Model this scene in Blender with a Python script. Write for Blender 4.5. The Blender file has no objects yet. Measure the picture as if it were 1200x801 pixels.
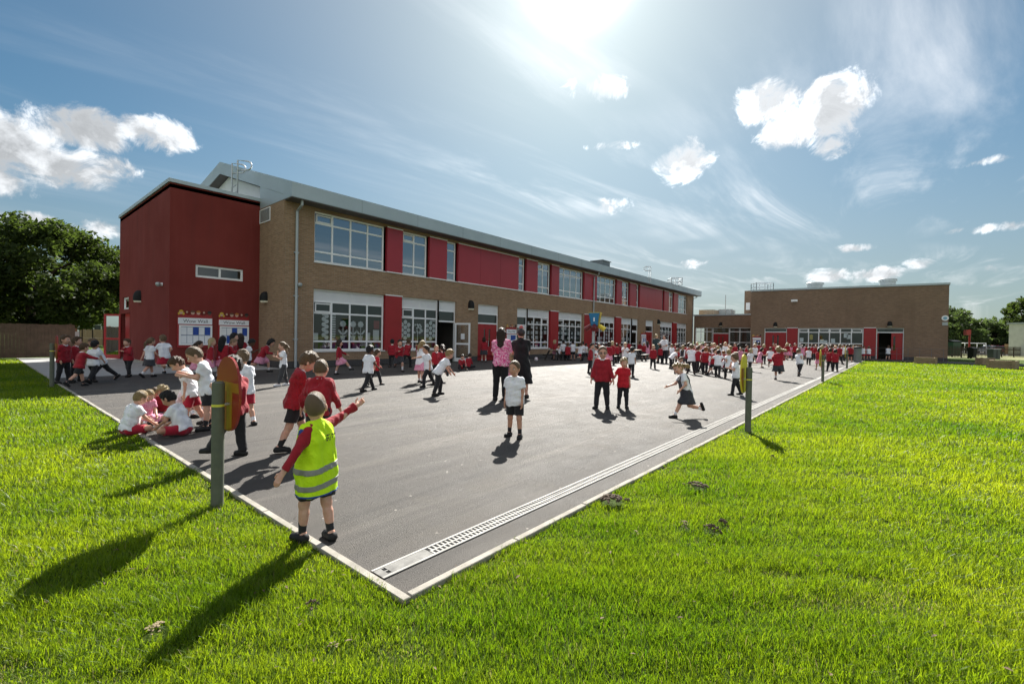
import bpy, bmesh, math, random
import numpy as np
from mathutils import Vector, Matrix

SC = bpy.context.scene
COL = SC.collection
R = random.Random(7)
NR = np.random.default_rng(11)

# ------------------------------------------------------------------ camera
F_PX, W_PX, CX, CY, CAM_H = 535.12, 1200.0, 600.0, 400.5, 1.42
YAW, PITCH, ROLL = math.radians(40.064), math.radians(-0.549), math.radians(0.949)
_fw = np.array([math.cos(YAW)*math.cos(PITCH), math.sin(YAW)*math.cos(PITCH), math.sin(PITCH)])
_r = np.array([math.sin(YAW), -math.cos(YAW), 0.0]); _u = np.cross(_r, _fw)
RT = math.cos(ROLL)*_r + math.sin(ROLL)*_u
UP = -math.sin(ROLL)*_r + math.cos(ROLL)*_u
FW = _fw
CAMP = np.array([0, 0, CAM_H])
cam_d = bpy.data.cameras.new('camera'); cam = bpy.data.objects.new('camera', cam_d); COL.objects.link(cam)
cam_d.sensor_fit = 'HORIZONTAL'; cam_d.sensor_width = 36.0; cam_d.lens = 36.0*F_PX/W_PX
cam_d.clip_start = 0.05; cam_d.clip_end = 3000
m = Matrix.Identity(4)
for i in range(3):
    m[i][0] = RT[i]; m[i][1] = UP[i]; m[i][2] = -FW[i]; m[i][3] = CAMP[i]
cam.matrix_world = m
SC.camera = cam

def ray(px, py):
    return (px-CX)/F_PX*RT - (py-CY)/F_PX*UP + FW
def onz(px, py, z=0.0):
    d = ray(px, py); t = (z-CAM_H)/d[2]; return CAMP + t*d
def ony(px, py, y):
    d = ray(px, py); t = y/d[1]; return CAMP + t*d
def onx(px, py, x):
    d = ray(px, py); t = x/d[0]; return CAMP + t*d
def at_depth(px, py, dep):
    return CAMP + ray(px, py)*dep
def horizon(px):
    # pixel row of the horizon at column px
    a = ray(px, 300.0); b = ray(px, 500.0)
    return 300 + 200*a[2]/(a[2]-b[2])

_e, _a = math.radians(39.2), math.radians(32.6)
SUN = np.array([math.cos(_e)*math.cos(_a), math.cos(_e)*math.sin(_a), math.sin(_e)]); SUN /= np.linalg.norm(SUN)

# ------------------------------------------------------------------ node helpers
class NT:
    def __init__(s, tree): s.t = tree; s.l = tree.links
    def n(s, typ, **kw):
        nd = s.t.nodes.new(typ)
        for k, v in kw.items(): setattr(nd, k, v)
        return nd
    def link(s, a, b): s.l.new(a, b)
    def m(s, op, a, b=None, c=None, clamp=False):
        nd = s.t.nodes.new('ShaderNodeMath'); nd.operation = op; nd.use_clamp = clamp
        for i, x in enumerate((a, b, c)):
            if x is None: continue
            if isinstance(x, (int, float)): nd.inputs[i].default_value = x
            else: s.l.new(x, nd.inputs[i])
        return nd.outputs[0]
    def vm(s, op, a, b=None, scale=None):
        nd = s.t.nodes.new('ShaderNodeVectorMath'); nd.operation = op
        for i, x in enumerate((a, b)):
            if x is None: continue
            if isinstance(x, (tuple, list, np.ndarray)): nd.inputs[i].default_value = tuple(float(q) for q in x)
            else: s.l.new(x, nd.inputs[i])
        if scale is not None: nd.inputs['Scale'].default_value = scale
        return nd.outputs['Value'] if op in ('DOT_PRODUCT', 'LENGTH', 'DISTANCE') else nd.outputs['Vector']
    def mix(s, fac, a, b):
        nd = s.t.nodes.new('ShaderNodeMix'); nd.data_type = 'RGBA'
        for sock, x in ((nd.inputs[0], fac), (nd.inputs[6], a), (nd.inputs[7], b)):
            if isinstance(x, (int, float)): sock.default_value = x
            elif isinstance(x, (tuple, list)): sock.default_value = (x[0], x[1], x[2], 1)
            else: s.l.new(x, sock)
        return nd.outputs[2]
    def noise(s, vec, scale, detail=3, rough=.55, dist=0.0):
        nd = s.t.nodes.new('ShaderNodeTexNoise'); nd.inputs['Scale'].default_value = scale
        nd.inputs['Detail'].default_value = detail; nd.inputs['Roughness'].default_value = rough
        nd.inputs['Distortion'].default_value = dist
        if vec is not None: s.l.new(vec, nd.inputs['Vector'])
        return nd.outputs['Fac']
    def ramp(s, x, a, b, lo=0.0, hi=1.0, smooth=False):
        nd = s.t.nodes.new('ShaderNodeMapRange'); nd.clamp = True
        if smooth: nd.interpolation_type = 'SMOOTHSTEP'
        nd.inputs[1].default_value = a; nd.inputs[2].default_value = b
        nd.inputs[3].default_value = lo; nd.inputs[4].default_value = hi
        s.l.new(x, nd.inputs[0]); return nd.outputs[0]

def new_mat(name):
    m = bpy.data.materials.new(name); m.use_nodes = True
    t = m.node_tree; t.nodes.clear(); k = NT(t)
    out = k.n('ShaderNodeOutputMaterial')
    return m, k, out
def pbr(k, out, col, rough=.7, metal=0.0, spec=.5, bump=None, bstr=.3, bdist=.01, **kw):
    p = k.n('ShaderNodeBsdfPrincipled')
    if isinstance(col, (tuple, list)): p.inputs['Base Color'].default_value = (*col[:3], 1)
    else: k.link(col, p.inputs['Base Color'])
    if isinstance(rough, (int, float)): p.inputs['Roughness'].default_value = rough
    else: k.link(rough, p.inputs['Roughness'])
    p.inputs['Metallic'].default_value = metal
    p.inputs['Specular IOR Level'].default_value = spec
    for a, b in kw.items(): p.inputs[a].default_value = b
    if bump is not None:
        b = k.n('ShaderNodeBump'); b.inputs['Strength'].default_value = bstr; b.inputs['Distance'].default_value = bdist
        k.link(bump, b.inputs['Height']); k.link(b.outputs[0], p.inputs['Normal'])
    k.link(p.outputs[0], out.inputs[0])
    return p
def coord(k, kind='Object'):
    return k.n('ShaderNodeTexCoord').outputs[kind]
def pos(k):
    return k.n('ShaderNodeNewGeometry').outputs['Position']
_mc = {}
def M(name, c, c2=None, scale=6.0, rough=.7, metal=0.0, spec=.5, bscale=None, bstr=.25, bdist=.004, detail=4, **kw):
    """mottled surface: two colours of the thing itself mixed by noise, plus a fine relief"""
    if name in _mc: return _mc[name]
    m, k, out = new_mat(name); v = coord(k)
    if c2 is None: c2 = tuple(x*.82 for x in c)
    f = k.noise(v, scale, detail, .6)
    col = k.mix(k.ramp(f, .3, .7), c, c2)
    b = k.noise(v, bscale, 3, .6) if bscale else None
    pbr(k, out, col, rough, metal, spec, b, bstr, bdist, **kw)
    _mc[name] = m; return m

# ------------------------------------------------------------------ mesh builder
class MB:
    def __init__(s): s.v = []; s.f = []; s.mi = []; s.cur = 0
    def add(s, vs, fs):
        o = len(s.v); s.v += [tuple(float(q) for q in x) for x in vs]
        s.f += [tuple(i+o for i in f) for f in fs]; s.mi += [s.cur]*len(fs)
        return s
    def box(s, x0, x1, y0, y1, z0, z1, fn=None):
        vs = [(x, y, z) for z in (z0, z1) for y in (y0, y1) for x in (x0, x1)]
        if fn: vs = [fn(*p) for p in vs]
        return s.add(vs, [(0,2,3,1),(4,5,7,6),(0,1,5,4),(2,6,7,3),(0,4,6,2),(1,3,7,5)])
    def quad(s, a, b, c, d): return s.add([a, b, c, d], [(0,1,2,3)])
    def cyl(s, a, b, r0, r1=None, n=12, caps=True):
        return s.tube([a, b], [r0, r0 if r1 is None else r1], n, caps)
    def tube(s, pts, r, n=8, caps=True):
        P = [Vector([float(q) for q in p]) for p in pts]; N = len(P)
        if isinstance(r, (int, float)): r = [r]*N
        vs = []; fs = []; side = None
        for i in range(N):
            d = (P[min(i+1, N-1)] - P[max(i-1, 0)]).normalized()
            if side is None or abs(side.dot(d)) > .95:
                side = d.cross(Vector((0,0,1))) if abs(d.z) < .9 else d.cross(Vector((1,0,0)))
            side = (side - d*side.dot(d)).normalized(); up = d.cross(side)
            for j in range(n):
                a = 2*math.pi*j/n; vs.append(P[i] + (side*math.cos(a) + up*math.sin(a))*r[i])
        for i in range(N-1):
            for j in range(n):
                k = (j+1) % n; fs.append((i*n+j, i*n+k, (i+1)*n+k, (i+1)*n+j))
        if caps: fs += [tuple(range(n))[::-1], tuple((N-1)*n+j for j in range(n))]
        return s.add(vs, fs)
    def lathe(s, prof, c=(0,0,0), n=16, sx=1.0, sy=1.0, caps=True):
        vs = []; fs = []
        for (rr, z) in prof:
            for j in range(n):
                a = 2*math.pi*j/n; vs.append((c[0]+rr*math.cos(a)*sx, c[1]+rr*math.sin(a)*sy, c[2]+z))
        for i in range(len(prof)-1):
            for j in range(n):
                k = (j+1) % n; fs.append((i*n+j, i*n+k, (i+1)*n+k, (i+1)*n+j))
        if caps: fs += [tuple(range(n))[::-1], tuple((len(prof)-1)*n+j for j in range(n))]
        return s.add(vs, fs)
    def prism(s, poly, fn, t0, t1):
        """2D outline extruded: fn(u, v, t) -> xyz"""
        n = len(poly); vs = [fn(a, b, t0) for a, b in poly] + [fn(a, b, t1) for a, b in poly]
        fs = [tuple(range(n))[::-1], tuple(range(n, 2*n))] + [(i, (i+1) % n, n+(i+1) % n, n+i) for i in range(n)]
        return s.add(vs, fs)
    def build(s, name, mat, parent=None, smooth=False, bevel=0.0, recalc=True):
        me = bpy.data.meshes.new(name)
        o0 = Vector((0,0,0))
        if parent is not None and not parent.get('_local'):
            q = parent
            while q is not None: o0 = o0 + q.location; q = q.parent
        me.from_pydata([(x-o0.x, y-o0.y, z-o0.z) for x, y, z in s.v], [], s.f)
        mats = mat if isinstance(mat, (list, tuple)) else [mat]
        for q in mats: me.materials.append(q)
        if len(mats) > 1: me.polygons.foreach_set('material_index', s.mi)
        if recalc:
            bm = bmesh.new(); bm.from_mesh(me); bmesh.ops.recalc_face_normals(bm, faces=bm.faces)
            if bevel: bmesh.ops.bevel(bm, geom=bm.edges[:], offset=bevel, segments=1, affect='EDGES', clamp_overlap=True)
            bm.to_mesh(me); bm.free()
        if smooth: me.polygons.foreach_set('use_smooth', [True]*len(me.polygons))
        o = bpy.data.objects.new(name, me); COL.objects.link(o)
        if parent is not None: o.parent = parent
        return o

def tag(o, label=None, cat=None, group=None, kind=None):
    if label: o['label'] = label
    if cat: o['category'] = cat
    if group: o['group'] = group
    if kind: o['kind'] = kind
    return o
def empty(name, loc, label=None, cat=None, group=None, local=False, rz=0.0):
    o = bpy.data.objects.new(name, None); COL.objects.link(o)
    o.location = tuple(float(q) for q in loc); o.rotation_euler.z = rz; o.empty_display_size = .2
    if local: o['_local'] = 1
    return tag(o, label, cat, group)
def children(o): return [c for c in bpy.data.objects if c.parent == o]
def copy_tree(o, parent=None):
    c = o.copy(); COL.objects.link(c)
    if parent is not None: c.parent = parent
    for ch in children(o): copy_tree(ch, c)
    return c

# ------------------------------------------------------------------ materials
def brick_mat(name, c1, c2, mortar):
    m, k, out = new_mat(name)
    g = k.n('ShaderNodeNewGeometry'); sx = k.n('ShaderNodeSeparateXYZ'); k.link(g.outputs['Position'], sx.inputs[0])
    sn = k.n('ShaderNodeSeparateXYZ'); k.link(g.outputs['True Normal'], sn.inputs[0])
    isx = k.m('GREATER_THAN', k.m('ABSOLUTE', sn.outputs[0]), .6)
    uu = k.m('ADD', k.m('MULTIPLY', sx.outputs[1], isx), k.m('MULTIPLY', sx.outputs[0], k.m('SUBTRACT', 1.0, isx)))
    cb = k.n('ShaderNodeCombineXYZ'); k.link(uu, cb.inputs[0]); k.link(sx.outputs[2], cb.inputs[1])
    bt = k.n('ShaderNodeTexBrick'); k.link(cb.outputs[0], bt.inputs['Vector'])
    bt.inputs['Color1'].default_value = (*c1, 1); bt.inputs['Color2'].default_value = (*c2, 1); bt.inputs['Mortar'].default_value = (*mortar, 1)
    bt.inputs['Scale'].default_value = 1.0; bt.inputs['Mortar Size'].default_value = .006; bt.inputs['Brick Width'].default_value = .225
    bt.inputs['Row Height'].default_value = .075; bt.inputs['Mortar Smooth'].default_value = .2
    n1 = k.noise(g.outputs['Position'], .7, 4, .6); n2 = k.noise(g.outputs['Position'], 9.0, 2, .6)
    c = k.mix(k.ramp(n1, .35, .7, 0, .4), bt.outputs['Color'], tuple(q*.6 for q in c1))
    c = k.mix(k.ramp(n2, .4, .75, 0, .45), c, tuple(q*1.25 for q in c2))
    mp = k.n('ShaderNodeMapping'); mp.inputs['Scale'].default_value = (1.4, 1.4, .12); k.link(g.outputs['Position'], mp.inputs[0])
    c = k.mix(k.ramp(k.noise(mp.outputs[0], 1.0, 5, .6), .52, .75, 0, .4), c, tuple(q*.55 for q in c1))
    pbr(k, out, c, .85, 0, .3, bt.outputs['Fac'], -.4, .004)
    return m
BRICK = brick_mat('buff_brick', (.36, .232, .140), (.245, .155, .092), (.34, .295, .235))
BRICK_H = brick_mat('brown_brick', (.28, .18, .118), (.195, .125, .082), (.26, .225, .18))
BRICK_R = brick_mat('red_brick', (.34, .12, .06), (.25, .085, .045), (.3, .25, .2))
PLINTH = brick_mat('dark_brick', (.075, .07, .07), (.055, .052, .055), (.12, .115, .11))
RENDER = M('red_render', (.150, .026, .028), (.125, .022, .024), 1.3, .9, spec=.2, bscale=160, bstr=.3)
def weathered(name, c, rough, spec, amt):
    m, k, out = new_mat(name); v = pos(k); mp = k.n('ShaderNodeMapping'); mp.inputs['Scale'].default_value = (2.2, 2.2, .16); k.link(v, mp.inputs[0])
    s_ = k.noise(mp.outputs[0], 1.3, 5, .62); n = k.noise(v, .55, 5, .6); q = k.mix(k.ramp(n, .3, .7, 0, .8), c, tuple(x*.78 for x in c))
    q = k.mix(k.ramp(s_, .52, .78, 0, amt), q, tuple(x*.5+.012 for x in c)); q = k.mix(k.ramp(s_, .46, .25, 0, amt*.7), q, tuple(x*1.1+.02 for x in c))
    pbr(k, out, q, k.ramp(n, .3, .7, rough*.9, min(1, rough*1.15)), 0, spec, k.noise(v, 120, 3), .25, .003); return m
RENDER = weathered('red_render', (.215, .040, .034), .88, .2, .5)
PANEL = M('red_panel', (.38, .020, .034), (.33, .017, .029), .5, .36, spec=.6)
REDDOOR = M('red_door_paint', (.34, .012, .016), (.30, .010, .013), 2, .4)
UPVC = M('white_frame', (.88, .885, .89), (.82, .825, .83), 3, .35)
METAL = M('grey_roof_metal', (.46, .52, .545), (.40, .455, .48), .8, .45, metal=.35)
SOFFIT = M('dark_soffit', (.13, .12, .115), (.11, .10, .10), 2, .7)
PIPE = M('grey_pipe', (.42, .45, .46), (.36, .39, .40), 2, .45, metal=.2)
GALV = M('galvanised_steel', (.62, .64, .66), (.5, .52, .54), 12, .35, metal=.8)
WHITEP = M('white_cladding', (.78, .79, .80), (.7, .71, .72), 1.2, .5)
LOUVRE = M('louvre_white', (.88, .89, .90), (.83, .84, .86), 4, .4)
BLACKM = M('black_metal', (.010, .010, .011), (.016, .016, .016), 14, .55, spec=.2)
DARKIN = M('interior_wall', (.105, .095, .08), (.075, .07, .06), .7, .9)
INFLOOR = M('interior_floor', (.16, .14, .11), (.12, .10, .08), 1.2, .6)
PAPER = M('white_paper', (.82, .84, .86), (.74, .76, .80), 9, .8)
BLUEP = M('blue_paper', (.03, .09, .40), (.02, .06, .30), 9, .8)
COLP = [M('green_toy', (.12, .30, .05), None, 9, .6), M('blue_toy', (.05, .14, .32), None, 9, .6), M('red_toy', (.35, .04, .05), None, 9, .6),
        M('yellow_toy', (.55, .42, .05), None, 9, .6), M('purple_toy', (.16, .05, .2), None, 9, .6), M('teal_toy', (.05, .28, .28), None, 9, .6)]
LAMPW = M('lamp_diffuser', (.85, .80, .62), None, 8, .4)
WOODF = M('fence_wood', (.115, .075, .05), (.07, .046, .032), 3, .85, bscale=60)
SLEEPER = M('sleeper_wood', (.33, .245, .15), (.22, .16, .095), 5, .9, bscale=50)
PICKET = M('picket_wood', (.05, .036, .022), (.035, .026, .017), 6, .85)
BENCHW = M('dark_bench', (.045, .04, .036), (.03, .028, .026), 8, .6)
BENCHT = M('bench_top_wood', (.36, .30, .22), (.27, .22, .16), 8, .7)
CONC = M('kerb_concrete', (.40, .375, .33), (.24, .225, .195), 5, .95, spec=.15, bscale=90, bstr=.6)
PAVE = M('paving', (.36, .36, .35), (.28, .28, .275), 2, .85, bscale=40)
POSTG = M('post_green', (.125, .135, .10), (.09, .10, .075), 10, .7, bscale=70)
YBAND = M('yellow_band', (.72, .70, .08), None, 20, .5)
GRATE = M('drain_galvanised', (.42, .41, .385), (.29, .28, .26), 6, .75, metal=.0, spec=.2)
COVER = M('cover_plate_steel', (.25, .245, .23), (.14, .137, .13), 14, .8, spec=.2, bscale=60)
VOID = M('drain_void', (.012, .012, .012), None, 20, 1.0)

def glass_mat(name, tint, refl, ior):
    m, k, out = new_mat(name)
    fr = k.n('ShaderNodeFresnel'); fr.inputs['IOR'].default_value = ior
    tr = k.n('ShaderNodeBsdfTransparent'); tr.inputs[0].default_value = (*tint, 1)
    gl = k.n('ShaderNodeBsdfGlossy'); gl.inputs['Roughness'].default_value = .02
    gl.inputs['Color'].default_value = (.95, .97, 1, 1)
    mx = k.n('ShaderNodeMixShader')
    k.link(k.m('ADD', fr.outputs[0], refl, clamp=True), mx.inputs[0]); k.link(tr.outputs[0], mx.inputs[1]); k.link(gl.outputs[0], mx.inputs[2])
    k.link(mx.outputs[0], out.inputs[0]); return m
GLASS = glass_mat('window_glass', (.80, .84, .84), .05, 1.5)
GLASSU = glass_mat('upper_window_glass', (.55, .62, .66), .30, 1.7)

def asphalt():
    m, k, out = new_mat('asphalt'); v = pos(k)
    f = k.noise(v, 135, 3, .75); g = k.noise(v, .35, 5, .6); g2 = k.noise(v, 2.2, 5, .65, .5); f2 = k.noise(v, 75, 2, .6)
    c = k.mix(k.ramp(f, .38, .66), (.016, .0152, .0145), (.140, .130, .120))
    c = k.mix(k.ramp(f2, .5, .72, 0, .5), c, (.085, .077, .069))
    c = k.mix(k.ramp(g, .35, .7, 0, .35), c, (.120, .109, .096))
    c = k.mix(k.ramp(g2, .50, .72, 0, .45), c, (.125, .113, .099))
    vo = k.n('ShaderNodeTexVoronoi'); vo.inputs['Scale'].default_value = .09; vo.feature = 'DISTANCE_TO_EDGE'
    k.link(v, vo.inputs['Vector'])
    mp = k.n('ShaderNodeMapping'); mp.inputs['Rotation'].default_value = (0, 0, .25); mp.inputs['Scale'].default_value = (.16, 1.3, 1); k.link(v, mp.inputs[0])
    sp_ = k.n('ShaderNodeSeparateXYZ'); k.link(v, sp_.inputs[0]); wv = k.m('MULTIPLY', k.m('SUBTRACT', k.noise(v, 1.1, 4, .6), .5), .10)
    for (ax_, at_, wd_) in ((1, 6.45, .012), (1, 10.9, .012), (0, 11.7, .010), (0, 24.0, .014)):
        c = k.mix(k.ramp(k.m('ABSOLUTE', k.m('SUBTRACT', k.m('ADD', sp_.outputs[ax_], wv), at_)), wd_, wd_*2.2, .6, 0), c, (.02, .019, .018))
    bx_ = k.m('MULTIPLY', k.m('LESS_THAN', k.m('ABSOLUTE', k.m('SUBTRACT', sp_.outputs[0], 9.1)), .55), k.m('LESS_THAN', k.m('ABSOLUTE', k.m('SUBTRACT', sp_.outputs[1], 8.2)), .8)); c = k.mix(k.m('MULTIPLY', bx_, .35), c, (.045, .043, .041))
    st = k.noise(mp.outputs[0], 1.6, 6, .65, .8); c = k.mix(k.ramp(st, .52, .70, 0, .6), c, (.145, .132, .116)); c = k.mix(k.ramp(st, .47, .30, 0, .55), c, (.045, .043, .041))
    vo = k.n('ShaderNodeTexVoronoi'); vo.inputs['Scale'].default_value = 2.3; k.link(v, vo.inputs['Vector']); c = k.mix(k.ramp(vo.outputs['Distance'], .045, .02, 0, .75), c, (.028, .027, .026))
    vo2 = k.n('ShaderNodeTexVoronoi'); vo2.inputs['Scale'].default_value = 5.1; k.link(v, vo2.inputs['Vector']); c = k.mix(k.ramp(vo2.outputs['Distance'], .07, .04, 0, .8), c, (.36, .33, .29))
    pbr(k, out, c, k.ramp(g2, .3, .8, .66, .82), 0, .24, f, 1.0, .011)
    return m
ASPH = asphalt()
def lawn_mat():
    m, k, out = new_mat('lawn_soil'); v = pos(k)
    f = k.noise(v, 55, 4, .7); g = k.noise(v, .5, 4, .6); h = k.noise(v, 5, 4, .6)
    c = k.mix(k.ramp(f, .35, .65), (.018, .034, .006), (.055, .095, .010))
    c = k.mix(k.ramp(g, .35, .7, 0, .5), c, (.125, .185, .02))
    c = k.mix(k.ramp(h, .55, .8, 0, .4), c, (.06, .10, .012))
    pbr(k, out, c, .9, 0, .15, f, .9, .05); return m
LAWN = lawn_mat()
def leaf_mat(name, ca, cb, tr, trans=.45):
    m, k, out = new_mat(name); v = pos(k)
    at = k.n('ShaderNodeAttribute'); at.attribute_name = 'rnd'
    n = k.noise(v, .9, 3, .6)
    f = k.m('ADD', k.m('MULTIPLY', at.outputs['Fac'], .7), k.m('MULTIPLY', n, .4), clamp=True)
    c = k.mix(f, ca, cb)
    d = k.n('ShaderNodeBsdfPrincipled'); k.link(c, d.inputs['Base Color']); d.inputs['Roughness'].default_value = .6
    d.inputs['Specular IOR Level'].default_value = .12
    t = k.n('ShaderNodeBsdfTranslucent'); k.link(k.mix(f, tr, tuple(q*1.25 for q in tr)), t.inputs[0])
    mx = k.n('ShaderNodeMixShader'); mx.inputs[0].default_value = trans
    k.link(d.outputs[0], mx.inputs[1]); k.link(t.outputs[0], mx.inputs[2]); k.link(mx.outputs[0], out.inputs[0]); return m
def grass_mat():
    m, k, out = new_mat('grass_blades'); v = pos(k)
    at = k.n('ShaderNodeAttribute'); at.attribute_name = 'rnd'
    n = k.noise(v, .45, 4, .6); n2 = k.noise(v, 2.6, 3, .6)
    f = k.m('ADD', k.m('MULTIPLY', at.outputs['Fac'], .55), k.m('MULTIPLY', n, .5), clamp=True)
    f = k.m('ADD', f, k.ramp(k.noise(v, .22, 3, .5), .35, .65, -.25, .18), clamp=True)
    c = k.mix(f, (.034, .084, .004), (.140, .208, .012))
    t1 = k.mix(f, (.095, .250, .004), (.47, .560, .014))
    dead = k.m('MULTIPLY', k.m('GREATER_THAN', at.outputs['Fac'], .955), .9)
    c = k.mix(dead, c, (.30, .26, .12)); t1 = k.mix(dead, t1, (.28, .24, .10))
    yel = k.ramp(n2, .56, .78, 0, .45)
    c = k.mix(yel, c, (.15, .19, .02)); t1 = k.mix(yel, t1, (.34, .40, .03))
    d = k.n('ShaderNodeBsdfPrincipled'); k.link(c, d.inputs['Base Color']); d.inputs['Roughness'].default_value = .45
    d.inputs['Specular IOR Level'].default_value = .28
    t = k.n('ShaderNodeBsdfTranslucent'); k.link(t1, t.inputs[0])
    mx = k.n('ShaderNodeMixShader'); mx.inputs[0].default_value = .5
    k.link(d.outputs[0], mx.inputs[1]); k.link(t.outputs[0], mx.inputs[2]); k.link(mx.outputs[0], out.inputs[0]); return m
GRASS = grass_mat()
TREE_D = leaf_mat('dark_leaves', (.014, .028, .009), (.050, .075, .022), (.085, .13, .02), .35)
TREE_L = leaf_mat('light_leaves', (.035, .065, .012), (.075, .11, .02), (.14, .21, .02), .45)
TREE_F = leaf_mat('far_leaves', (.028, .048, .022), (.080, .108, .042), (.10, .15, .035), .38)
BARK = M('bark', (.09, .065, .045), (.05, .038, .028), 6, .95, bscale=20)

# ------------------------------------------------------------------ world: sky, sun, clouds
FILL_BANK_LUM = 4.8  # brightness of the unseen clouds added behind the camera for fill
def nrm_(v): return v/np.linalg.norm(v)
def make_world():
    w = bpy.data.worlds.new('World'); SC.world = w; w.use_nodes = True
    t = w.node_tree; t.nodes.clear(); k = NT(t)
    out = k.n('ShaderNodeOutputWorld'); bg = k.n('ShaderNodeBackground'); bg.inputs['Strength'].default_value = SKY_STR
    sky = k.n('ShaderNodeTexSky'); sky.sky_type = 'NISHITA'; sky.sun_disc = False
    sky.sun_elevation = math.asin(SUN[2]); sky.sun_rotation = math.atan2(SUN[0], SUN[1])
    sky.altitude = 50; sky.air_density = 1.0; sky.dust_density = .7; sky.ozone_density = 2.0
    d = k.vm('NORMALIZE', coord(k, 'Generated'))
    hs = k.n('ShaderNodeHueSaturation'); hs.inputs['Saturation'].default_value = SKY_SAT; hs.inputs['Value'].default_value = SKY_VAL
    k.link(sky.outputs[0], hs.inputs['Color'])
    col = k.vm('MULTIPLY', hs.outputs[0], SKY_TINT)
    # whitish haze round the sun and low over the horizon
    ds = k.vm('DOT_PRODUCT', d, SUN); om = k.m('SUBTRACT', 1.0, ds)
    sxyz = k.n('ShaderNodeSeparateXYZ'); k.link(d, sxyz.inputs[0]); dz = sxyz.outputs[2]
    def glow(kk): return k.m('POWER', math.e, k.m('MULTIPLY', om, -kk))
    # cumulus clouds: lobes at fixed directions, broken by fractal noise
    n1 = k.noise(d, 15.0, 12, .66, .5); n2 = k.noise(k.vm('ADD', d, tuple(SUN*.03 + np.array([0, 0, .012]))), 13.0, 5, .60, .35)
    best = None
    for (px, py, a, b, wgt) in CLOUDS:
        c = ray(px, py); c = c/np.linalg.norm(c)
        t1 = np.cross(c, (0, 0, 1)); t1 /= np.linalg.norm(t1); t2 = np.cross(t1, c)
        def gn(q):
            q = q/np.linalg.norm(q); return np.array([q@t1, q@t2])/(q@c)
        sa = np.linalg.norm(gn(ray(px+a, py))); sb = np.linalg.norm(gn(ray(px, py+b)))
        dc = k.m('MAXIMUM', k.vm('DOT_PRODUCT', d, c), .05)
        x = k.m('DIVIDE', k.vm('DOT_PRODUCT', d, t1/sa), dc); y = k.m('DIVIDE', k.vm('DOT_PRODUCT', d, t2/sb), dc)
        r2 = k.m('ADD', k.m('MULTIPLY', x, x), k.m('MULTIPLY', y, y))
        v = k.m('SUBTRACT', wgt*1.05, k.m('MULTIPLY', k.m('MINIMUM', r2, 3.5), 1.35))
        best = v if best is None else k.m('MAXIMUM', best, v)
    den = k.m('ADD', best, k.m('MULTIPLY', k.m('SUBTRACT', n1, .5), 5.6))
    alpha = k.ramp(den, -.25, .95, 0, .97, True)
    # light and shade of the clouds' own bodies
    lit = k.m('ADD', k.m('MULTIPLY', k.m('SUBTRACT', n1, n2), 2.6), .62)
    thick = k.ramp(den, .3, 1.7, 1.0, .70)
    near = glow(3.5)
    lum = k.m('MULTIPLY', k.m('MULTIPLY', k.m('MAXIMUM', k.m('MINIMUM', lit, 1.1), .50), thick), k.m('ADD', 1.0, k.m('MULTIPLY', near, 1.3)))
    # unseen bright clouds added behind the camera to lift the fill on shaded walls
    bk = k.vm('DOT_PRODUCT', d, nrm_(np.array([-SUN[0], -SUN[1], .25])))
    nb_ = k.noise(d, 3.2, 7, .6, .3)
    fill_bank = k.m('MULTIPLY', k.m('MULTIPLY', k.ramp(nb_, .40, .56, 0, .95, True), k.ramp(bk, .15, .5)), k.ramp(dz, .01, .12))
    # thin high cirrus
    den2 = k.m('MAXIMUM', dz, .06)
    pl = k.n('ShaderNodeCombineXYZ'); k.link(k.m('DIVIDE', sxyz.outputs[0], den2), pl.inputs[0]); k.link(k.m('DIVIDE', sxyz.outputs[1], den2), pl.inputs[1])
    mp = k.n('ShaderNodeMapping'); mp.inputs['Rotation'].default_value = (0, 0, math.radians(-70)); mp.inputs['Scale'].default_value = (.22, 1.1, 1)
    k.link(pl.outputs[0], mp.inputs[0])
    ci = k.noise(mp.outputs[0], 1.5, 8, .6, .6); ci2 = k.noise(pl.outputs[0], .4, 3, .5)
    cirrus = k.m('MULTIPLY', k.ramp(ci, .46, .80, 0, .85, True), k.ramp(ci2, .38, .62, 0, 1))
    cirrus = k.m('MULTIPLY', k.m('MULTIPLY', cirrus, k.ramp(dz, .04, .2, .6, 1.0)), k.ramp(k.vm('DOT_PRODUCT', d, RT), -.45, .15, .22, 1.0))
    wcol = k.n('ShaderNodeCombineXYZ')
    def grey(val, tint):
        q = k.n('ShaderNodeVectorMath'); q.operation = 'SCALE'; q.inputs[0].default_value = tint
        if isinstance(val, (int, float)): q.inputs['Scale'].default_value = val
        else: k.link(val, q.inputs['Scale'])
        return q.outputs[0]
    # haze veil
    hz = k.m('ADD', k.m('MULTIPLY', glow(5.0), HAZE_SUN), k.ramp(dz, 0.0, .38, HAZE_LOW, 0.0, True), clamp=True)
    hl = k.m('MULTIPLY', k.m('ADD', .9, k.m('MULTIPLY', glow(4.0), 1.0)), HAZE_LUM)
    col = k.mix(hz, col, grey(hl, (.95, .985, 1.02)))
    col = k.mix(cirrus, col, grey(k.m('MULTIPLY', k.m('ADD', 1.0, k.m('MULTIPLY', near, .9)), CLOUD_LUM*.9), (.98, .99, 1)))
    col = k.mix(fill_bank, col, grey(FILL_BANK_LUM, (1, .99, .97)))
    col = k.mix(alpha, col, grey(k.m('MULTIPLY', lum, CLOUD_LUM), (.95, .985, 1.02)))
    # the sun's own bright core and aureole, seen through the thin cloud
    g = k.m('ADD', k.m('MULTIPLY', glow(800.0), 60.0), k.m('MULTIPLY', glow(90.0), .9))
    g = k.m('ADD', g, k.m('MULTIPLY', glow(16.0), .28))
    col = k.vm('ADD', col, grey(g, (1, .985, .95)))
    k.link(col, bg.inputs[0]); k.link(bg.outputs[0], out.inputs[0])
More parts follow.
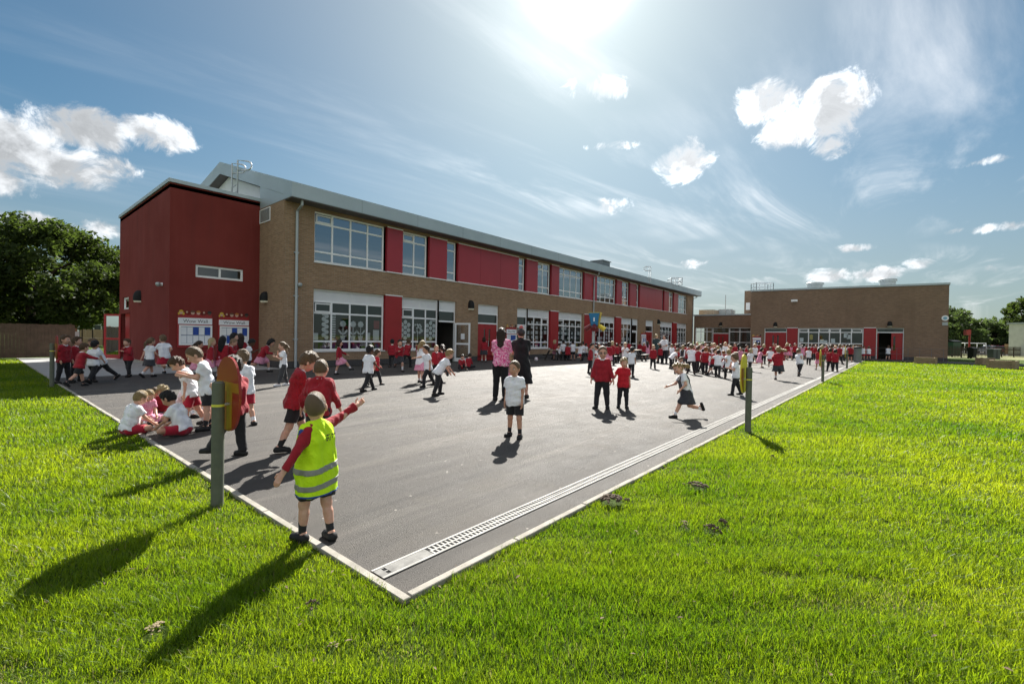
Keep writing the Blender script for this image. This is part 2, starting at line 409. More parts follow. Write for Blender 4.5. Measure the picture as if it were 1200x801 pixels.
    w.cycles.sampling_method = 'MANUAL'; w.cycles.sample_map_resolution = 1024
SKY_TINT = (.72, 1.09, 1.07)
SKY_STR, SKY_SAT, SKY_VAL = .10, 1.16, .315
HAZE_SUN, HAZE_LOW, HAZE_LUM, CLOUD_LUM = .62, .62, 1.45, 4.0
CLOUDS = [(5, 168, 70, 40, 1.5), (100, 150, 55, 30, 1.2), (55, 192, 95, 26, 1.3), (182, 156, 46, 24, 1.1), (112, 192, 56, 18, 1.0), (-70, 185, 110, 40, 1.2),
          (900, 122, 46, 30, 1.2), (972, 126, 50, 38, 1.3), (932, 150, 52, 26, 1.1), (976, 172, 30, 18, .9),
          (800, 188, 38, 26, 1.1), (722, 170, 40, 8, .55), (705, 100, 50, 22, .5), (720, 242, 36, 16, .45),
          (965, 322, 34, 10, .9), (1030, 321, 40, 10, 1.0), (1078, 309, 24, 8, .7), (1000, 291, 40, 7, .6), (815, 309, 26, 9, .6), (1160, 315, 24, 8, .6),
          (120, 268, 40, 14, .8), (30, 258, 50, 12, .7), (1190, 182, 90, 8, .4), (1300, 150, 60, 40, 1.0), (-250, 120, 180, 70, 1.2), (1150, 268, 100, 8, .4)]
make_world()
sl = bpy.data.lights.new('sun', 'SUN'); sl.energy = 5.0; sl.angle = math.radians(.5); sl.color = (1, .955, .88)
so = bpy.data.objects.new('sun', sl); COL.objects.link(so)
so.rotation_euler = Vector(tuple(-SUN)).to_track_quat('-Z', 'Y').to_euler()
so.location = tuple(SUN*60)
vs = SC.view_settings
SC.display_settings.display_device = 'sRGB'
vs.view_transform = 'Standard'; vs.look = 'None'; vs.exposure = 1.36; vs.gamma = 1.0; vs.use_curve_mapping = False
SC.cycles.use_denoising = True
try: SC.cycles.denoiser = 'OPENIMAGEDENOISE'
except Exception: pass
SC.cycles.max_bounces = 6; SC.cycles.transparent_max_bounces = 12; SC.cycles.diffuse_bounces = 3; SC.cycles.glossy_bounces = 3
SC.cycles.use_adaptive_sampling = True; SC.cycles.adaptive_threshold = .015
SC.cycles.sample_clamp_indirect = 6.0
# ================================================================== THE GROUND
XK, YK = 1.549, 2.039           # inner edges of the two kerbs
YF, X0F, X1F = 19.19, 8.256, 57.5   # long facade
XH, YH0, YH1 = 53.4, -3.45, 11.8    # hall front
def sheet(name, mat, x0, x1, y0, y1, z, kind='structure'):
    mb = MB(); mb.quad((x0,y0,z),(x1,y0,z),(x1,y1,z),(x0,y1,z)); o = mb.build(name, mat, recalc=False); o['kind'] = kind; return o
sheet('ground', LAWN, -900, 900, -900, 900, -.02)
sheet('playground', ASPH, XK, 60, YK, 19.0, 0.0)
sheet('path', PAVE, XK, 8.2, 19.0, 33.0, .003)
sheet('hall_path', ASPH, 48.9, 53.6, -26, YK, -.004)
sheet('field', M('dry_field', (.20, .20, .07), (.14, .15, .045), .3, .9), 69.5, 420, -220, -4.2, -.008)
sheet('car_park', M('car_park_tarmac', (.14, .135, .13), None, .6, .85), 96, 150, -60, -9, -.004)
mb = MB()
def kerb_run(mb, x0, x1, y0, y1, axis):
    # concrete edging in 0.915 m lengths with open joints
    a0, a1 = (x0, x1) if axis == 'x' else (y0, y1); p = a0
    while p < a1:
        q = min(p+.915, a1); j = R.uniform(-.003, .003); h = .012 + R.uniform(-.003, .004)
        if axis == 'x': mb.box(p, q-.006, y0+j, y1+j, -.1, h)
        else: mb.box(x0+j, x1+j, p, q-.006, -.1, h)
        p = q
kerb_run(mb, XK-.052, XK, YK-.052, 33, 'y'); k1 = mb.build('kerb', CONC, bevel=.004); k1['kind'] = 'structure'
mb = MB(); kerb_run(mb, XK+.004, 49, YK-.052, YK-.002, 'x'); k2 = mb.build('kerb', CONC, bevel=.004); k2['kind'] = 'structure'

# slot drain with its perforated grating
DY0, DY1 = 2.256, 2.389
dr = empty('drainage_channel', (XK, (DY0+DY1)/2, 0), 'long pale slotted drain grating set into the tarmac beside the kerb', 'drain')
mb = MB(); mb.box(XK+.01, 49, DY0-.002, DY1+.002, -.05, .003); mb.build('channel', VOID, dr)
mb = MB()
mb.box(XK+.01, 49, DY0, DY0+.018, 0, .009); mb.box(XK+.01, 49, DY1-.018, DY1, 0, .009); mb.build('channel_edge', GRATE, dr)
mb = MB(); zt = .007
ym = (DY0+DY1)/2
mb.box(XK+.012, XK+.06, DY0+.02, DY1-.02, 0, zt); mb.box(XK+.085, XK+.40, DY0+.02, DY1-.02, 0, zt+.001)
mb.box(XK+.06, XK+.085, ym-.006, ym+.006, 0, zt); mb.box(XK+.06, XK+.085, DY0+.02, DY0+.03, 0, zt); mb.box(XK+.06, XK+.085, DY1-.03, DY1-.02, 0, zt)
mb.build('cover_plate', COVER, dr)
mb = MB(); x = XK+.41
mb.box(x, 49, ym-.007, ym+.007, 0, zt)
while x < 49:
    step = .036 if x < 12 else .072 if x < 24 else .18
    fr_ = .36 if x < 9 else .48 if x < 16 else .72
    mb.box(x, x+step*fr_, DY0+.019, ym-.008, 0, zt-.0006); mb.box(x+step*.5, x+step*(.5+fr_), ym+.008, DY1-.019, 0, zt-.0006)
    x += step
g = mb.build('grating', GRATE, dr)

# ================================================================== BUILDINGS
def FAC(s, d, z): return (s, YF+d, z)
def HALL(s, d, z): return (XH+d, s, z)
def wall(mb, fn, s0, s1, z0, z1, ops, rev=.25):
    ss = sorted(set([s0, s1] + [q for o in ops for q in o[:2]])); zs = sorted(set([z0, z1] + [q for o in ops for q in o[2:4]]))
    for i in range(len(ss)-1):
        for j in range(len(zs)-1):
            a, b, c, e = ss[i], ss[i+1], zs[j], zs[j+1]
            mx, mz = (a+b)/2, (c+e)/2
            if any(o[0] < mx < o[1] and o[2] < mz < o[3] for o in ops): continue
            mb.quad(fn(a,0,c), fn(b,0,c), fn(b,0,e), fn(a,0,e))
    for (a, b, c, e) in ops:
        mb.quad(fn(a,0,c), fn(a,0,e), fn(a,rev,e), fn(a,rev,c)); mb.quad(fn(b,0,c), fn(b,rev,c), fn(b,rev,e), fn(b,0,e))
        mb.quad(fn(a,0,e), fn(b,0,e), fn(b,rev,e), fn(a,rev,e))
        if c > .05: mb.quad(fn(a,0,c), fn(a,rev,c), fn(b,rev,c), fn(b,0,c))
def bx(mb, fn, s0, s1, d0, d1, z0, z1):
    mb.box(s0, s1, d0, d1, z0, z1, fn)
def window(parent, fn, s0, s1, z0, z1, cols, rows, louvre=None, opener=(), depth=.11, glass=None, name='window', sill=True, lcols=2, skip=()):
    """rows/cols: interior bar positions as fractions. returns the frame object"""
    glass = glass or GLASS
    fw, mw, t = .085, .078, .06
    mb = MB(); d0, d1 = depth, depth+t
    W, H = s1-s0, z1-z0
    bx(mb, fn, s0, s1, d0, d1, z0, z0+fw); bx(mb, fn, s0, s1, d0, d1, z1-fw, z1)
    bx(mb, fn, s0, s0+fw, d0, d1, z0+fw, z1-fw); bx(mb, fn, s1-fw, s1, d0, d1, z0+fw, z1-fw)
    zl = z1-fw if louvre is None else z0+H*louvre
    cs = [s0+fw] + [s0+W*c for c in cols] + [s1-fw]; rs = [z0+fw] + [z0+H*r for r in rows] + [zl-(mw/2 if louvre else 0)]
    if louvre: bx(mb, fn, s0+fw, s1-fw, d0+.002, d1-.002, zl-mw/2, zl+mw/2)
    for c in cols: bx(mb, fn, s0+W*c-mw/2, s0+W*c+mw/2, d0+.004, d1-.004, z0+fw, zl-(mw/2 if louvre else 0))
    for r in rows: bx(mb, fn, s0+fw, s1-fw, d0+.007, d1-.007, z0+H*r-mw/2, z0+H*r+mw/2)
    for (ci, ri) in opener:
        a, b, c, e = cs[ci]+mw/2, cs[ci+1]-mw/2, rs[ri]+mw/2, rs[ri+1]-mw/2
        q = .05
        bx(mb, fn, a, b, d0-.02, d0+.03, c, c+q); bx(mb, fn, a, b, d0-.02, d0+.03, e-q, e)
        bx(mb, fn, a, a+q, d0-.02, d0+.03, c+q, e-q); bx(mb, fn, b-q, b, d0-.02, d0+.03, c+q, e-q)
    if sill: bx(mb, fn, s0-.03, s1+.03, -.045, d0+.02, z0-.045, z0-.004)
    fr = mb.build(name, UPVC, parent, bevel=.006)
    mb = MB()
    mb.quad(fn(s0+.02, depth+.03, z0+.02), fn(s1-.02, depth+.03, z0+.02), fn(s1-.02, depth+.03, zl), fn(s0+.02, depth+.03, zl))
    mb.build('pane', glass, fr, recalc=False)
    if louvre:
        mb = MB(); n = 9; L = [s0+fw] + [s0+W*(i+1)/lcols for i in range(lcols-1)] + [s1-fw]
        for i in range(lcols):
            a, b = L[i]+(.02 if i else 0), L[i+1]-(.02 if i < lcols-1 else 0)
            for j in range(n):
                za = zl+mw/2 + (z1-fw-zl-mw/2)*j/n; zb = zl+mw/2 + (z1-fw-zl-mw/2)*(j+1)/n
                mb.quad(fn(a, d0+.012, za), fn(b, d0+.012, za), fn(b, d0+.05, zb), fn(a, d0+.05, zb))
                mb.quad(fn(a, d0+.05, zb), fn(b, d0+.05, zb), fn(b, d0+.012, zb), fn(a, d0+.012, zb))
            if i: bx(mb, fn, L[i]-.02, L[i]+.02, d0+.003, d1, zl+mw/2, z1-fw)
        mb.build('louvre', LOUVRE, fr)
    return fr
def door_pair(parent, fn, s0, s1, z0, z1, mat, depth=.12, slit=True, leaves=2, name='door'):
    w = (s1-s0)/leaves
    for i in range(leaves):
        a, b = s0+i*w+.006, s0+(i+1)*w-.006
        mb = MB(); sx = (b-.28, b-.14) if i == 0 else (a+.14, a+.28); za, zb = z0+.85, z1-.3
        bx(mb, fn, a, sx[0], depth, depth+.05, z0+.01, z1); bx(mb, fn, sx[1], b, depth, depth+.05, z0+.01, z1)
        bx(mb, fn, sx[0], sx[1], depth, depth+.05, z0+.01, za); bx(mb, fn, sx[0], sx[1], depth, depth+.05, zb, z1)
        d = mb.build(name, mat, parent)
        mb = MB(); mb.quad(fn(sx[0], depth+.025, za), fn(sx[1], depth+.025, za), fn(sx[1], depth+.025, zb), fn(sx[0], depth+.025, zb)); mb.build('pane', GLASS, d, recalc=False)
        mb = MB(); hx = b-.07 if i == 0 else a+.07
        mb.tube([fn(hx, depth-.05, z0+.85), fn(hx, depth-.05, z0+1.2)], .014, 8); mb.cyl(fn(hx, depth, z0+.87), fn(hx, depth-.05, z0+.87), .01); mb.cyl(fn(hx, depth, z0+1.18), fn(hx, depth-.05, z0+1.18), .01)
        mb.build('handle', GALV, d)

# ---------------------------------------------------------------- two-storey classroom block
cb = empty('classroom_block', (30, 24, 0), 'long two storey buff brick school block with red panels between its windows', 'school building')
def fx(px, py=None, y=YF): return float(ony(px, 375 if py is None else py, y)[0])
def ux(px): return fx(px, 276+(px-369)*.2)
ZU0, ZU1, ZG0, ZG1 = 4.55, 6.74, .70, 3.40
UB0, UB1 = ux(368.6), ux(805.2)
gA0, gA1, gD1 = fx(367.2), fx(514.2), fx(534.6)
D1 = (fx(560.2), fx(584.6)); G3 = (fx(606.0), fx(644.6)); g3d = fx(618.4)
G45 = (fx(654.6), fx(683.0)); G5 = (fx(698.4), fx(721.2)); G6 = (fx(728.2), fx(748.2)); g6d = fx(741)
D2 = (fx(756.8), fx(766.0)); G7 = (fx(773.8), fx(788.6)); G8 = (fx(793.4), fx(805.2))
ops = [(UB0, UB1, ZU0, ZU1), (gA0, gA1, ZG0, ZG1), (gA1, gD1, 0, ZG1), (D1[0], D1[1], 0, ZG1), (G3[0], g3d, 0, ZG1), (g3d, G45[1], ZG0, ZG1),
       (fx(685.5), g6d, ZG0, ZG1), (g6d, G6[1], 0, ZG1), (D2[0], D2[1], 0, ZG1), (G7[0], G8[1], ZG0, ZG1)]
mb = MB(); wall(mb, FAC, X0F, X1F, 0.28, 6.9, [(a, b, max(c, .28), e) for a, b, c, e in ops])
mb.quad((X0F, YF, .28), (X0F, 29.2, .28), (X0F, 29.2, 6.9), (X0F, YF, 6.9))
mb.quad((X1F, YF, .28), (X1F, 29.2, .28), (X1F, 29.2, 8.4), (X1F, YF, 6.9))
mb.quad((X0F, 29.2, .28), (X1F, 29.2, .28), (X1F, 29.2, 8.5), (X0F, 29.2, 8.5))
mb.build('wall', BRICK, cb, recalc=False)
mb = MB(); wall(mb, lambda s, d, z: (s, YF-.006+d, z), X0F-.006, X1F, 0, .28, [(a, b, c, .28) for a, b, c, e in ops if c < .1])
mb.quad((X0F-.006, YF-.006, 0), (X0F-.006, 29, 0), (X0F-.006, 29, .28), (X0F-.006, YF-.006, .28)); mb.build('plinth', PLINTH, cb, recalc=False)
# recessed gable above the low red block
mb = MB(); XR = 8.72
mb.add([(XR, 21.6, 6.6), (XR, 29.9, 6.6), (XR, 29.9, 9.0), (XR, 26.7, 9.56), (XR, 21.6, 7.9)], [(0,1,2,3,4)]); mb.build('gable_wall', BRICK, cb, recalc=False)
mb = MB(); mb.prism([(21.65, 7.0), (28.3, 7.0), (28.3, 9.2), (26.7, 9.5), (21.65, 7.84)], lambda a, b, t: (t, a, b), XR-.05, XR-.01); mb.build('cladding', WHITEP, cb)
# roof
RX0, RX1 = 8.24, 58.2
prof = [(18.49, 6.90), (18.49, 7.49), (26.7, 10.17), (29.95, 9.58), (29.95, 8.98), (26.7, 9.56), (19.3, 7.14), (19.3, 6.90)]
mb = MB(); mb.prism(prof, lambda a, b, t: (t, a, b), RX0, RX1); rf = mb.build('roof', METAL, cb)
mb = MB(); mb.box(RX0+.02, RX1-.02, 18.52, 19.185, 6.86, 6.897); mb.quad((RX0+.03, 21.6, 7.87), (XR, 21.6, 7.87), (XR, 26.7, 9.54), (RX0+.03, 26.7, 9.54)); mb.quad((RX0+.03, 26.7, 9.54), (XR, 26.7, 9.54), (XR, 29.9, 8.97), (RX0+.03, 29.9, 8.97)); mb.build('soffit', SOFFIT, rf)
mb = MB(); mb.prism([(19.19, 6.9), (21.6, 6.9), (21.6, 7.89), (19.3, 7.13), (19.19, 7.13)], lambda a, b, t: (t, a, b), RX0+.004, RX0+.05); mb.build('verge_board', METAL, rf)
for i in range(1, 16): x = RX0 + (RX1-RX0)*i/16; mb = MB(); mb.box(x-.006, x+.006, 18.486, 18.4895, 6.91, 7.48); mb.build('fascia_joint', M('joint_grey', (.2, .24, .26), None, 5, .5), rf)
# vent cowl, hatch rails and ladder hoops on the roof
p = at_depth(704, 306.5, 44.5); mb = MB(); mb.box(p[0]-.75, p[0]+.75, p[1]-.6, p[1]+.6, p[2]-1.2, p[2]-.05); mb.box(p[0]-.85, p[0]+.85, p[1]-.7, p[1]+.7, p[2]-.05, p[2]+.03); mb.build('roof_vent', M('vent_metal', (.16, .18, .19), None, 3, .5, metal=.3), rf)
def hoops(px0, px1, pyt, pyb, dep, sgn, rad, parent):
    mb = MB()
    for px in (px0, px1):
        b = at_depth(px, pyb, dep); t = at_depth(px, pyt, dep); d = np.array([math.sin(YAW), -math.cos(YAW), 0])*sgn
        h = t[2]-b[2]
        pts = [b, (b[0], b[1], t[2])]
        for k in range(0, 8):
            a = math.pi*k/7
            q = np.array([b[0], b[1], t[2]-rad*.0]) + d*(.25 + math.sin(a)*rad*.9); q[2] = t[2]-rad*(1-math.cos(a)); pts.append(q)
        pts.append((b[0], b[1], t[2]-2*rad)); mb.tube(pts, .03, 8)
    return mb
# long upper storey: windows and panels in the order they stand
UW = [(368.8, 451.6, 4, ((0, 2),)), (471.7, 501.6, 2, ((0, 2),)), (523.5, 535.4, 1, ()), (607.5, 615.7, 1, ()), (629.8, 645.4, 2, ((0, 2),)), (655, 683.9, 4, ()),
      (699.3, 721.9, 4, ()), (728.6, 737.4, 2, ()), (745.3, 749, 1, ()), (775.8, 777.8, 1, ()), (783.5, 789, 2, ()), (794.2, 805.2, 4, ())]
prev = None
for (a, b, n, opn) in UW:
    s0, s1 = ux(a), ux(b)
    window(cb, FAC, s0, s1, ZU0, ZU1, [i/n for i in range(1, n)], [.215, .775], opener=opn, depth=.15, glass=GLASSU)
    if prev is not None:
        n2 = 1 if s0-prev < 4 else 8 if s0-prev > 6 else 3
        mb = MB(); w = (s0-prev)
        for i in range(n2): bx(mb, FAC, prev+.10+(w-.10)*i/n2+(.006 if i else 0), prev+.10+(w-.10)*(i+1)/n2-.006, -.03, .14, ZU0+.02, ZU1-.03)
        bx(mb, FAC, prev+.08, s0, -.02, .13, ZU1-.03, ZU1)
        pn = mb.build('red_panel', PANEL, cb)
        mb = MB(); bx(mb, FAC, prev+.09, s0-.004, -.05, -.005, ZU1-.028, ZU1+.02); mb.build('top_trim', UPVC, pn); mb = MB(); bx(mb, FAC, prev+.08, s0, -.05, .0, ZU0-.03, ZU0+.018); mb.build('bottom_trim', UPVC, pn)
    prev = s1
# ground floor
rows3 = [.165, .60, ]
def gwin(s0, s1, n, opn=((0, 2),), lc=2, cols=None):
    return window(cb, FAC, s0, s1, ZG0, ZG1, cols or [i/n for i in range(1, n)], [.155, .615], louvre=.80, opener=opn, depth=.13, lcols=lc)
def gpanel(s0, s1):
    mb = MB(); bx(mb, FAC, s0+.02, s1-.02, -.03, .2, ZG0-.02, ZG1-.02); pn = mb.build('red_panel', REDDOOR, cb)
    mb = MB(); bx(mb, FAC, s0+.0, s1-.0, -.05, -.004, ZG1-.018, ZG1+.03); mb.build('trim', UPVC, pn)
w1 = gwin(gA0, fx(450.9), 4); gpanel(fx(451.2), fx(470.9))
a, b = fx(471), gA1; w2 = gwin(a, b, 3, lc=2)
gpanel(fx(644.9), fx(654.4)); w4 = gwin(G45[0], G45[1], 4)
gpanel(fx(684.6), fx(698)); w5 = gwin(G5[0], G5[1], 4); gpanel(fx(721.5), fx(728))
w3 = gwin(g3d, G3[1], 3, opn=((2, 2),)); w6 = gwin(G6[0], g6d, 3, opn=()); w7 = gwin(G7[0], G7[1], 4, opn=()); gpanel(fx(788.8), fx(793.2)); w8 = gwin(G8[0], G8[1], 4, opn=())
def overlight(s0, s1, ztop=ZG1, zd=2.22, fn=FAC, parent=None, louv=True, mat=None):
    """fixed frame over a door: louvre, glass and the door jambs"""
    parent = parent or cb
    mb = MB(); bx(mb, fn, s0, s0+.06, .11, .18, 0, ztop); bx(mb, fn, s1-.06, s1, .11, .18, 0, ztop); bx(mb, fn, s0+.06, s1-.06, .11, .18, zd, zd+.08); bx(mb, fn, s0+.06, s1-.06, .11, .18, ztop-.06, ztop)
    if louv: bx(mb, fn, s0+.06, s1-.06, .113, .177, ztop-.60, ztop-.54)
    f = mb.build('door_frame', UPVC, parent)
    mb = MB(); mb.quad(fn(s0+.03, .15, zd+.04), fn(s1-.03, .15, zd+.04), fn(s1-.03, .15, ztop-(.56 if louv else .03)), fn(s0+.03, .15, ztop-(.56 if louv else .03))); mb.build('pane', GLASS, f, recalc=False)
    if louv:
        mb = MB(); n = 9
        for j in range(n):
            za, zb = ztop-.54+.48*j/n, ztop-.54+.48*(j+1)/n
            mb.quad(fn(s0+.06, .12, za), fn(s1-.06, .12, za), fn(s1-.06, .16, zb), fn(s0+.06, .16, zb)); mb.quad(fn(s0+.06, .16, zb), fn(s1-.06, .16, zb), fn(s1-.06, .12, zb), fn(s0+.06, .12, zb))
        mb.build('louvre', LOUVRE, f)
    return f
overlight(gA1, gD1)
overlight(*D1); door_pair(cb, FAC, D1[0]+.065, D1[1]-.065, 0, 2.21, REDDOOR)
overlight(*D2); door_pair(cb, FAC, D2[0]+.065, D2[1]-.065, 0, 2.21, REDDOOR)
def glazed_leaf(a, b, z0, z1, parent, name='door'):
    """a glazed white door leaf whose foot runs from a to b on plan"""
    a = np.array(a); b = np.array(b); L = np.linalg.norm(b-a); u = (b-a)/L; nrm = np.array([-u[1], u[0]])*.022
    def fn(s, d, z): q = a + u*s + nrm*(d/.022); return (q[0], q[1], z)
    mb = MB(); w = .10
    mb.box(0, w, -.022, .022, z0, z1, fn); mb.box(L-w, L, -.022, .022, z0, z1, fn); mb.box(w, L-w, -.022, .022, z0, z0+.2, fn); mb.box(w, L-w, -.022, .022, z1-w, z1, fn); mb.box(w, L-w, -.022, .022, z0+.95, z0+1.05, fn)
    return mb, fn, L
mb, fn, L = glazed_leaf((gD1-.05, YF+.05), (gD1+.28, YF-.86), .02, 2.2, cb); dl = mb.build('door', UPVC, cb)
mb = MB(); mb.quad(fn(.05, 0, .1), fn(L-.05, 0, .1), fn(L-.05, 0, 2.15), fn(.05, 0, 2.15)); mb.build('pane', GLASS, dl, recalc=False)
mb = MB(); mb.box(L*.42, L*.66, -.03, -.025, 1.28, 1.6, fn); mb.build('notice', PAPER, dl)
for (s0, s1) in ((G3[0], g3d), (g6d, G6[1])):
    overlight(s0, s1); mb, fn, L = glazed_leaf((s0+.07, YF+.15), (s1-.07, YF+.15), .02, 2.2, cb); dl = mb.build('door', UPVC, cb)
    mb = MB(); mb.quad(fn(.05, 0, .1), fn(L-.05, 0, .1), fn(L-.05, 0, 2.15), fn(.05, 0, 2.15)); mb.build('pane', GLASS, dl, recalc=False)
# rooms behind the glass
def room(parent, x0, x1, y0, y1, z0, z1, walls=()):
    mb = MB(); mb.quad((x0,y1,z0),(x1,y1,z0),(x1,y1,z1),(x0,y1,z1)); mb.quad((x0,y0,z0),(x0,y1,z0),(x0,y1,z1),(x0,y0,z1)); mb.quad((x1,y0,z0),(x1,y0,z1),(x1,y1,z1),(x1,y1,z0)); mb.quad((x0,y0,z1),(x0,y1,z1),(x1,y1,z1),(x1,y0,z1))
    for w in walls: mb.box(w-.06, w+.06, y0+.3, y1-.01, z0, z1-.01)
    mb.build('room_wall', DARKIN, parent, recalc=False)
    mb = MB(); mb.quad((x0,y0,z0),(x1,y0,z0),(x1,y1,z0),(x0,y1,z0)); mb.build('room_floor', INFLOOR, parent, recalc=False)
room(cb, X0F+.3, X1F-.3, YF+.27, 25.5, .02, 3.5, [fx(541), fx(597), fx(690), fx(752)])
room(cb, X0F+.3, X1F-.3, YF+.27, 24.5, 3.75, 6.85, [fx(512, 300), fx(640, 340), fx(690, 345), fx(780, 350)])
# window decorations cut from paper, hung just behind the panes
def disc(mb, s, z, r, d=.20, n=14, sx=1.0): mb.prism([(s+r*sx*math.cos(2*math.pi*i/n), z+r*math.sin(2*math.pi*i/n)) for i in range(n)], lambda a, b, t: FAC(a, t, b), d, d+.004)
def flower(mb, s, z, h):
    for i in range(8): a = 2*math.pi*i/8; disc(mb, s+.10*math.cos(a), z+h+.10*math.sin(a), .055, .2+.005*(i % 2), 8)
    disc(mb, s, z+h, .07, .211, 10); bx(mb, FAC, s-.018, s+.018, .20, .204, z+.16, z+h-.1)
    for sg in (-1, 1): mb.prism([(s, z+.28), (s+sg*.2, z+.5), (s+sg*.24, z+.42), (s+sg*.1, z+.26)], lambda a, b, t: FAC(a, t, b), .206, .21)
    mb.prism([(s-.13, z+.2), (s+.13, z+.2), (s+.09, z), (s-.09, z)], lambda a, b, t: FAC(a, t, b), .212, .216)
zb_ = ZG0+.155*2.7+.06
def wx(px): return fx(px, 385)
mb = MB()
for i in range(5): disc(mb, wx(382), zb_+.22+.235*i, .10, n=10)
for i in range(5): disc(mb, wx(385.4), zb_+.12+.235*i, .10, .206, n=10)
for i in range(11): bx(mb, FAC, wx(391), wx(396), .20+.005*(i % 2), .204+.005*(i % 2), zb_+.02+.108*i, zb_+.085+.108*i)
for px in (404.7, 416.6, 425.4): flower(mb, wx(px), zb_, .74)
bx(mb, FAC, wx(368.8), wx(375.5), .2, .204, zb_, zb_+.3); bx(mb, FAC, wx(440), wx(447), .2, .204, zb_, zb_+.5); bx(mb, FAC, wx(432.4), wx(436.6), .2, .204, zb_, zb_+.36)
mb.build('paper_decoration', PAPER, w1)
mb = MB(); bx(mb, FAC, wx(440.8), wx(447.2), .2, .206, zb_+.56, zb_+.95); mb.build('paper_decoration', COLP[2], w1)
mb = MB()
for (c0, c1) in ((471.8, 483.6), (501.4, 513.2)):
    A, B = wx(c0), wx(c1)
    for i in range(3):
        for j in range(4 if i % 2 else 3): disc(mb, A+(B-A)*(.17+.33*i), zb_+.14+.27*j+(.0 if i % 2 else .13), .115, n=12)
A = wx(492.2)
bx(mb, FAC, A-.02, A+.02, .2, .204, zb_, zb_+.4)
for i in range(26): a = R.uniform(0, 6.28); r = .34*math.sqrt(R.random()); disc(mb, A+r*math.cos(a), zb_+.62+r*.8*math.sin(a), .055, .2+.0005*i, 7)
bx(mb, FAC, wx(507), wx(513), .2, .204, zb_+1.05, zb_+1.1)
mb.build('paper_decoration', PAPER, w2)
for (wn, c0, c1, seed) in ((w3, 619, 644, 1), (w4, 655, 682.6, 2), (w5, 698.8, 721, 3), (w6, 728.6, 740.6, 4), (w7, 774, 788.4, 5), (w8, 793.6, 805, 6)):
    rr = random.Random(seed); mb = MB(); A, B = fx(c0), fx(c1); W = B-A; n = max(4, int(W/.42))
    for i in range(n):
        for j in range(6):
            if rr.random() < .25: continue
            s = A+W*(i+.5)/n + rr.uniform(-.03, .03); z = ZG0+.12+.33*j+rr.uniform(-.03, .03); w, h = rr.uniform(.12, .17), rr.uniform(.09, .13)
            bx(mb, FAC, s-w, s+w, .2+.001*i, .203+.001*i, z-h, z+h)
    mb.build('paper_decoration', PAPER, wn)
for (wn, c0, c1, seed) in ((w1, 368.5, 450, 11), (w2, 472, 513, 12), (w3, 619, 644, 13), (w4, 655, 682, 14)):
    rr = random.Random(seed); A, B = fx(c0, 405), fx(c1, 405); mbs = [MB() for _ in COLP]; s = A
    while s < B-.2:
        w = rr.uniform(.15, .5); m_ = rr.choice(mbs); h = rr.uniform(.18, .40); bx(m_, FAC, s, min(s+w, B), .30, .42, ZG0+.02, ZG0+h); s += w+rr.uniform(.0, .12)
    for m_, c in zip(mbs, COLP):
        if m_.v: m_.build('sill_display', c, wn)
# downpipes
def downpipe(parent, s, y, z1, fn=None, r=.055):
    mb = MB(); mb.tube([(s, y-.72+.2, z1), (s, y-.52, z1-.18), (s, y-.09, z1-.38), (s, y-.09, 0.02)] if fn is None else fn, r, 10)
    for z in (1.2, 3.0, 4.8): mb.box(s-.09, s+.09, y-.1, y-.005, z-.03, z+.03)
    return mb.build('downpipe', PIPE, parent, smooth=False)
downpipe(cb, fx(346.2, 330), YF, 6.88); downpipe(cb, fx(694.8, 350), YF, 6.88); downpipe(cb, fx(811.2, 370), YF, 6.88)
# vent grille on the end wall
p0, p1 = onx(305, 250, X0F), onx(317, 255, X0F)
mb = MB(); y0, y1 = min(p0[1], p1[1]), max(p0[1], p1[1]); zc = (p0[2]+p1[2])/2
mb.box(X0F-.03, X0F-.001, y0, y1, zc-.3, zc-.26); mb.box(X0F-.03, X0F-.001, y0, y1, zc+.26, zc+.3); mb.box(X0F-.03, X0F-.001, y0, y0+.04, zc-.26, zc+.26); mb.box(X0F-.03, X0F-.001, y1-.04, y1, zc-.26, zc+.26)
vg = mb.build('vent', UPVC, cb)
mb = MB()
for i in range(10): mb.box(X0F-.022, X0F-.002, y0+.04, y1-.04, zc-.26+.052*i, zc-.26+.052*i+.03)
mb.build('grille', PIPE, vg)

# ---------------------------------------------------------------- dark red rendered block
rb = empty('rendered_block', (6.5, 26, 0), 'dark red rendered block with a flat roof joined to the brick end wall', 'school building')
BX0, BY0, BY1, BZ = 4.99, 21.6, 30.7, 7.22
wr = [onx(229.6, 317, 0.001)] if False else None
q0, q1 = ony(229.3, 309.6, BY0), ony(285, 329, BY0)
rw = (float(q0[0]), float(q1[0]), float(ony(229.3, 324.4, BY0)[2]), float(q0[2]))
def RBF(s, d, z): return (s, BY0+d, z)
def RBL(s, d, z): return (BX0+d, s, z)
mb = MB(); wall(mb, RBF, BX0, X0F+.02, .12, BZ, [rw])
dw = (28.35, 30.25)
wall(mb, RBL, BY0, BY1, .12, BZ, [(dw[0], dw[1], .12, 2.3), (28.6, 29.9, 2.5, 3.1)])
mb.quad((BX0, BY1, .1), (XR, BY1, .1), (XR, BY1, BZ), (BX0, BY1, BZ)); mb.build('wall', RENDER, rb, recalc=False)
mb = MB(); mb.box(BX0, XR, BY0, BY1, BZ-.2, BZ-.06); mb.build('roof', PIPE, rb)
mb = MB(); mb.box(BX0-.06, X0F+.05, BY0-.06, BY0+.2, BZ, BZ+.14); mb.box(BX0-.06, BX0+.2, BY0+.2, BY1+.06, BZ, BZ+.14); mb.build('coping', METAL, rb)
mb = MB(); mb.box(BX0-.03, X0F+.02, BY0-.03, BY0+.1, 0, .12); mb.box(BX0-.03, BX0+.1, BY0+.1, dw[0], 0, .12); mb.box(BX0-.03, BX0+.1, dw[1], BY1, 0, .12); mb.build('plinth', CONC, rb)
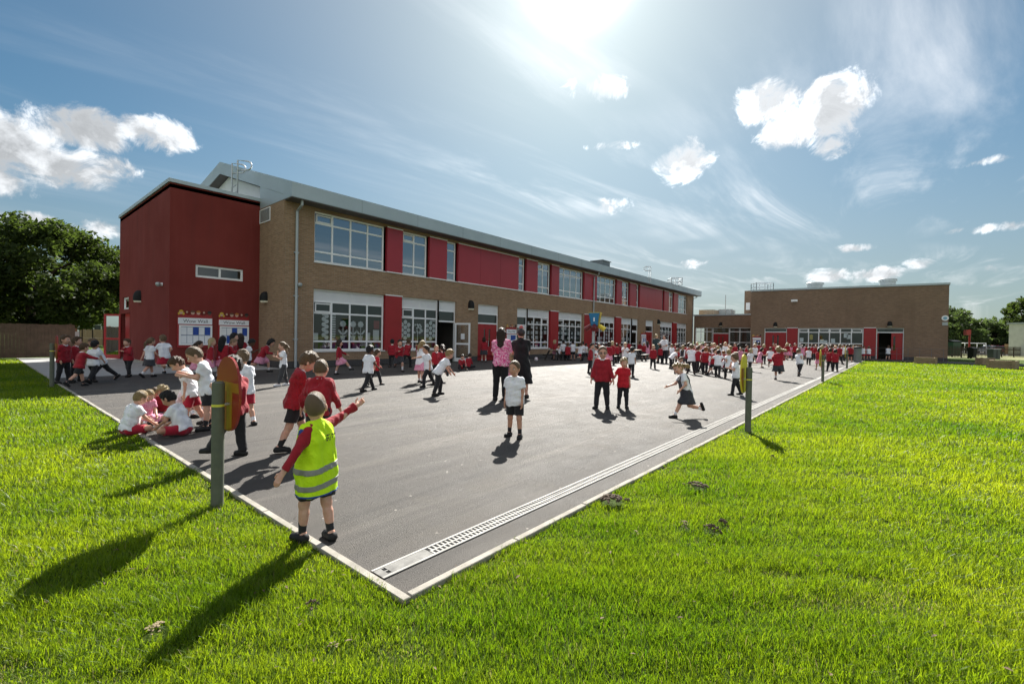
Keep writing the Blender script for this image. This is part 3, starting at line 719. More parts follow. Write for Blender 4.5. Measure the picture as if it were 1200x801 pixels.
window(rb, RBF, rw[0], rw[1], rw[2], rw[3], [.5], [], depth=.05, sill=False)
window(rb, RBL, 28.6, 29.9, 2.5, 3.1, [], [], depth=.05, sill=False)
mb = MB(); bx(mb, RBL, dw[0], dw[1]-.85, .02, .07, .02, 2.28); mb.build('door', REDDOOR, rb)
mb = MB(); bx(mb, RBL, dw[1]-.83, dw[1], .5, .55, .02, 2.28); mb.build('door_recess', RENDER, rb)
mb, fn, L = glazed_leaf((BX0-.02, dw[1]-.03), (BX0-.55, dw[1]+.72), .02, 2.28, rb); dl = mb.build('door', REDDOOR, rb)
mb = MB(); mb.quad(fn(.05, 0, .1), fn(L-.05, 0, .1), fn(L-.05, 0, 2.2), fn(.05, 0, 2.2)); mb.build('pane', GLASS, dl, recalc=False)
mb = MB(); mb.tube([fn(L-.06, -.07, .9), fn(L-.06, -.07, 1.3)], .015, 6); mb.build('handle', GALV, dl)
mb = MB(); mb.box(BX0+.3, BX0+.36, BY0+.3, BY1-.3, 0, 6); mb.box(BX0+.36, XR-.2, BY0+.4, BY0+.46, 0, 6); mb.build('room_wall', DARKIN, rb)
# access ladder hand hoops standing on its flat roof
lad = MB(); dR = np.array([math.sin(YAW), -math.cos(YAW), 0])
for (px, pyt, dep) in ((272.0, 191.5, 20.6), (278.6, 187.8, 20.0)):
    t = at_depth(px, pyt, dep); b = np.array([t[0], t[1], BZ-.06]); rad = .19
    pts = [b, t]
    for kk in range(9):
        a = math.pi*kk/8; pts.append((t[0]+dR[0]*(.42+rad*math.sin(a)), t[1]+dR[1]*(.42+rad*math.sin(a)), t[2]-.04-rad*(1-math.cos(a))))
    pts.append((t[0], t[1], t[2]-.44)); lad.tube(pts, .032, 8)
t0_, t1_ = at_depth(272, 191.5, 20.6), at_depth(278.6, 187.8, 20.0)
for z in (7.35, 7.65, 7.95): lad.tube([(t0_[0], t0_[1], z), (t1_[0], t1_[1], z)], .02, 6)
tag(lad.build('roof_ladder', GALV, smooth=True), 'pair of galvanised ladder hoops on the flat roof of the red block', 'ladder')

# ---------------------------------------------------------------- low link and hall
lk = empty('link_building', (60, 15, 0), 'low flat roofed brick link between the long block and the hall', 'school building')
XL, LY0, LY1 = 57.5, 8.0, 19.1
def LNK(s, d, z): return (XL+d, s, z)
LZ = float(onx(848, 368, XL)[2])
def ly(px, py=395): return float(onx(px, py, XL)[1])
lw_top = float(onx(848, 383.6, XL)[2]); ld = (ly(854.2), ly(834.8))
lop = [(LY0+.3, ld[0], .55, lw_top), (ld[0], ld[1], 0, lw_top), (ld[1], ly(814.6), .55, lw_top)]
mb = MB(); wall(mb, LNK, LY0, LY1, 0, LZ-.15, lop); mb.build('wall', BRICK_H, lk, recalc=False)
mb = MB(); mb.box(XL-.08, XL+9, LY0, LY1+.1, LZ-.15, LZ); mb.build('roof', METAL, lk)
trf = .80
window(lk, LNK, LY0+.3, ld[0], .55, lw_top, [.45, .66, .83], [.30, trf], depth=.1)
window(lk, LNK, ld[1], ly(814.6), .55, lw_top, [.33, .68], [.30, trf], depth=.1)
overlight(ld[0], ld[1], lw_top, 2.3, LNK, lk, louv=False); door_pair(lk, LNK, ld[0]+.065, ld[1]-.065, 0, 2.29, REDDOOR)
room(lk, 0, 0, 0, 0, 0, 0) if False else None
mb = MB(); mb.box(XL+4, XL+4.1, LY0, LY1, 0, LZ-.2); mb.box(XL+.3, XL+4, LY0, LY1, LZ-.4, LZ-.3); mb.build('room_wall', DARKIN, lk)
mb = MB(); pa = at_depth(822, 368, 60); pb = at_depth(843, 368, 60); zt = at_depth(830, 364.6, 60)[2]
mb.box(pa[0]-1, pa[0]+1.5, min(pa[1], pb[1]), max(pa[1], pb[1]), LZ, zt+.1); mb.build('roof_light', BENCHT, lk)
mb = MB()
for px, w, top in ((845, 1.2, 363.5), (850, 1.6, 362.4), (856, 1.0, 363.4)):
    q = at_depth(px, top, 60); mb.box(q[0]-.4, q[0]+.4, q[1]-w/2, q[1]+w/2, LZ, q[2])
mb.build('roof_plant', PIPE, lk)
q = at_depth(850.4, 345.5, 60); mb = MB(); mb.tube([(q[0], q[1], LZ), (q[0], q[1], q[2])], [.06, .04], 8); tag(mb.build('mast', PIPE), 'thin grey mast standing on the roof of the low link', 'mast')

hb = empty('hall_building', (60, 4, 0), 'tall plain brown brick hall with a row of white windows and red doors', 'school building')
def hy(px, py=395): return float(onx(px, py, XH)[1])
hz0 = float(onx(1112, 332.6, XH)[2]); hz1 = float(onx(880, 341, XH)[2])
htop = float(onx(980, 384.2, XH)[2])
hd1 = (hy(922), hy(895.6)); hw = (hy(1011.8), hy(935.0)); hd2 = (hy(1059.2), hy(1026.8))
YHR = hy(1111.4, 380); YHL = hy(880.2, 360)
hop = [(hd1[0], hd1[1], 0, htop), (hw[0], hw[1], .95, htop), (hd2[0], hd2[1], 0, htop)]
mb = MB(); wall(mb, HALL, YHR, YHL, 0, hz0-.02, hop)
mb.quad((XH, YHR, hz0-.02), (XH, YHL, hz0-.02), (XH, YHL, hz1), (XH, YHR, hz0-.02))
mb.quad((XH, YHR, 0), (XH+14, YHR, 0), (XH+14, YHR, hz0), (XH, YHR, hz0)); mb.quad((XH, YHL, 0), (XH+14, YHL, 0), (XH+14, YHL, hz1), (XH, YHL, hz1)); mb.build('wall', BRICK_H, hb, recalc=False)
mb = MB(); mb.prism([(YHR-.06, hz0-.05), (YHL+.06, hz1-.05), (YHL+.06, hz1+.12), (YHR-.06, hz0+.12)], lambda a, b, t: (t, a, b), XH-.07, XH+14); mb.build('roof', METAL, hb)
mb = MB(); bx(mb, HALL, YHR-.005, hd2[0], -.02, .0, 0, .3); bx(mb, HALL, hd2[1], hd1[0], -.02, .0, 0, .3); bx(mb, HALL, hd1[1], YHL, -.02, .0, 0, .3); mb.build('plinth', PLINTH, hb)
W = hw[1]-hw[0]; cuts = [(hw[1]-hy(px))/W for px in (947.3, 959.3, 971.9, 984.7, 997.6)]
cols = sorted(1-c for c in cuts)
window(hb, HALL, hw[0], hw[1], .95, htop, cols, [.22, .78], depth=.08, opener=((0, 2), (2, 2), (3, 2), (5, 2)))
zt2 = htop-.36
overlight(hd1[0], hd1[1], htop, zt2-.08, HALL, hb, louv=False); door_pair(hb, HALL, hd1[0]+.065, hd1[1]-.065, 0, zt2-.09, REDDOOR)
overlight(hd2[0], hd2[1], htop, zt2-.08, HALL, hb, louv=False)
dmid = (hd2[0]+hd2[1])/2 - .1
door_pair(hb, HALL, hd2[0]+.065, dmid, 0, zt2-.09, REDDOOR, leaves=1)
mb = MB(); mb.box(XH+.2, XH+1.1, hd2[1]-.15, hd2[1]-.10, .02, zt2-.1); mb.build('door', REDDOOR, hb)
for (a, b) in ((hw[1]+.02, hd1[0]-.02), (hd2[1]+.02, hw[0]-.02)):
    mb = MB(); bx(mb, HALL, a, b, -.03, .1, .3, htop-.01); pn = mb.build('red_panel', REDDOOR, hb)
    mb = MB(); bx(mb, HALL, a-.01, b+.01, -.05, -.002, htop-.008, htop+.05); mb.build('trim', UPVC, pn)
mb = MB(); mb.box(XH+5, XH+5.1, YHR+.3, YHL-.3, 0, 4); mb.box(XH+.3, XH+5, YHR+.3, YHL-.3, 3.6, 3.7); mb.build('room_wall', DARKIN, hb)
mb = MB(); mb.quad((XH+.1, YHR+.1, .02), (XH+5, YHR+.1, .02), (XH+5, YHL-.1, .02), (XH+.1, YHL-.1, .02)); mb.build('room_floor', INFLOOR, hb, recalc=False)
mb = MB()
for px, pz in ((939, 398), (963, 400), (967, 401), (991, 393), (994.6, 394.5), (976, 399)):
    y = hy(px); z = float(onx(px, pz, XH)[2]); mb.box(XH+.2, XH+.21, y-.16, y+.16, z-.2, z+.2)
mb.build('paper_decoration', PAPER, hb)
mb = MB()
for z in (393.5, 396.3): y = hy(950.2); zz = float(onx(950, z, XH)[2]); mb.lathe([(.01, -.16), (.14, -.1), (.16, 0), (.14, .1), (.01, .16)], (XH+.22, y, zz), 10, .2, 1)
mb.build('paper_decoration', COLP[3], hb)
# upper set-back piece and roof furniture
mb = MB(); ya, yb = float(onx(881, 350, 61)[1]), float(onx(872.4, 350, 61)[1]); zt = float(onx(876, 340.6, 61)[2])
mb.box(61, 66, ya-3, yb, 3, zt); mb.build('upper_wall', BRICK_H, hb)
y = float(onx(876.6, 358, 61)[1]); z0_, z1_ = float(onx(876, 363, 61)[2]), float(onx(876, 354.5, 61)[2]); mb = MB(); mb.box(60.95, 61.0, y-.22, y+.22, z0_, z1_); mb.build('upper_window', UPVC, hb)
for (pa, pb, pt, pbm) in ((946, 964, 331.3, 338.5), (1031.5, 1049, 327, 336.5)):
    dep = 49; a, b, c = at_depth(pa, pt, dep), at_depth(pb, pt, dep), at_depth((pa+pb)/2, pbm, dep); r = np.linalg.norm(b-a)/2; cc = (a+b)/2
    mb = MB(); h = a[2]-c[2]; mb.lathe([(r*.86, -h-.6), (r*.86, -.28), (r, -.26), (r, -.03), (r*.9, 0.02), (.05, .05)], (cc[0], cc[1], cc[2]), 20); mb.build('roof_vent', PIPE, hb)
def railbox(name, px0, px1, pt, pbm, dep, label, n=5):
    mb = MB(); a, b = at_depth(px0, pt, dep), at_depth(px1, pt, dep); zb = at_depth(px0, pbm, dep)[2]; d = np.array([math.cos(YAW), math.sin(YAW), 0])*1.1
    A = np.array([a[0], a[1], a[2]]); B = np.array([b[0], b[1], a[2]])
    for (p_, q_) in ((A, B), (A+d, B+d), (A, A+d), (B, B+d)):
        for dz in (0, -.45): mb.tube([p_+[0,0,dz], q_+[0,0,dz]], .035, 6)
        for i in range(n):
            q = p_+(q_-p_)*i/(n-1); mb.tube([q, (q[0], q[1], zb)], .035, 6)
    return tag(mb.build(name, GALV), label, 'railing')
railbox('guard_rail', 886.5, 906.5, 331.2, 339.6, 50, 'galvanised guard rail on the hall roof', 3)
railbox('guard_rail', 787, 799.5, 325.3, 334, 49, 'galvanised guard rail on the far end of the long roof', 4)
mb = MB()
for px in (760.6, 762.8):
    t = at_depth(px, 312.3, 43); mb.tube([(t[0], t[1], t[2]-1.4), t], .03, 6)
    mb.tube([t]+[(t[0]-dR[0]*(.3+.2*math.sin(a)), t[1]-dR[1]*(.3+.2*math.sin(a)), t[2]-.2*(1-math.cos(a))) for a in [math.pi*i/6 for i in range(7)]]+[(t[0], t[1], t[2]-.4)], .03, 6)
tag(mb.build('roof_ladder', GALV), 'small ladder hoops rising above the long metal roof near its far end', 'ladder')
# ================================================================== THINGS FIXED TO THE WALLS
def np_mesh(name, V, Q, mat, parent=None, smooth=False, rnd=None, loc=None):
    """mesh from numpy arrays; Q is a list of (faces array n x k)"""
    me = bpy.data.meshes.new(name); V = np.asarray(V, dtype=np.float32)
    me.vertices.add(len(V)); me.vertices.foreach_set('co', V.ravel())
    loops = np.concatenate([q.ravel() for q in Q]).astype(np.int32); tot = np.concatenate([np.full(len(q), q.shape[1]) for q in Q]).astype(np.int32)
    st = np.concatenate([[0], np.cumsum(tot)[:-1]]).astype(np.int32)
    me.loops.add(len(loops)); me.loops.foreach_set('vertex_index', loops)
    me.polygons.add(len(tot)); me.polygons.foreach_set('loop_start', st); me.polygons.foreach_set('loop_total', tot)
    if smooth: me.polygons.foreach_set('use_smooth', np.ones(len(tot), bool))
    if rnd is not None:
        a = me.attributes.new('rnd', 'FLOAT', 'POINT'); a.data.foreach_set('value', np.asarray(rnd, np.float32))
    me.update(calc_edges=True)
    me.materials.append(mat)
    o = bpy.data.objects.new(name, me); COL.objects.link(o)
    if parent is not None: o.parent = parent
    if loc is not None: o.location = loc
    return o

def text_mesh(name, body, fn, s, z, width, height, d, mat, parent, rel):
    cu = bpy.data.curves.new(name, 'FONT'); cu.body = body; cu.align_x = 'CENTER'; cu.align_y = 'CENTER'; cu.size = 1.0
    t = bpy.data.objects.new(name, cu); COL.objects.link(t)
    dg = bpy.context.evaluated_depsgraph_get(); me = bpy.data.meshes.new_from_object(t.evaluated_get(dg))
    bpy.data.objects.remove(t)
    co = np.array([v.co[:] for v in me.vertices]); w = co[:,0].max()-co[:,0].min(); h = co[:,1].max()-co[:,1].min()
    cx0, cy0 = (co[:,0].max()+co[:,0].min())/2, (co[:,1].max()+co[:,1].min())/2
    for v in me.vertices:
        p = fn(s+(v.co.x-cx0)/w*width, d, z+(v.co.y-cy0)/h*height); v.co = (p[0]-rel[0], p[1]-rel[1], p[2]-rel[2])
    me.materials.clear(); me.materials.append(mat)
    o = bpy.data.objects.new(name, me); COL.objects.link(o); o.parent = parent; return o

SKINS = [M('board_skin_pale', (.62, .40, .30), None, 20, .6), M('board_skin_brown', (.10, .05, .03), None, 20, .6)]
HAIRB = [M('board_hair_yellow', (.65, .42, .04), None, 20, .6), M('board_hair_brown', (.14, .06, .03), None, 20, .6), M('board_hair_orange', (.5, .17, .03), None, 20, .6), M('board_hair_black', (.02, .02, .02), None, 20, .6)]
INK = M('dark_ink', (.025, .025, .03), None, 20, .6)
def notice_board(fn, s0, s1, zt, zm, zb, label, text=True, heads=True, seed=0):
    """header, glazed case, cut-out painted heads along the top"""
    rr = random.Random(seed); c = fn((s0+s1)/2, 0, zb)
    t = empty('notice_board', c, label, 'notice board', 'notice boards on the school walls'); rel = c
    W = s1-s0
    mb = MB(); bx(mb, fn, s0-.02, s1+.02, -.05, -.004, zb, zt+.03); 
    pts = []
    n = 7 if heads else 0
    for i in range(n+1): pts.append((s0+W*i/max(n, 1), zt+.03+(.12+.06*math.sin(i*2.1) if heads else .0)))
    if heads: mb.prism([(s0, zt+.028), (s1, zt+.028)]+pts[::-1], lambda a, b, q: fn(a, q, b), -.05, -.01)
    mb.build('backboard', REDDOOR, t)
    if heads:
        for i in range(6):
            s = s0+W*(i+.5)/6; big = i in (0, 2, 3, 5); z = zt+.17+(.04 if big else .06); r = .075 if big else .04
            sk = SKINS[1] if i == 5 else SKINS[0]
            mb = MB(); mb.prism([(s+r*.85*math.cos(2*math.pi*k/14), z+r*math.sin(2*math.pi*k/14)) for k in range(14)], lambda a, b, q: fn(a, q, b), -.062, -.05); h = mb.build('painted_head', sk, t)
            if big:
                mb = MB(); r2 = r*1.15; mb.prism([(s+r2*.9*math.cos(math.pi*k/9), z+.015+r2*math.sin(math.pi*k/9)) for k in range(10)], lambda a, b, q: fn(a, q, b), -.066, -.0625)
                if i == 0: 
                    for sg in (-1, 1): mb.prism([(s+sg*r+.04*math.cos(2*math.pi*k/8), z-.05+.05*math.sin(2*math.pi*k/8)) for k in range(8)], lambda a, b, q: fn(a, q, b), -.066, -.0625)
                mb.build('painted_hair', HAIRB[(0, 0, 1, 2, 0, 3)[i]], h)
    mb = MB(); bx(mb, fn, s0, s1, -.065, -.051, zm, zt); hd = mb.build('header', PAPER, t)
    if text: text_mesh('lettering', 'Wow Wall', fn, (s0+s1)/2, (zm+zt)/2, W*.72, (zt-zm)*.5, -.067, INK, hd, rel)
    mb = MB(); a, b, e, f = s0+.03, s1-.0, zb+.1, zm-.04; q = .06
    bx(mb, fn, a, b, -.085, -.051, e, e+q); bx(mb, fn, a, b, -.085, -.051, f-q, f); bx(mb, fn, a, a+q, -.085, -.051, e+q, f-q); bx(mb, fn, b-q, b, -.085, -.051, e+q, f-q); mb.build('case_frame', UPVC, t)
    mb = MB(); bx(mb, fn, a+q, b-q, -.06, -.052, e+q, f-q); mb.build('pinboard', M('pin_grey', (.25, .3, .4), None, 9, .8), t)
    mb = MB(); mbb = MB(); cols = 5
    for i in range(cols):
        for j in range(2):
            sa = a+q+(b-a-2*q)*(i+.04)/cols; sb = a+q+(b-a-2*q)*(i+.95)/cols; za = e+q+(f-e-2*q)*(j+.04)/2; zb2 = e+q+(f-e-2*q)*(j+.94)/2
            bx(mbb if (i in (2, 4) and j == 1) or rr.random() < .08 else mb, fn, sa, sb, -.064, -.0605, za, zb2)
    mb.build('paper', PAPER, t)
    if mbb.v: mbb.build('paper', BLUEP, t)
    return t
z_t, z_m = float(ony(228, 372.6, BY0)[2]), float(ony(228, 379.8, BY0)[2]); z_b = float(ony(228, 407, BY0)[2])
notice_board(RBF, fx(208.2, 380, BY0), fx(248, 380, BY0), z_t, z_m, z_b, 'larger notice board headed Wow Wall on the red wall, farther from the brick corner', seed=1)
z_t2, z_m2 = float(ony(273, 375, BY0)[2]), float(ony(273, 381, BY0)[2])
notice_board(RBF, fx(256, 380, BY0), fx(291, 380, BY0), z_t2, z_m2, z_b, 'notice board headed Wow Wall on the red wall, next to the brick corner', seed=2)
notice_board(FAC, fx(593), fx(604.5), 1.95, 1.68, .75, 'notice board on the brick pier beside the red double doors behind the women', seed=3)
notice_board(FAC, fx(751.4), fx(756.6), 1.95, 1.68, .75, 'notice board on the brick beside the far red door of the long block', seed=4)
def HALLR(s, d, z): return (XH+d, -s, z)
notice_board(HALLR, -hy(882.2), -hy(892), 1.85, 1.65, .8, 'pale notice board on the hall wall beside its first red doors', text=False, seed=5)

def lamp_shape(mbh, mbd, c, nrm, side, w=.36, h=.46):
    """half-round bulkhead: dark dome hood with a pale lens under it"""
    c = np.array(c, float); nrm = np.array(nrm, float); side = np.array(side, float); up = np.array([0, 0, 1.0])
    prof = [(1.0, 0), (1.0, .35), (.92, .62), (.72, .84), (.42, .97), (.06, 1.0)]
    vs = []; n = 10
    for (r, z) in prof:
        for j in range(n+1):
            a = math.pi*j/n; vs.append(c + side*(w/2*r*math.cos(a)) + nrm*(.26*r*math.sin(a)) + up*(z*h))
    fs = [(i*(n+1)+j, i*(n+1)+j+1, (i+1)*(n+1)+j+1, (i+1)*(n+1)+j) for i in range(len(prof)-1) for j in range(n)]
    mbh.add(vs, fs); mbh.add([c+side*w/2, c-side*w/2, c-side*w/2*.06+up*h, c+side*w/2*.06+up*h], [(0, 1, 2, 3)])
    vs = [c + side*(w/2*.93*math.cos(math.pi*j/n)) + nrm*(.245*math.sin(math.pi*j/n)) - up*.0 for j in range(n+1)]; vs2 = [v - up*.075 - nrm*.02 for v in vs]
    mbd.add(vs+vs2, [tuple(range(n+1)), tuple(range(n+1, 2*n+2))[::-1]] + [(j, j+1, n+2+j, n+1+j) for j in range(n)])
def wall_lamp(p, nrm, side, label, w=.36):
    t = empty('wall_lamp', p, label, 'wall lamp', 'black wall lamps on the school')
    a, b = MB(), MB(); lamp_shape(a, b, p, nrm, side, w, w*1.25); a.build('hood', BLACKM, t, smooth=True); b.build('lens', LAMPW, t)
nF, sF = (0, -1, 0), (1, 0, 0); nX, sX = (-1, 0, 0), (0, 1, 0)
wall_lamp(ony(551.3, 361.5, YF-.004), nF, sF, 'black wall lamp on the brick between the open white door and the red doors', .40)
wall_lamp(ony(771, 379.6, YF-.004), nF, sF, 'black wall lamp on the long block beside its far red door', .4)
wall_lamp(onx(311.8, 352.4, X0F-.004), nX, sX, 'black wall lamp on the brick end wall below the vent', .32)
wall_lamp(onx(164.2, 352.3, BX0-.004), nX, sX, 'black wall lamp on the dark red side wall near its open door', .38)
wall_lamp(onx(844.7, 381.6, XL-.004), nX, sX, 'black wall lamp over the doors of the low link', .36)
wall_lamp(onx(908.6, 382.4, XH-.004), nX, sX, 'black wall lamp over the first red doors of the hall', .36)
wall_lamp(onx(1042.7, 382.0, XH-.004), nX, sX, 'black wall lamp over the half open hall doorway', .36)
def cctv(p, nrm, label):
    p = np.array(p, float); n = np.array(nrm, float); t = empty('security_camera', p, label, 'security camera')
    mb = MB(); mb.cyl(p, p+n*.09, .07, .06, 12); mb.build('bracket', UPVC, t)
    mb = MB(); q = p+n*.14; mb.lathe([(.01, -.10), (.06, -.085), (.09, -.03), (.095, .02), (.07, .06), (.01, .075)], q, 12); mb.build('dome', PIPE, t, smooth=True)
cctv(ony(349.6, 333.5, YF-.001), nF, 'small white dome camera on the brick beside the first downpipe')
cctv(onx(190.4, 333, BX0-.001), nX, 'small white dome camera high on the dark red side wall')
p = onx(931.5, 353.5, XH-.001); t = empty('flood_light', p, 'small floodlight fixed high on the blank hall wall', 'floodlight')
mb = MB(); mb.box(p[0]-.28, p[0], p[1]-.05, p[1]+.05, p[2]-.03, p[2]+.03); mb.build('arm', GALV, t); mb = MB(); mb.box(p[0]-.42, p[0]-.28, p[1]-.28, p[1]+.28, p[2]-.02, p[2]+.2); mb.build('head', UPVC, t, bevel=.02)
p = onx(1107.6, 372.6, XH-.001); t = empty('alarm_disc', p, 'round white and blue alarm disc at the hall corner', 'alarm')
mb = MB(); mb.cyl((p[0]-.06, p[1], p[2]), (p[0], p[1], p[2]), .23, n=24); mb.build('rim', UPVC, t); mb = MB(); mb.cyl((p[0]-.075, p[1], p[2]), (p[0]-.061, p[1], p[2]), .13, n=20); mb.build('badge', M('badge_blue', (.25, .48, .62), None, 9, .5), t)
mb = MB(); mb.box(p[0]-.05, p[0], p[1]-.17, p[1]+.17, p[2]-.62, p[2]-.34); mb.build('label_plate', PIPE, t)

# ================================================================== PLAYGROUND EQUIPMENT
PRED = M('board_red', (.30, .018, .014), (.25, .016, .013), 3, .35); PAMB = M('board_amber', (.40, .17, .016), (.34, .14, .014), 3, .35); PYEL = M('board_yellow', (.72, .56, .03), None, 3, .35)
def play_post(p, h, along, side, label, board=True, two=('r', 'y')):
    """square-shouldered post with an oval two-colour board bracketed to its playground side"""
    along = np.array(along, float); side = np.array(side, float); p = np.array(p, float)
    t = empty('play_post', p, label, 'post', 'green posts along the edge of the playground'); r = .046
    mb = MB(); mb.lathe([(r, -.02), (r, h-.012), (r-.012, h)], p, 20); mb.build('post', POSTG, t, smooth=False)
    mb = MB(); mb.lathe([(r+.0015, h-.205), (r+.0015, h-.185)], p, 20, caps=False); mb.build('band', YBAND, t)
    if not board: return t
    c = p + side*.085 + along*.035; H, Wd = .31, (.265 if two[0] == 'r' else .20)
    def fn(a, b, q): v = c + along*a + side*q; return (v[0], v[1], b)
    zc = h-.11
    out = [(Wd*math.copysign(abs(math.cos(a))**.85, math.cos(a)), zc+H*math.copysign(abs(math.sin(a))**.9, math.sin(a))) for a in [2*math.pi*i/40 for i in range(40)]]
    mb = MB(); mb.prism(out, fn, -.009, .009); bd = mb.build('board', PRED if two[0] == 'r' else PYEL, t)
    inl = PAMB if two[1] == 'a' else PYEL
    for sg in (-1, 1):
        mb = MB(); k = sg*.0105
        if two[0] == 'r':
            mb.prism([(-Wd*.93, zc+.10), (Wd*.93, zc+.10), (Wd*.985, zc+.02), (-Wd*.985, zc+.02)], fn, k-.001, k+.001)
            mb.prism([(-Wd*.45, zc+.0195), (0, zc+.0195), (0, zc-H*.97), (-Wd*.42, zc-H*.88)], fn, k-.001, k+.001)
        else:
            mb.prism([(-Wd*.9, zc+.09), (-Wd*.02, zc+.09), (-Wd*.02, zc-H*.98), (-Wd*.5, zc-H*.8), (-Wd*.95, zc-.05)], fn, k-.001, k+.001)
        mb.build('inlay', inl if two[0] == 'r' else PRED, bd)
    mb = MB(); v0, v1 = p+np.array([0, 0, h-.19]), c-along*.035+np.array([0, 0, h-.19]); mb.box(-.03, .03, -.006, .006, -.085, .0, lambda a, b, q: tuple(v1 + along*a + np.array([0, 0, b]) + side*q)); mb.build('bracket', GALV, t)
    mb = MB(); mb.tube([v1+side*.03, v1+side*.05+along*.02], .02, 8); mb.build('bolt', BLACKM, t)
    return t
A_Y, S_X, A_X, S_Y = (0, 1, 0), (1, 0, 0), (1, 0, 0), (0, 1, 0)
def hgt(px, pf, pt): p = onz(px, pf); return float(at_depth(px, pt, float((p-CAMP)@FW))[2])
p = onz(254.5, 592); play_post(p, hgt(254.5, 592, 446.5), A_Y, S_X, 'green post with amber and dark red oval board, near the boy in yellow vest', two=('r', 'a'))
p = onz(60.8, 452); play_post(p, hgt(60.8, 452, 402), A_Y, S_X, 'grey green post at the far left kerb beside the boys by the fence', two=('r', 'a'))
p = onz(876.4, 505); play_post(p, hgt(876.4, 505, 430), A_X, S_Y, 'green post with yellow and red oval board beside a boy in white shirt', two=('y', 'r'))
p = onz(964, 447.5); play_post(p, hgt(964, 447.5, 415.8), A_X, S_Y, 'dark post with a yellow edged board, second along the long drain', two=('y', 'r'))
p = onz(992.4, 431.6); play_post(p, hgt(992.4, 431.6, 410), A_X, S_Y, 'farthest small dark post on the grass corner before the hall', two=('y', 'r'))

# funnel ball goal: tapered four-sided hopper on a pole with outlets
p = onz(694.6, 437); fb = empty('funnel_goal', p, 'blue and yellow funnel ball goal on a grey pole in the playground', 'ball goal')
dep = float((p-CAMP)@FW); zt = float(at_depth(697, 366.5, dep)[2]); z1 = float(at_depth(697, 381.5, dep)[2])
mb = MB(); mb.tube([p, (p[0], p[1], zt-.15)], .06, 12); mb.build('pole', PIPE, fb)
cc = np.array([p[0], p[1], 0]) + np.array([math.sin(YAW), -math.cos(YAW), 0])*.06
def rot2(a, v): return np.array([v[0]*math.cos(a)-v[1]*math.sin(a), v[0]*math.sin(a)+v[1]*math.cos(a)])
base_a = math.atan2(-cc[1], -cc[0]) - math.radians(9)
cols = [M('funnel_blue', (.02, .20, .42), None, 4, .35), PYEL, M('funnel_red', (.16, .012, .016), None, 4, .35), M('funnel_green', (.04, .3, .08), None, 4, .35)]
for i in range(4):
    a = base_a - math.pi/2 + i*math.pi/2 + math.pi/2
    n2 = np.array([math.cos(a), math.sin(a)]); s2 = np.array([-n2[1], n2[0]]); rt, rb_ = .24, .155
    def q(s, z, r, o=0): v = cc[:2] + n2*(r+o) + s2*s*r; return (v[0], v[1], z)
    mb = MB(); mb.add([q(-1, zt, rt), q(1, zt, rt), q(1, z1, rb_), q(-1, z1, rb_), q(-1, zt, rt, -.03), q(1, zt, rt, -.03), q(1, z1, rb_, -.03), q(-1, z1, rb_, -.03)], [(0,1,2,3),(7,6,5,4),(0,4,5,1),(3,2,6,7),(0,3,7,4),(1,5,6,2)])
    sd = mb.build('hopper_side', cols[i], fb)
    mb = MB(); v = cc[:2] + n2*.16; w = cc[:2] + n2*.40; z0 = z1-.06
    mb.tube([(v[0], v[1], z0+.06), (w[0], w[1], z0-.10)], [.085, .105], 14); mb.build('outlet', (cols[2], PYEL, cols[2], cols[2])[i], fb)
mb = MB(); 
v = cc[:2] + np.array([math.cos(base_a), math.sin(base_a)])*.27; s2 = np.array([-math.sin(base_a), math.cos(base_a)])
mb.add([(v[0]+s2[0]*a, v[1]+s2[1]*a, zt-.28+b) for a, b in ((-.025, -.08), (.025, -.08), (.025, .08), (-.025, .08))], [(0,1,2,3)]); mb.build('mark', PAPER, fb)
mb = MB(); 
for i in range(4):
    a0 = base_a+math.pi/4+i*math.pi/2; a1 = a0+math.pi/2; mb.tube([(cc[0]+0.34*math.cos(a0), cc[1]+0.34*math.sin(a0), zt), (cc[0]+0.34*math.cos(a1), cc[1]+0.34*math.sin(a1), zt)], .012, 6)
mb.build('rim', PYEL, fb)

def picnic(p, rz, label, s=.85):
    t = empty('picnic_table', p, label, 'picnic table', 'dark picnic tables by the long block', local=True, rz=rz)
    mb = MB()
    for i in range(5): mb.box(-.75*s, .75*s, (-.35+.142*i)*s, (-.35+.142*i+.13)*s, .70*s, .74*s)
    mb.build('table_top', BENCHT, t)
    for sg in (-1, 1):
        mb = MB(); mb.box(-.75*s, .75*s, sg*.72*s-.13*s, sg*.72*s+.13*s, .41*s, .45*s); mb.build('bench_seat', BENCHT if sg > 0 else BENCHW, t)
        mb = MB(); x = sg*.52*s
        for k in (-1, 1): mb.add([(x-.03, k*.24*s, .7*s), (x+.03, k*.24*s, .7*s), (x+.03, k*.36*s, .7*s), (x-.03, k*.36*s, .7*s), (x-.03, k*.62*s, 0), (x+.03, k*.62*s, 0), (x+.03, k*.74*s, 0), (x-.03, k*.74*s, 0)], [(0,1,2,3),(7,6,5,4),(0,4,5,1),(1,5,6,2),(2,6,7,3),(3,7,4,0)])
        mb.box(x-.032, x+.032, -.85*s, .85*s, .32*s, .405*s); mb.build('leg', BENCHW, t)
    return t
picnic((*onz(743, 422.5)[:2], 0), .2, 'dark picnic table with pale top near the far red door', 1.0)
picnic((*onz(652, 421.5)[:2], 0), .1, 'dark picnic table below the window left of the funnel goal', .9)
picnic((*onz(709, 424.5)[:2], 0), .3, 'dark picnic table beside the funnel goal pole', .95)
picnic((*onz(862, 426)[:2], 0), .8, 'dark picnic table among the crowd before the link', 1.0)
p = onz(628.2, 423.0); mb = MB(); 
bm = bmesh.new(); bmesh.ops.create_icosphere(bm, subdivisions=3, radius=.125)
me = bpy.data.meshes.new('ball'); bm.to_mesh(me); bm.free()
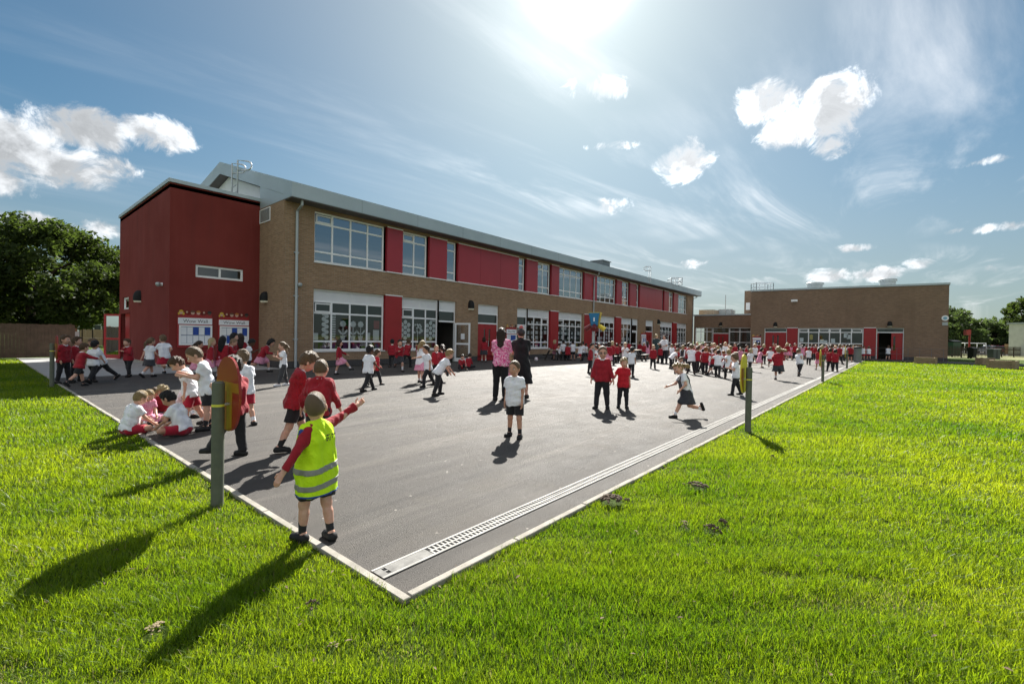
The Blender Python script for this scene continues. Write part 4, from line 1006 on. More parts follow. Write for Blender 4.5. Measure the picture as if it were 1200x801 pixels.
m, k, out = new_mat('ball_pattern'); vo = k.n('ShaderNodeTexVoronoi'); vo.inputs['Scale'].default_value = 7; k.link(coord(k), vo.inputs['Vector'])
pbr(k, out, k.mix(k.m('LESS_THAN', vo.outputs['Distance'], .42), (.75, .72, .74), (.35, .03, .12)), .4)
me.materials.append(m); me.polygons.foreach_set('use_smooth', [True]*len(me.polygons))
o = bpy.data.objects.new('ball', me); COL.objects.link(o); o.location = (p[0], p[1], .125); tag(o, 'red and white ball lying near the wall behind the woman in black', 'ball')
p = onz(1004.8, 424.5); t = empty('litter_bin', p, 'tall grey litter bin at the grass corner by the hall', 'bin')
mb = MB(); mb.lathe([(.26, 0), (.24, .05), (.24, .95), (.27, .98), (.27, 1.05)], p, 20); mb.build('body', M('bin_grey', (.17, .18, .18), None, 4, .6), t); mb = MB(); mb.lathe([(.25, 1.05), (.24, 1.15), (.1, 1.2)], p, 20); mb.build('lid', BLACKM, t)

RAILG = M('rail_grey', (.13, .14, .145), None, 4, .5)
# guard rails in front of the hall
rl = empty('hall_railing', (XH-1.2, hy(1060), 0), 'thin grey metal railing in front of the hall doors', 'railing')
ya, yb = hy(1012)+.6, float(onx(1106, 410, XH-1.2)[1]); n = 9
for i in range(n): y = ya+(yb-ya)*i/(n-1); mb = MB(); mb.tube([(XH-1.2, y, -.02), (XH-1.2, y, 1.05)], .014, 6); mb.build('post', RAILG, rl)
mb = MB()
for z in (1.05, .55): mb.tube([(XH-1.2, ya, z), (XH-1.2, yb, z)], .011, 6)
mb.build('rail', RAILG, rl)

# ================================================================== BEYOND: LEFT SIDE
fe = empty('wooden_fence', (-2, 32.4, 0), 'tall dark close boarded wooden fence under the big tree', 'fence')
mb = MB(); x = -16.0
while x < 3.4: mb.box(x, x+.118, 32.4+R.uniform(0, .012), 32.425+R.uniform(0, .012), .06, 1.70+R.uniform(-.015, .015)); x += .122
mb.build('board_panel', WOODF, fe)
mb = MB(); mb.box(-16, 3.4, 32.44, 32.5, .4, .48); mb.box(-16, 3.4, 32.44, 32.5, 1.3, 1.38); mb.build('rail', WOODF, fe)
for i in range(7): mb = MB(); x = 3.35-2.6*i; mb.box(x-.05, x+.05, 32.44, 32.54, 0, 1.75); mb.build('post', WOODF, fe)
def leaves(name, centers, radii, n, size, mat, parent, seed, flat=.0, squash=.8, loc=(0,0,0)):
    r = np.random.default_rng(seed); nc = len(centers); per = np.maximum(4, (n*np.array(radii)**2/np.sum(np.array(radii)**2)).astype(int))
    P = []; RN = []
    for c, rad, k in zip(centers, radii, per):
        d = r.normal(size=(k, 3)); d /= np.linalg.norm(d, axis=1)[:, None]; q = rad*(r.random(k)**.45)[:, None]
        pt = np.array(c) + d*q*np.array([1, 1, squash]); P.append(pt); RN.append(np.clip(r.normal(.45, .2)+r.normal(0, .18, k), 0, 1))
    P = np.concatenate(P); RN = np.concatenate(RN); N = len(P)
    a = r.normal(size=(N, 3)); a /= np.linalg.norm(a, axis=1)[:, None]; b = r.normal(size=(N, 3)); b -= (b*a).sum(1)[:, None]*a; b /= np.linalg.norm(b, axis=1)[:, None]
    s = size*(.6+.8*r.random(N))[:, None]
    V = np.stack([P-a*s, P+b*s*.45, P+a*s, P-b*s*.45], 1).reshape(-1, 3) - np.array(loc)
    Q = np.arange(4*N).reshape(N, 4)
    return np_mesh(name, V, [Q], mat, parent, rnd=np.repeat(RN, 4))
def tree(base, h, cr, cz, ch, label, mat, seed, n=9000, size=.2, nclump=60, name='tree', group=None, clump=None, trunk_r=.25, cat='tree'):
    rr = random.Random(seed); base = np.array([base[0], base[1], 0.0])
    t = empty(name, base, label, cat, group)
    mb = MB(); lean = np.array([rr.uniform(-.3, .3), rr.uniform(-.3, .3), 0]); top = base+lean+np.array([0, 0, cz])
    mb.tube([base, base+lean*.3+np.array([0, 0, cz*.45]), top], [trunk_r, trunk_r*.75, trunk_r*.45], 9)
    cs = []; rs = []
    for i in range(nclump):
        a = rr.uniform(0, 2*math.pi); u = rr.uniform(-1, 1); k = rr.uniform(.45, 1.0)**.6; w = math.sqrt(max(0, 1-u*u))
        c = base+np.array([cr*k*w*math.cos(a), cr*k*w*math.sin(a), cz+ch*k*u]); cs.append(c); rs.append((clump or cr*.30)*rr.uniform(.6, 1.2))
    for i in range(9):
        c = cs[rr.randrange(nclump)]; mid = (top+c)/2+np.array([0, 0, -.2]); mb.tube([top-np.array([0, 0, rr.uniform(.2, cz*.4)]), mid, c], [trunk_r*.35, trunk_r*.2, .03], 6)
    mb.build('trunk', BARK, t); leaves('crown', cs, rs, n, size, mat, t, seed, loc=base); return t
def gp(px, dep): q = at_depth(px, 400, dep); return (q[0], q[1])
tree(gp(38, 27.5), 8, 4.6, 4.5, 3.5, 'big dark dense tree rising behind the wooden fence', TREE_D, 21, 42000, .15, 190, clump=.85, trunk_r=.3)
tree(gp(-60, 29), 8, 4.6, 4.3, 3.5, 'dark dense tree at the edge of the picture behind the wooden fence', TREE_D, 22, 18000, .17, 120, clump=1.0, trunk_r=.3)
tree(gp(128, 46), 9, 3.4, 5.6, 3.6, 'lighter green tree showing between the big dark tree and red block', TREE_L, 23, 9000, .24, 90, clump=.9)
tree(gp(102, 62), 7, 2.6, 4.4, 3.0, 'paler tree beyond the brick house and fence', TREE_L, 24, 5000, .26, 60, clump=.8)
# houses beyond
def house(p, w, d, hw_, hr, rz, label, brick):
    t = empty('brick_house', (p[0], p[1], 0), label, 'house', local=True, rz=rz)
    mb = MB(); mb.box(-w/2, w/2, -d/2, d/2, 0, hw_); mb.prism([(-d/2, hw_), (d/2, hw_), (0, hw_+hr)], lambda a, b, q: (q, a, b), -w/2, w/2); mb.build('wall', brick, t)
    mb = MB()
    for sg in (-1, 1): mb.add([(-w/2-.3, sg*(d/2+.3), hw_-.1), (w/2+.3, sg*(d/2+.3), hw_-.1), (w/2+.3, 0, hw_+hr+.08), (-w/2-.3, 0, hw_+hr+.08), (-w/2-.3, sg*(d/2+.3), hw_+.08), (w/2+.3, sg*(d/2+.3), hw_+.08), (w/2+.3, 0, hw_+hr+.24), (-w/2-.3, 0, hw_+hr+.24)], [(0,1,2,3),(4,5,6,7),(0,1,5,4),(1,2,6,5),(2,3,7,6),(3,0,4,7)])
    rf = mb.build('roof', M('roof_tile', (.12, .07, .05), (.08, .05, .04), 3, .9), t); mb = MB(); mb.box(w*.25, w*.25+.6, -.3, .3, hw_+hr-.5, hw_+hr+1.0); mb.build('chimney', brick, rf)
    for (x, z) in ((-w*.25, 1.2), (w*.22, 1.2), (-w*.25, 3.6), (w*.22, 3.6)):
        if z+1.2 > hw_: continue
        mb = MB(); mb.box(x-.6, x+.6, -d/2-.03, -d/2+.05, z, z+1.1); mb.box(x-.03, x+.03, -d/2-.04, -d/2-.031, z, z+1.1); f = mb.build('window', UPVC, t)
        mb = MB(); mb.box(x-.54, x-.04, -d/2-.045, -d/2-.035, z+.06, z+1.04); mb.box(x+.04, x+.54, -d/2-.045, -d/2-.035, z+.06, z+1.04); mb.build('pane', M('far_pane', (.05, .06, .07), None, 3, .1), f)
    return t
q = gp(97, 58); house(q, 9, 7, 5.0, 2.4, math.radians(-14), 'red brick house beyond the fence under the big tree', BRICK_R)
q = gp(122, 50); t = empty('conservatory', (q[0], q[1], 0), 'small white conservatory with a dark hipped roof beyond the fence', 'conservatory', local=True, rz=math.radians(-30))
mb = MB(); mb.box(-1.7, 1.7, -1.3, 1.3, 0, .6); mb.build('wall', BRICK_R, t)
mb = MB()
for i in range(6): x = -1.7+.66*i; mb.box(x-.05, x+.05, -1.32, -1.22, .6, 2.0)
for x in (-1.65, 1.65): 
    for j in range(4): y = -1.25+.82*j; mb.box(x-.05, x+.05, y-.05, y+.05, .6, 2.0)
mb.box(-1.8, 1.8, -1.4, 1.4, 2.0, 2.22); mb.box(-1.72, 1.72, -1.33, -1.2, .58, .68); mb.build('frame', UPVC, t)
mb = MB(); mb.box(-1.62, 1.62, -1.28, 1.2, .62, 2.0); mb.build('pane', M('far_pane', (.05, .06, .07), None, 3, .1), t)
mb = MB(); mb.add([(-1.9, -1.5, 2.22), (1.9, -1.5, 2.22), (1.9, 1.5, 2.22), (-1.9, 1.5, 2.22), (-1.0, 0, 3.0), (1.0, 0, 3.0)], [(0,1,5,4),(1,2,5),(2,3,4,5),(3,0,4),(0,3,2,1)]); mb.build('roof', M('slate', (.06, .06, .065), None, 3, .7), t)
q0, q1 = gp(116, 42), gp(142, 40); fe2 = empty('garden_fence', (q0[0], q0[1], 0), 'sunlit pale wooden garden fence seen past the open red door', 'fence')
mb = MB(); a, b = np.array(q0), np.array(q1); u = (b-a)/np.linalg.norm(b-a); L = np.linalg.norm(b-a); nn = np.array([-u[1], u[0]])
def ff(s, d, z): v = a+u*s+nn*d; return (v[0], v[1], z)
for i in range(9): mb.box(-4, L+3, 0, .02, .1+.16*i, .1+.16*i+.15, ff)
mb.build('board_panel', M('pale_fence', (.36, .25, .12), (.28, .19, .09), 3, .8), fe2)
mb = MB()
for i in range(4): s = -3.5+2.2*i; mb.box(s, s+.1, -.06, -.005, 0, 1.65, ff)
mb.build('post', PICKET, fe2)
q = at_depth(88, 392, 24); t = empty('small_sign', (q[0], q[1], 0), 'small grey sign board on a post by the far fence', 'sign')
mb = MB(); mb.tube([(q[0], q[1], 0), (q[0], q[1], 1.25)], .03, 8); mb.build('post', PIPE, t); mb = MB(); mb.box(q[0]-.16, q[0]+.16, q[1]-.05, q[1]-.03, 1.0, 1.35); mb.build('sign_face', PIPE, t)

# ================================================================== BEYOND: RIGHT SIDE
def planter(pa, pb, h, dpt, label, courses=2, turn=0.0):
    a = onz(*pa)[:2]; va = a/np.linalg.norm(a); u = rot2(turn, np.array([va[1], -va[0]])); rb2 = ray(pb[0], 400)[:2]
    q_ = np.linalg.solve(np.array([[u[0], -rb2[0]], [u[1], -rb2[1]]]), -a); L = float(q_[0]); nn = np.array([-u[1], u[0]])
    if nn @ FW[:2] < 0: nn = -nn
    t = empty('sleeper_planter', (*a, 0), label, 'planter', 'timber sleeper planters on the grass')
    def f(s, d, z): v = a+u*s+nn*d; return (v[0], v[1], z)
    ch = h/courses
    for i in range(courses):
        e = .12*(i % 2)
        for (s0, s1, d0, d1) in ((0, L, 0, .12), (0, L, dpt-.12, dpt), (0, .12, .121, dpt-.121), (L-.12, L, .121, dpt-.121)):
            mb = MB(); mb.box(s0, s1, d0, d1, ch*i+.004, ch*(i+1)-.004, f); mb.build('sleeper', SLEEPER, t, bevel=.012)
    for (s, d) in ((-.03, -.03), (L-.11, -.03)):
        mb = MB(); mb.box(s, s+.14, d-.02, d-.002, 0, h+.04, f); mb.build('corner_post', SLEEPER, t)
    mb = MB(); mb.quad(f(.12, .12, h-.12), f(L-.12, .12, h-.12), f(L-.12, dpt-.12, h-.12), f(.12, dpt-.12, h-.12)); mb.build('soil', M('soil', (.05, .035, .022), (.08, .055, .035), 9, .95), t)
planter((1071.5, 425.6), (1098.5, 425.8), .46, 1.3, 'low timber sleeper planter on the grass before the hall corner')
planter((1143.5, 426.8), (1152, 424.6), .50, 1.4, 'short timber sleeper planter behind the long one on the grass', turn=-.5)
planter((1156.5, 431.0), (1189.5, 430.6), .50, 1.4, 'longest timber sleeper planter nearest on the grass', turn=-.18)
# picket fence
a, b = np.array(gp(1111.5, 50)), np.array(gp(1262, 66)); u = (b-a)/np.linalg.norm(b-a); L = float(np.linalg.norm(b-a)); nn = np.array([-u[1], u[0]])
def pf(s, d, z): v = a+u*s+nn*d; return (v[0], v[1], z)
pk = empty('picket_fence', (*a, 0), 'brown picket fence running from the hall towards the car park', 'fence')
mb = MB(); s = 0.0
while s < L: mb.box(s, s+.13, 0, .025, .08, 1.30+R.uniform(-.02, .02), pf); s += .34
mb.build('picket', PICKET, pk); mb = MB(); mb.box(0, L, .03, .08, .3, .4, pf); mb.box(0, L, .03, .08, .9, 1.0, pf); mb.build('rail', PICKET, pk)
for i in range(12): mb = MB(); s = L*i/11; mb.box(s-.05, s+.05, .082, .18, 0, 1.25, pf); mb.build('post', PICKET, pk)
q = gp(1136, 54); t = empty('sign_post', (*q, 0), 'red post with a red box sign standing behind the picket fence', 'sign')
zt = float(at_depth(1136, 386, 54)[2]); mb = MB(); mb.tube([(*q, 0), (*q, zt)], .09, 8); mb.build('post', PRED, t)
mb = MB(); d2 = np.array([math.sin(YAW), -math.cos(YAW)]); 
def sg(s, d, z): v = np.array(q)+d2*s+np.array([d2[1], -d2[0]])*d; return (v[0], v[1], z)
mb.box(-.55, -.0, -.18, .18, zt-.65, zt-.05, sg); mb.build('sign_box', PRED, t)
def binbox(px, dep, w, d, h, label, mat, name='wheeled_bin'):
    q = gp(px, dep); t = empty(name, (*q, 0), label, 'bin', local=True, rz=math.radians(-40))
    mb = MB(); mb.add([(-w/2*.88, -d/2*.88, .12), (w/2*.88, -d/2*.88, .12), (w/2*.88, d/2*.88, .12), (-w/2*.88, d/2*.88, .12), (-w/2, -d/2, h), (w/2, -d/2, h), (w/2, d/2, h), (-w/2, d/2, h)], [(0,1,2,3),(4,5,6,7),(0,1,5,4),(1,2,6,5),(2,3,7,6),(3,0,4,7)]); mb.build('body', mat, t)
    mb = MB(); mb.prism([(-d/2-.04, h), (d/2+.04, h), (d/2, h+.14), (0, h+.22), (-d/2, h+.12)], lambda x, y, z: (z, x, y), -w/2-.03, w/2+.03); mb.build('lid', BLACKM, t)
    for x in (-w*.35, w*.35): mb = MB(); mb.cyl((x-.03, d*.36, .1), (x+.03, d*.36, .1), .1, n=12); mb.build('wheel', BLACKM, t)
DG = M('bin_green', (.02, .06, .035), None, 4, .5)
binbox(1116.5, 53.5, 1.15, 1.0, 1.75, 'large dark green wheeled bin behind the picket fence beside the hall', DG)
binbox(1139.5, 48.5, .48, .6, 1.0, 'black wheeled bin beside the red sign post', BLACKM)
q = gp(1165, 49); t = empty('cabinet', (*q, 0), 'grey green metal cabinet standing in front of the picket fence', 'cabinet', local=True, rz=math.radians(-45))
mb = MB(); mb.box(-.42, .42, -.3, .3, 0, 1.02); mb.build('body', M('cab_green', (.045, .06, .06), None, 4, .5), t, bevel=.02); mb = MB(); mb.box(-.02, .02, -.32, -.302, .1, .95); mb.build('door_seam', BLACKM, t); mb = MB(); mb.box(-.46, .46, -.34, .34, 1.02, 1.08); mb.build('top', PIPE, t)
def car(px, dep, rz, label, paint):
    q = gp(px, dep); t = empty('parked_car', (*q, 0), label, 'car', 'cars in the car park', local=True, rz=rz)
    mb = MB(); prof = [(-2.1, .35), (2.1, .35), (2.12, .62), (1.9, .78), (1.05, .88), (-1.75, .95), (-2.08, .85), (-2.12, .55)]
    mb.prism(prof, lambda x, z, y: (x, y, z), -.84, .84); bd = mb.build('body', paint, t, bevel=.05)
    mb = MB(); pr = [(1.05, .87), (.35, 1.36), (-1.05, 1.40), (-1.75, .94)]
    mb.add([(x, sg*(.80 if z < 1 else .62), z) for sg in (-1, 1) for x, z in pr], [(0,1,2,3),(7,6,5,4),(0,4,5,1),(1,5,6,2),(2,6,7,3)]); mb.build('cabin', M('car_glass', (.02, .025, .03), None, 3, .1), t)
    mb = MB(); mb.add([(x, y, z) for x, z in ((.38, 1.365), (-1.05, 1.405)) for y in (-.63, .63)]+[(x, y, z+.03) for x, z in ((.3, 1.37), (-1.0, 1.41)) for y in (-.55, .55)], [(0,1,3,2),(4,5,7,6),(0,1,5,4),(2,3,7,6),(0,2,6,4),(1,3,7,5)]); mb.build('roof', paint, t)
    for x in (-1.3, 1.3):
        for y in (-.8, .8):
            mb = MB(); mb.cyl((x, y-.1, .32), (x, y+.1, .32), .32, n=16); wl = mb.build('wheel', BLACKM, t)
            mb = MB(); s_ = .102 if y > 0 else -.102; mb.cyl((x, y+s_, .32), (x, y+s_*1.06, .32), .19, n=12); mb.build('rim', GALV, wl)
    for y in (-.6, .6): mb = MB(); mb.box(2.09, 2.135, y-.16, y+.16, .6, .74); mb.build('headlight', UPVC, t)
car(1144, 84, math.radians(-40), 'white parked car beyond the picket fence behind the red sign post', M('car_white', (.75, .76, .78), None, 2, .25))
car(1171, 86, math.radians(-55), 'red parked car beyond the picket fence, in front of the trees', M('car_red', (.45, .02, .05), None, 2, .25))
car(1160, 88, math.radians(-55), 'silver parked car beyond the picket fence, partly behind the red one', M('car_silver', (.5, .52, .55), None, 2, .3, metal=.4))
# rail frame shelter, plain board, sign and shed
q = gp(1138, 74); t = empty('trolley_shelter', (*q, 0), 'open shelter of thin white rails in the car park', 'shelter', local=True, rz=math.radians(-50))
for x in (-1.7, 1.7):
    for y in (-.7, .7): mb = MB(); mb.tube([(x, y, 0), (x, y, 1.75)], .05, 8); mb.build('post', UPVC, t)
mb = MB()
for y in (-.7, .7): mb.tube([(-1.7, y, 1.75), (1.7, y, 1.75)], .05, 8)
for x in (-1.7, 1.7): mb.tube([(x, -.7, 1.75), (x, .7, 1.75)], .05, 8)
mb.build('top_rail', UPVC, t)
q = gp(1186.5, 66); t = empty('timber_stack', (*q, 0), 'low brown timber screen beyond the fence near the pale shed', 'screen', local=True, rz=math.radians(-50))
for i in range(4): mb = MB(); mb.box(-1.1, 1.1, -.04, .04, .25+.36*i, .25+.36*i+.33); mb.build('plank', M('brown_board', (.30, .19, .10), None, 5, .8), t)
for x in (-1.0, 1.0): mb = MB(); mb.box(x-.05, x+.05, .042, .12, 0, 1.75); mb.build('post', PICKET, t)
q = gp(1186.5, 74); t = empty('car_park_sign', (*q, 0), 'pale blue white sign board above the timber screen', 'sign', local=True, rz=math.radians(-50))
mb = MB(); mb.box(-.5, .5, -.03, .03, 1.75, 2.4); mb.build('sign_face', PAPER, t)
for x in (-.4, .4): mb = MB(); mb.tube([(x, .05, 0), (x, .05, 2.3)], .04, 6); mb.build('post', PIPE, t)
q = gp(1214, 58); t = empty('pale_shed', (*q, 0), 'pale cabin with a flat roof at the far right edge', 'shed', local=True, rz=math.radians(-40))
mb = MB(); mb.box(-2.0, 2.4, -1.5, 1.5, .1, 4.2); mb.build('wall', M('shed_cream', (.62, .62, .58), None, 2, .8), t); mb = MB(); mb.box(-2.15, 2.55, -1.65, 1.65, 4.2, 4.4); mb.build('roof', PIPE, t)
mb = MB(); mb.box(-1.2, .6, -1.56, -1.505, .1, 1.9); mb.build('door', M('shed_dark', (.03, .03, .035), None, 4, .6), t)
# hedgerow trees, each its own
ft = [(1118, 84, 4.2, 5.2, 4.0), (1106, 92, 4.5, 6, 4.5), (1131, 105, 4.0, 4.4, 3.4), (1145, 112, 4.4, 4.6, 3.6), (1158, 108, 4.6, 5.2, 3.6), (1172, 114, 5.4, 5.6, 4.2), (1186, 108, 5.0, 5.0, 4.0), (1199, 112, 5.5, 5.6, 4.2), (1212, 100, 5.0, 5.5, 4.5), (1235, 105, 6, 6, 5)]
adj = ['tall rounded tree by the hall corner', 'tree half hidden behind the hall corner', 'low bushy tree right of the tree by the hall', 'smallish rounded tree behind the red sign post', 'bushy tree behind the silver car', 'broad tree behind the red car', 'wide low tree behind the pale sign', 'tree beside the pale cabin', 'tree behind the pale cabin', 'outermost tree past the pale cabin']
for i, (px, dep, cr, cz, ch) in enumerate(ft):
    tree(gp(px, dep), cz+ch, cr, cz*.72, ch, adj[i] + ', in the far hedgerow', TREE_F, 40+i, 5200, .34, 70, name='hedgerow_tree', group='trees of the far hedgerow', clump=cr*.27)
tree(gp(1203, 70), 9, 2.4, 6.2, 2.6, 'dark conifer leaning in above the pale cabin', TREE_D, 61, 5000, .22, 40, name='pine_tree', clump=.8)
bs = [(1122, 104, 2.8, 'bush'), (1150, 118, 2.8, ''), (1163, 116, 2.8, ''), (1178, 112, 3.0, ''), (1192, 110, 2.8, '')]
bl = ['rounded bush below the tall tree by the hall', 'low bush behind the white car', 'low bush behind the silver car', 'low bush behind the red car', 'low bush beside the pale sign']
for i, (px, dep, cr, _) in enumerate(bs):
    tree(gp(px, dep), 3, cr, 1.3, 1.5, bl[i], TREE_L, 70+i, 1800, .26, 26, name='bush', group='bushes along the car park', clump=cr*.4, trunk_r=.06, cat='bush')

# ================================================================== CLODS AND LEAVES ON THE LAWN
SOIL = M('clod_soil', (.12, .085, .055), (.06, .042, .03), 30, .95, bscale=120)
DRY = M('dry_grass', (.26, .21, .12), (.17, .13, .07), 40, .9)
cl = [(717, 587, .15, .03, 'flat crumbled soil patch by the kerb, nearest the drain'), (816, 570, .13, .025, 'thin crumbled soil streak on the grass beyond the kerb'), (802, 616, .06, .03, 'small pale clod beside the darkest clod'),
      (834, 622, .085, .05, 'darkest soil clod standing up from the grass'), (848, 615, .06, .06, 'upright dark clod next to the darkest one'), (905, 537, .05, .06, 'small dark clod below the post with the yellow board'),
      (366, 712, .05, .05, 'small dark clod below the boy in yellow vest'), (745, 627, .03, .02, 'tiny pale clod between the soil patch and dark clods'), (390, 760, .03, .02, 'dry clump below the small dark clod'), (182, 740, .07, .02, 'dry straw clump on the lower grass')]
for i, (px, py, w, h, lb) in enumerate(cl):
    w, h = w*1.25, h*1.25; p = onz(px, py, .015); rr = np.random.default_rng(100+i); rl_ = random.Random(i); bm = bmesh.new()
    for j in range(14+int(w*170)):          # a crumbled heap: many small broken crumbs lying together
        q = (max(-w*.7, min(w*.7, rl_.gauss(0, w*.33))), max(-w*.4, min(w*.4, rl_.gauss(0, w*.2)))); s_ = rl_.uniform(.07, .19)*max(w*.6, .03)
        r_ = bmesh.ops.create_icosphere(bm, subdivisions=2, radius=1.0); ph = rr.random(8)*6; kk = rr.normal(size=(8, 3))*3.0; sq = rl_.uniform(.35, .8)
        for v in r_['verts']:
            cc_ = np.array(v.co); f = 1+.15*sum(math.sin(float(kk[n_]@cc_)+ph[n_]) for n_ in range(8))
            v.co = Vector((cc_[0]*f*s_+q[0], cc_[1]*f*s_*.8+q[1], (cc_[2]*f*sq+.55)*s_*h/.04+.035*math.exp(-(q[0]**2+q[1]**2)/(w*w*.3))))
    me = bpy.data.meshes.new('soil_clod'); bm.to_mesh(me); bm.free(); me.materials.append(DRY if 'pale' in lb or 'dry' in lb else SOIL)
    o = bpy.data.objects.new('soil_clod', me); COL.objects.link(o); o.location = tuple(p); o.rotation_euler.z = float(rr.random()*6)
    tag(o, lb, 'soil clod', 'clods lying on the lawn')

# ================================================================== GRASS
def make_grass():
    r = np.random.default_rng(5); D0, r0, ex = GR_D, 3.2, 1.75
    rb_ = np.linspace(.7, 46, 400); dens = D0*np.minimum(1, (r0/rb_)**ex); cum = np.cumsum(dens*rb_); tot = cum[-1]*(rb_[1]-rb_[0])*math.radians(128); cum /= cum[-1]
    N = int(tot); rad = np.interp(r.random(N), cum, rb_); az = YAW + np.radians(r.uniform(-64, 64, N)); x, y = rad*np.cos(az), rad*np.sin(az)
    for (px_, py_, w_, h_, lb_) in cl:
        q = onz(px_, py_); k_ = (x-q[0])**2+(y-q[1])**2 > (w_*.75)**2; x, y, rad = x[k_], y[k_], rad[k_]
    j = .02*np.sin(x*9)+.02*np.sin(y*7)
    j2 = .035*np.sin(x*23+y*5)*np.sin(y*17+1)+.02*np.sin(x*61)
    keep = ((x < XK-.04+j2*.8) | (y < YK-.04+j2*.8)) & (x < 48.7) & (y < 32.2)
    x, y, rad = x[keep], y[keep], rad[keep]; N = len(x)
    def wob(s, a): return np.sin(x*s+a)*np.sin(y*s*1.13+a*2.1)+.6*np.sin(x*s*2.3+y*s*1.7+a)
    tuft = .5+.25*wob(5.1, .7)+.22*wob(11.7, 2.0)+.1*wob(1.3, 4.0)
    bare = np.clip(wob(1.9, 5.2)*.5+wob(7.7, 1.1)*.35, -1, 1)
    edge = np.minimum(np.where(y > YK-.2, np.abs(x-XK), 9), np.where(x > XK-.2, np.abs(y-YK), 9)); worn = np.clip(1-edge/.55, 0, 1)*.35
    wd = .0034*np.maximum(1, (rad/r0))**.82*(.6+.7*r.random(N)); hh = (.032+.044*np.clip(tuft, 0, 1.2))*(.5+.8*r.random(N))*np.where(bare > .62, .55, 1.0)*(1-worn)*np.minimum(1.25, 1+(rad/60))
    a = r.uniform(0, 2*math.pi, N); lean = hh*(.25+.75*r.random(N)**1.5); la = a+r.normal(0, .8, N) ; cdir = np.stack([np.cos(a), np.sin(a)], 1); ld_ = np.stack([np.cos(la+1.57), np.sin(la+1.57)], 1)
    P0 = np.stack([x, y, np.full(N, -.02)], 1); w3 = np.concatenate([cdir*wd[:, None]*.5, np.zeros((N, 1))], 1)
    Mid = P0+np.concatenate([ld_*lean[:, None]*.35, (hh*.58)[:, None]], 1); Tip = P0+np.concatenate([ld_*lean[:, None], (hh*(1-.18*lean/hh))[:, None]], 1)
    V = np.stack([P0-w3, P0+w3, Mid+w3*.85, Mid-w3*.85, Tip], 1).reshape(-1, 3); b = np.arange(N)*5
    Q4 = np.stack([b, b+1, b+2, b+3], 1); Q3 = np.stack([b+3, b+2, b+4], 1)
    rn = np.clip(.5+.22*wob(2.1, 3.3)+r.normal(0, .2, N), 0, .95); rn[r.random(N) < .02+.10*worn+.12*(bare > .62)] = 1.0
    o = np_mesh('grass', V, [Q4, Q3], GRASS, rnd=np.repeat(rn, 5)); o['kind'] = 'stuff'
    print('grass blades', N)
GR_D = 13500
make_grass()

def leaf_litter():
    r = np.random.default_rng(9); V = []; Q = []; RN = []
    for i in range(150):
        if i < 105: px, py = r.uniform(430, 1190), 440+360*r.random()**1.3
        else: px, py = r.uniform(10, 420), r.uniform(520, 795)
        p = onz(px, py); on = p[0] > XK and p[1] > YK
        if on and r.random() > .25: continue
        s = r.uniform(.008, .019)*(1 if not on else .6); z = .006 if on else r.uniform(.015, .04); a = r.uniform(0, 6.28); u = np.array([math.cos(a), math.sin(a), r.uniform(-.3, .3)]); w = np.array([-math.sin(a), math.cos(a), r.uniform(-.3, .3)])
        c_ = np.array([p[0], p[1], z]); o = len(V)
        V += [c_-u*s, c_-w*s*.45+[0, 0, s*.3], c_+u*s*1.1, c_+w*s*.45+[0, 0, s*.25], c_+[0, 0, -.0]]
        Q += [(o, o+1, o+4), (o+1, o+2, o+4), (o+2, o+3, o+4), (o+3, o, o+4)]; RN += [r.random()]*5
    o = np_mesh('fallen_leaves', np.array(V), [np.array(Q)], DRYLEAF, rnd=RN); o['kind'] = 'stuff'
DRYLEAF = M('dry_leaf', (.15, .095, .045), (.075, .045, .022), 9, .8)
leaf_litter()
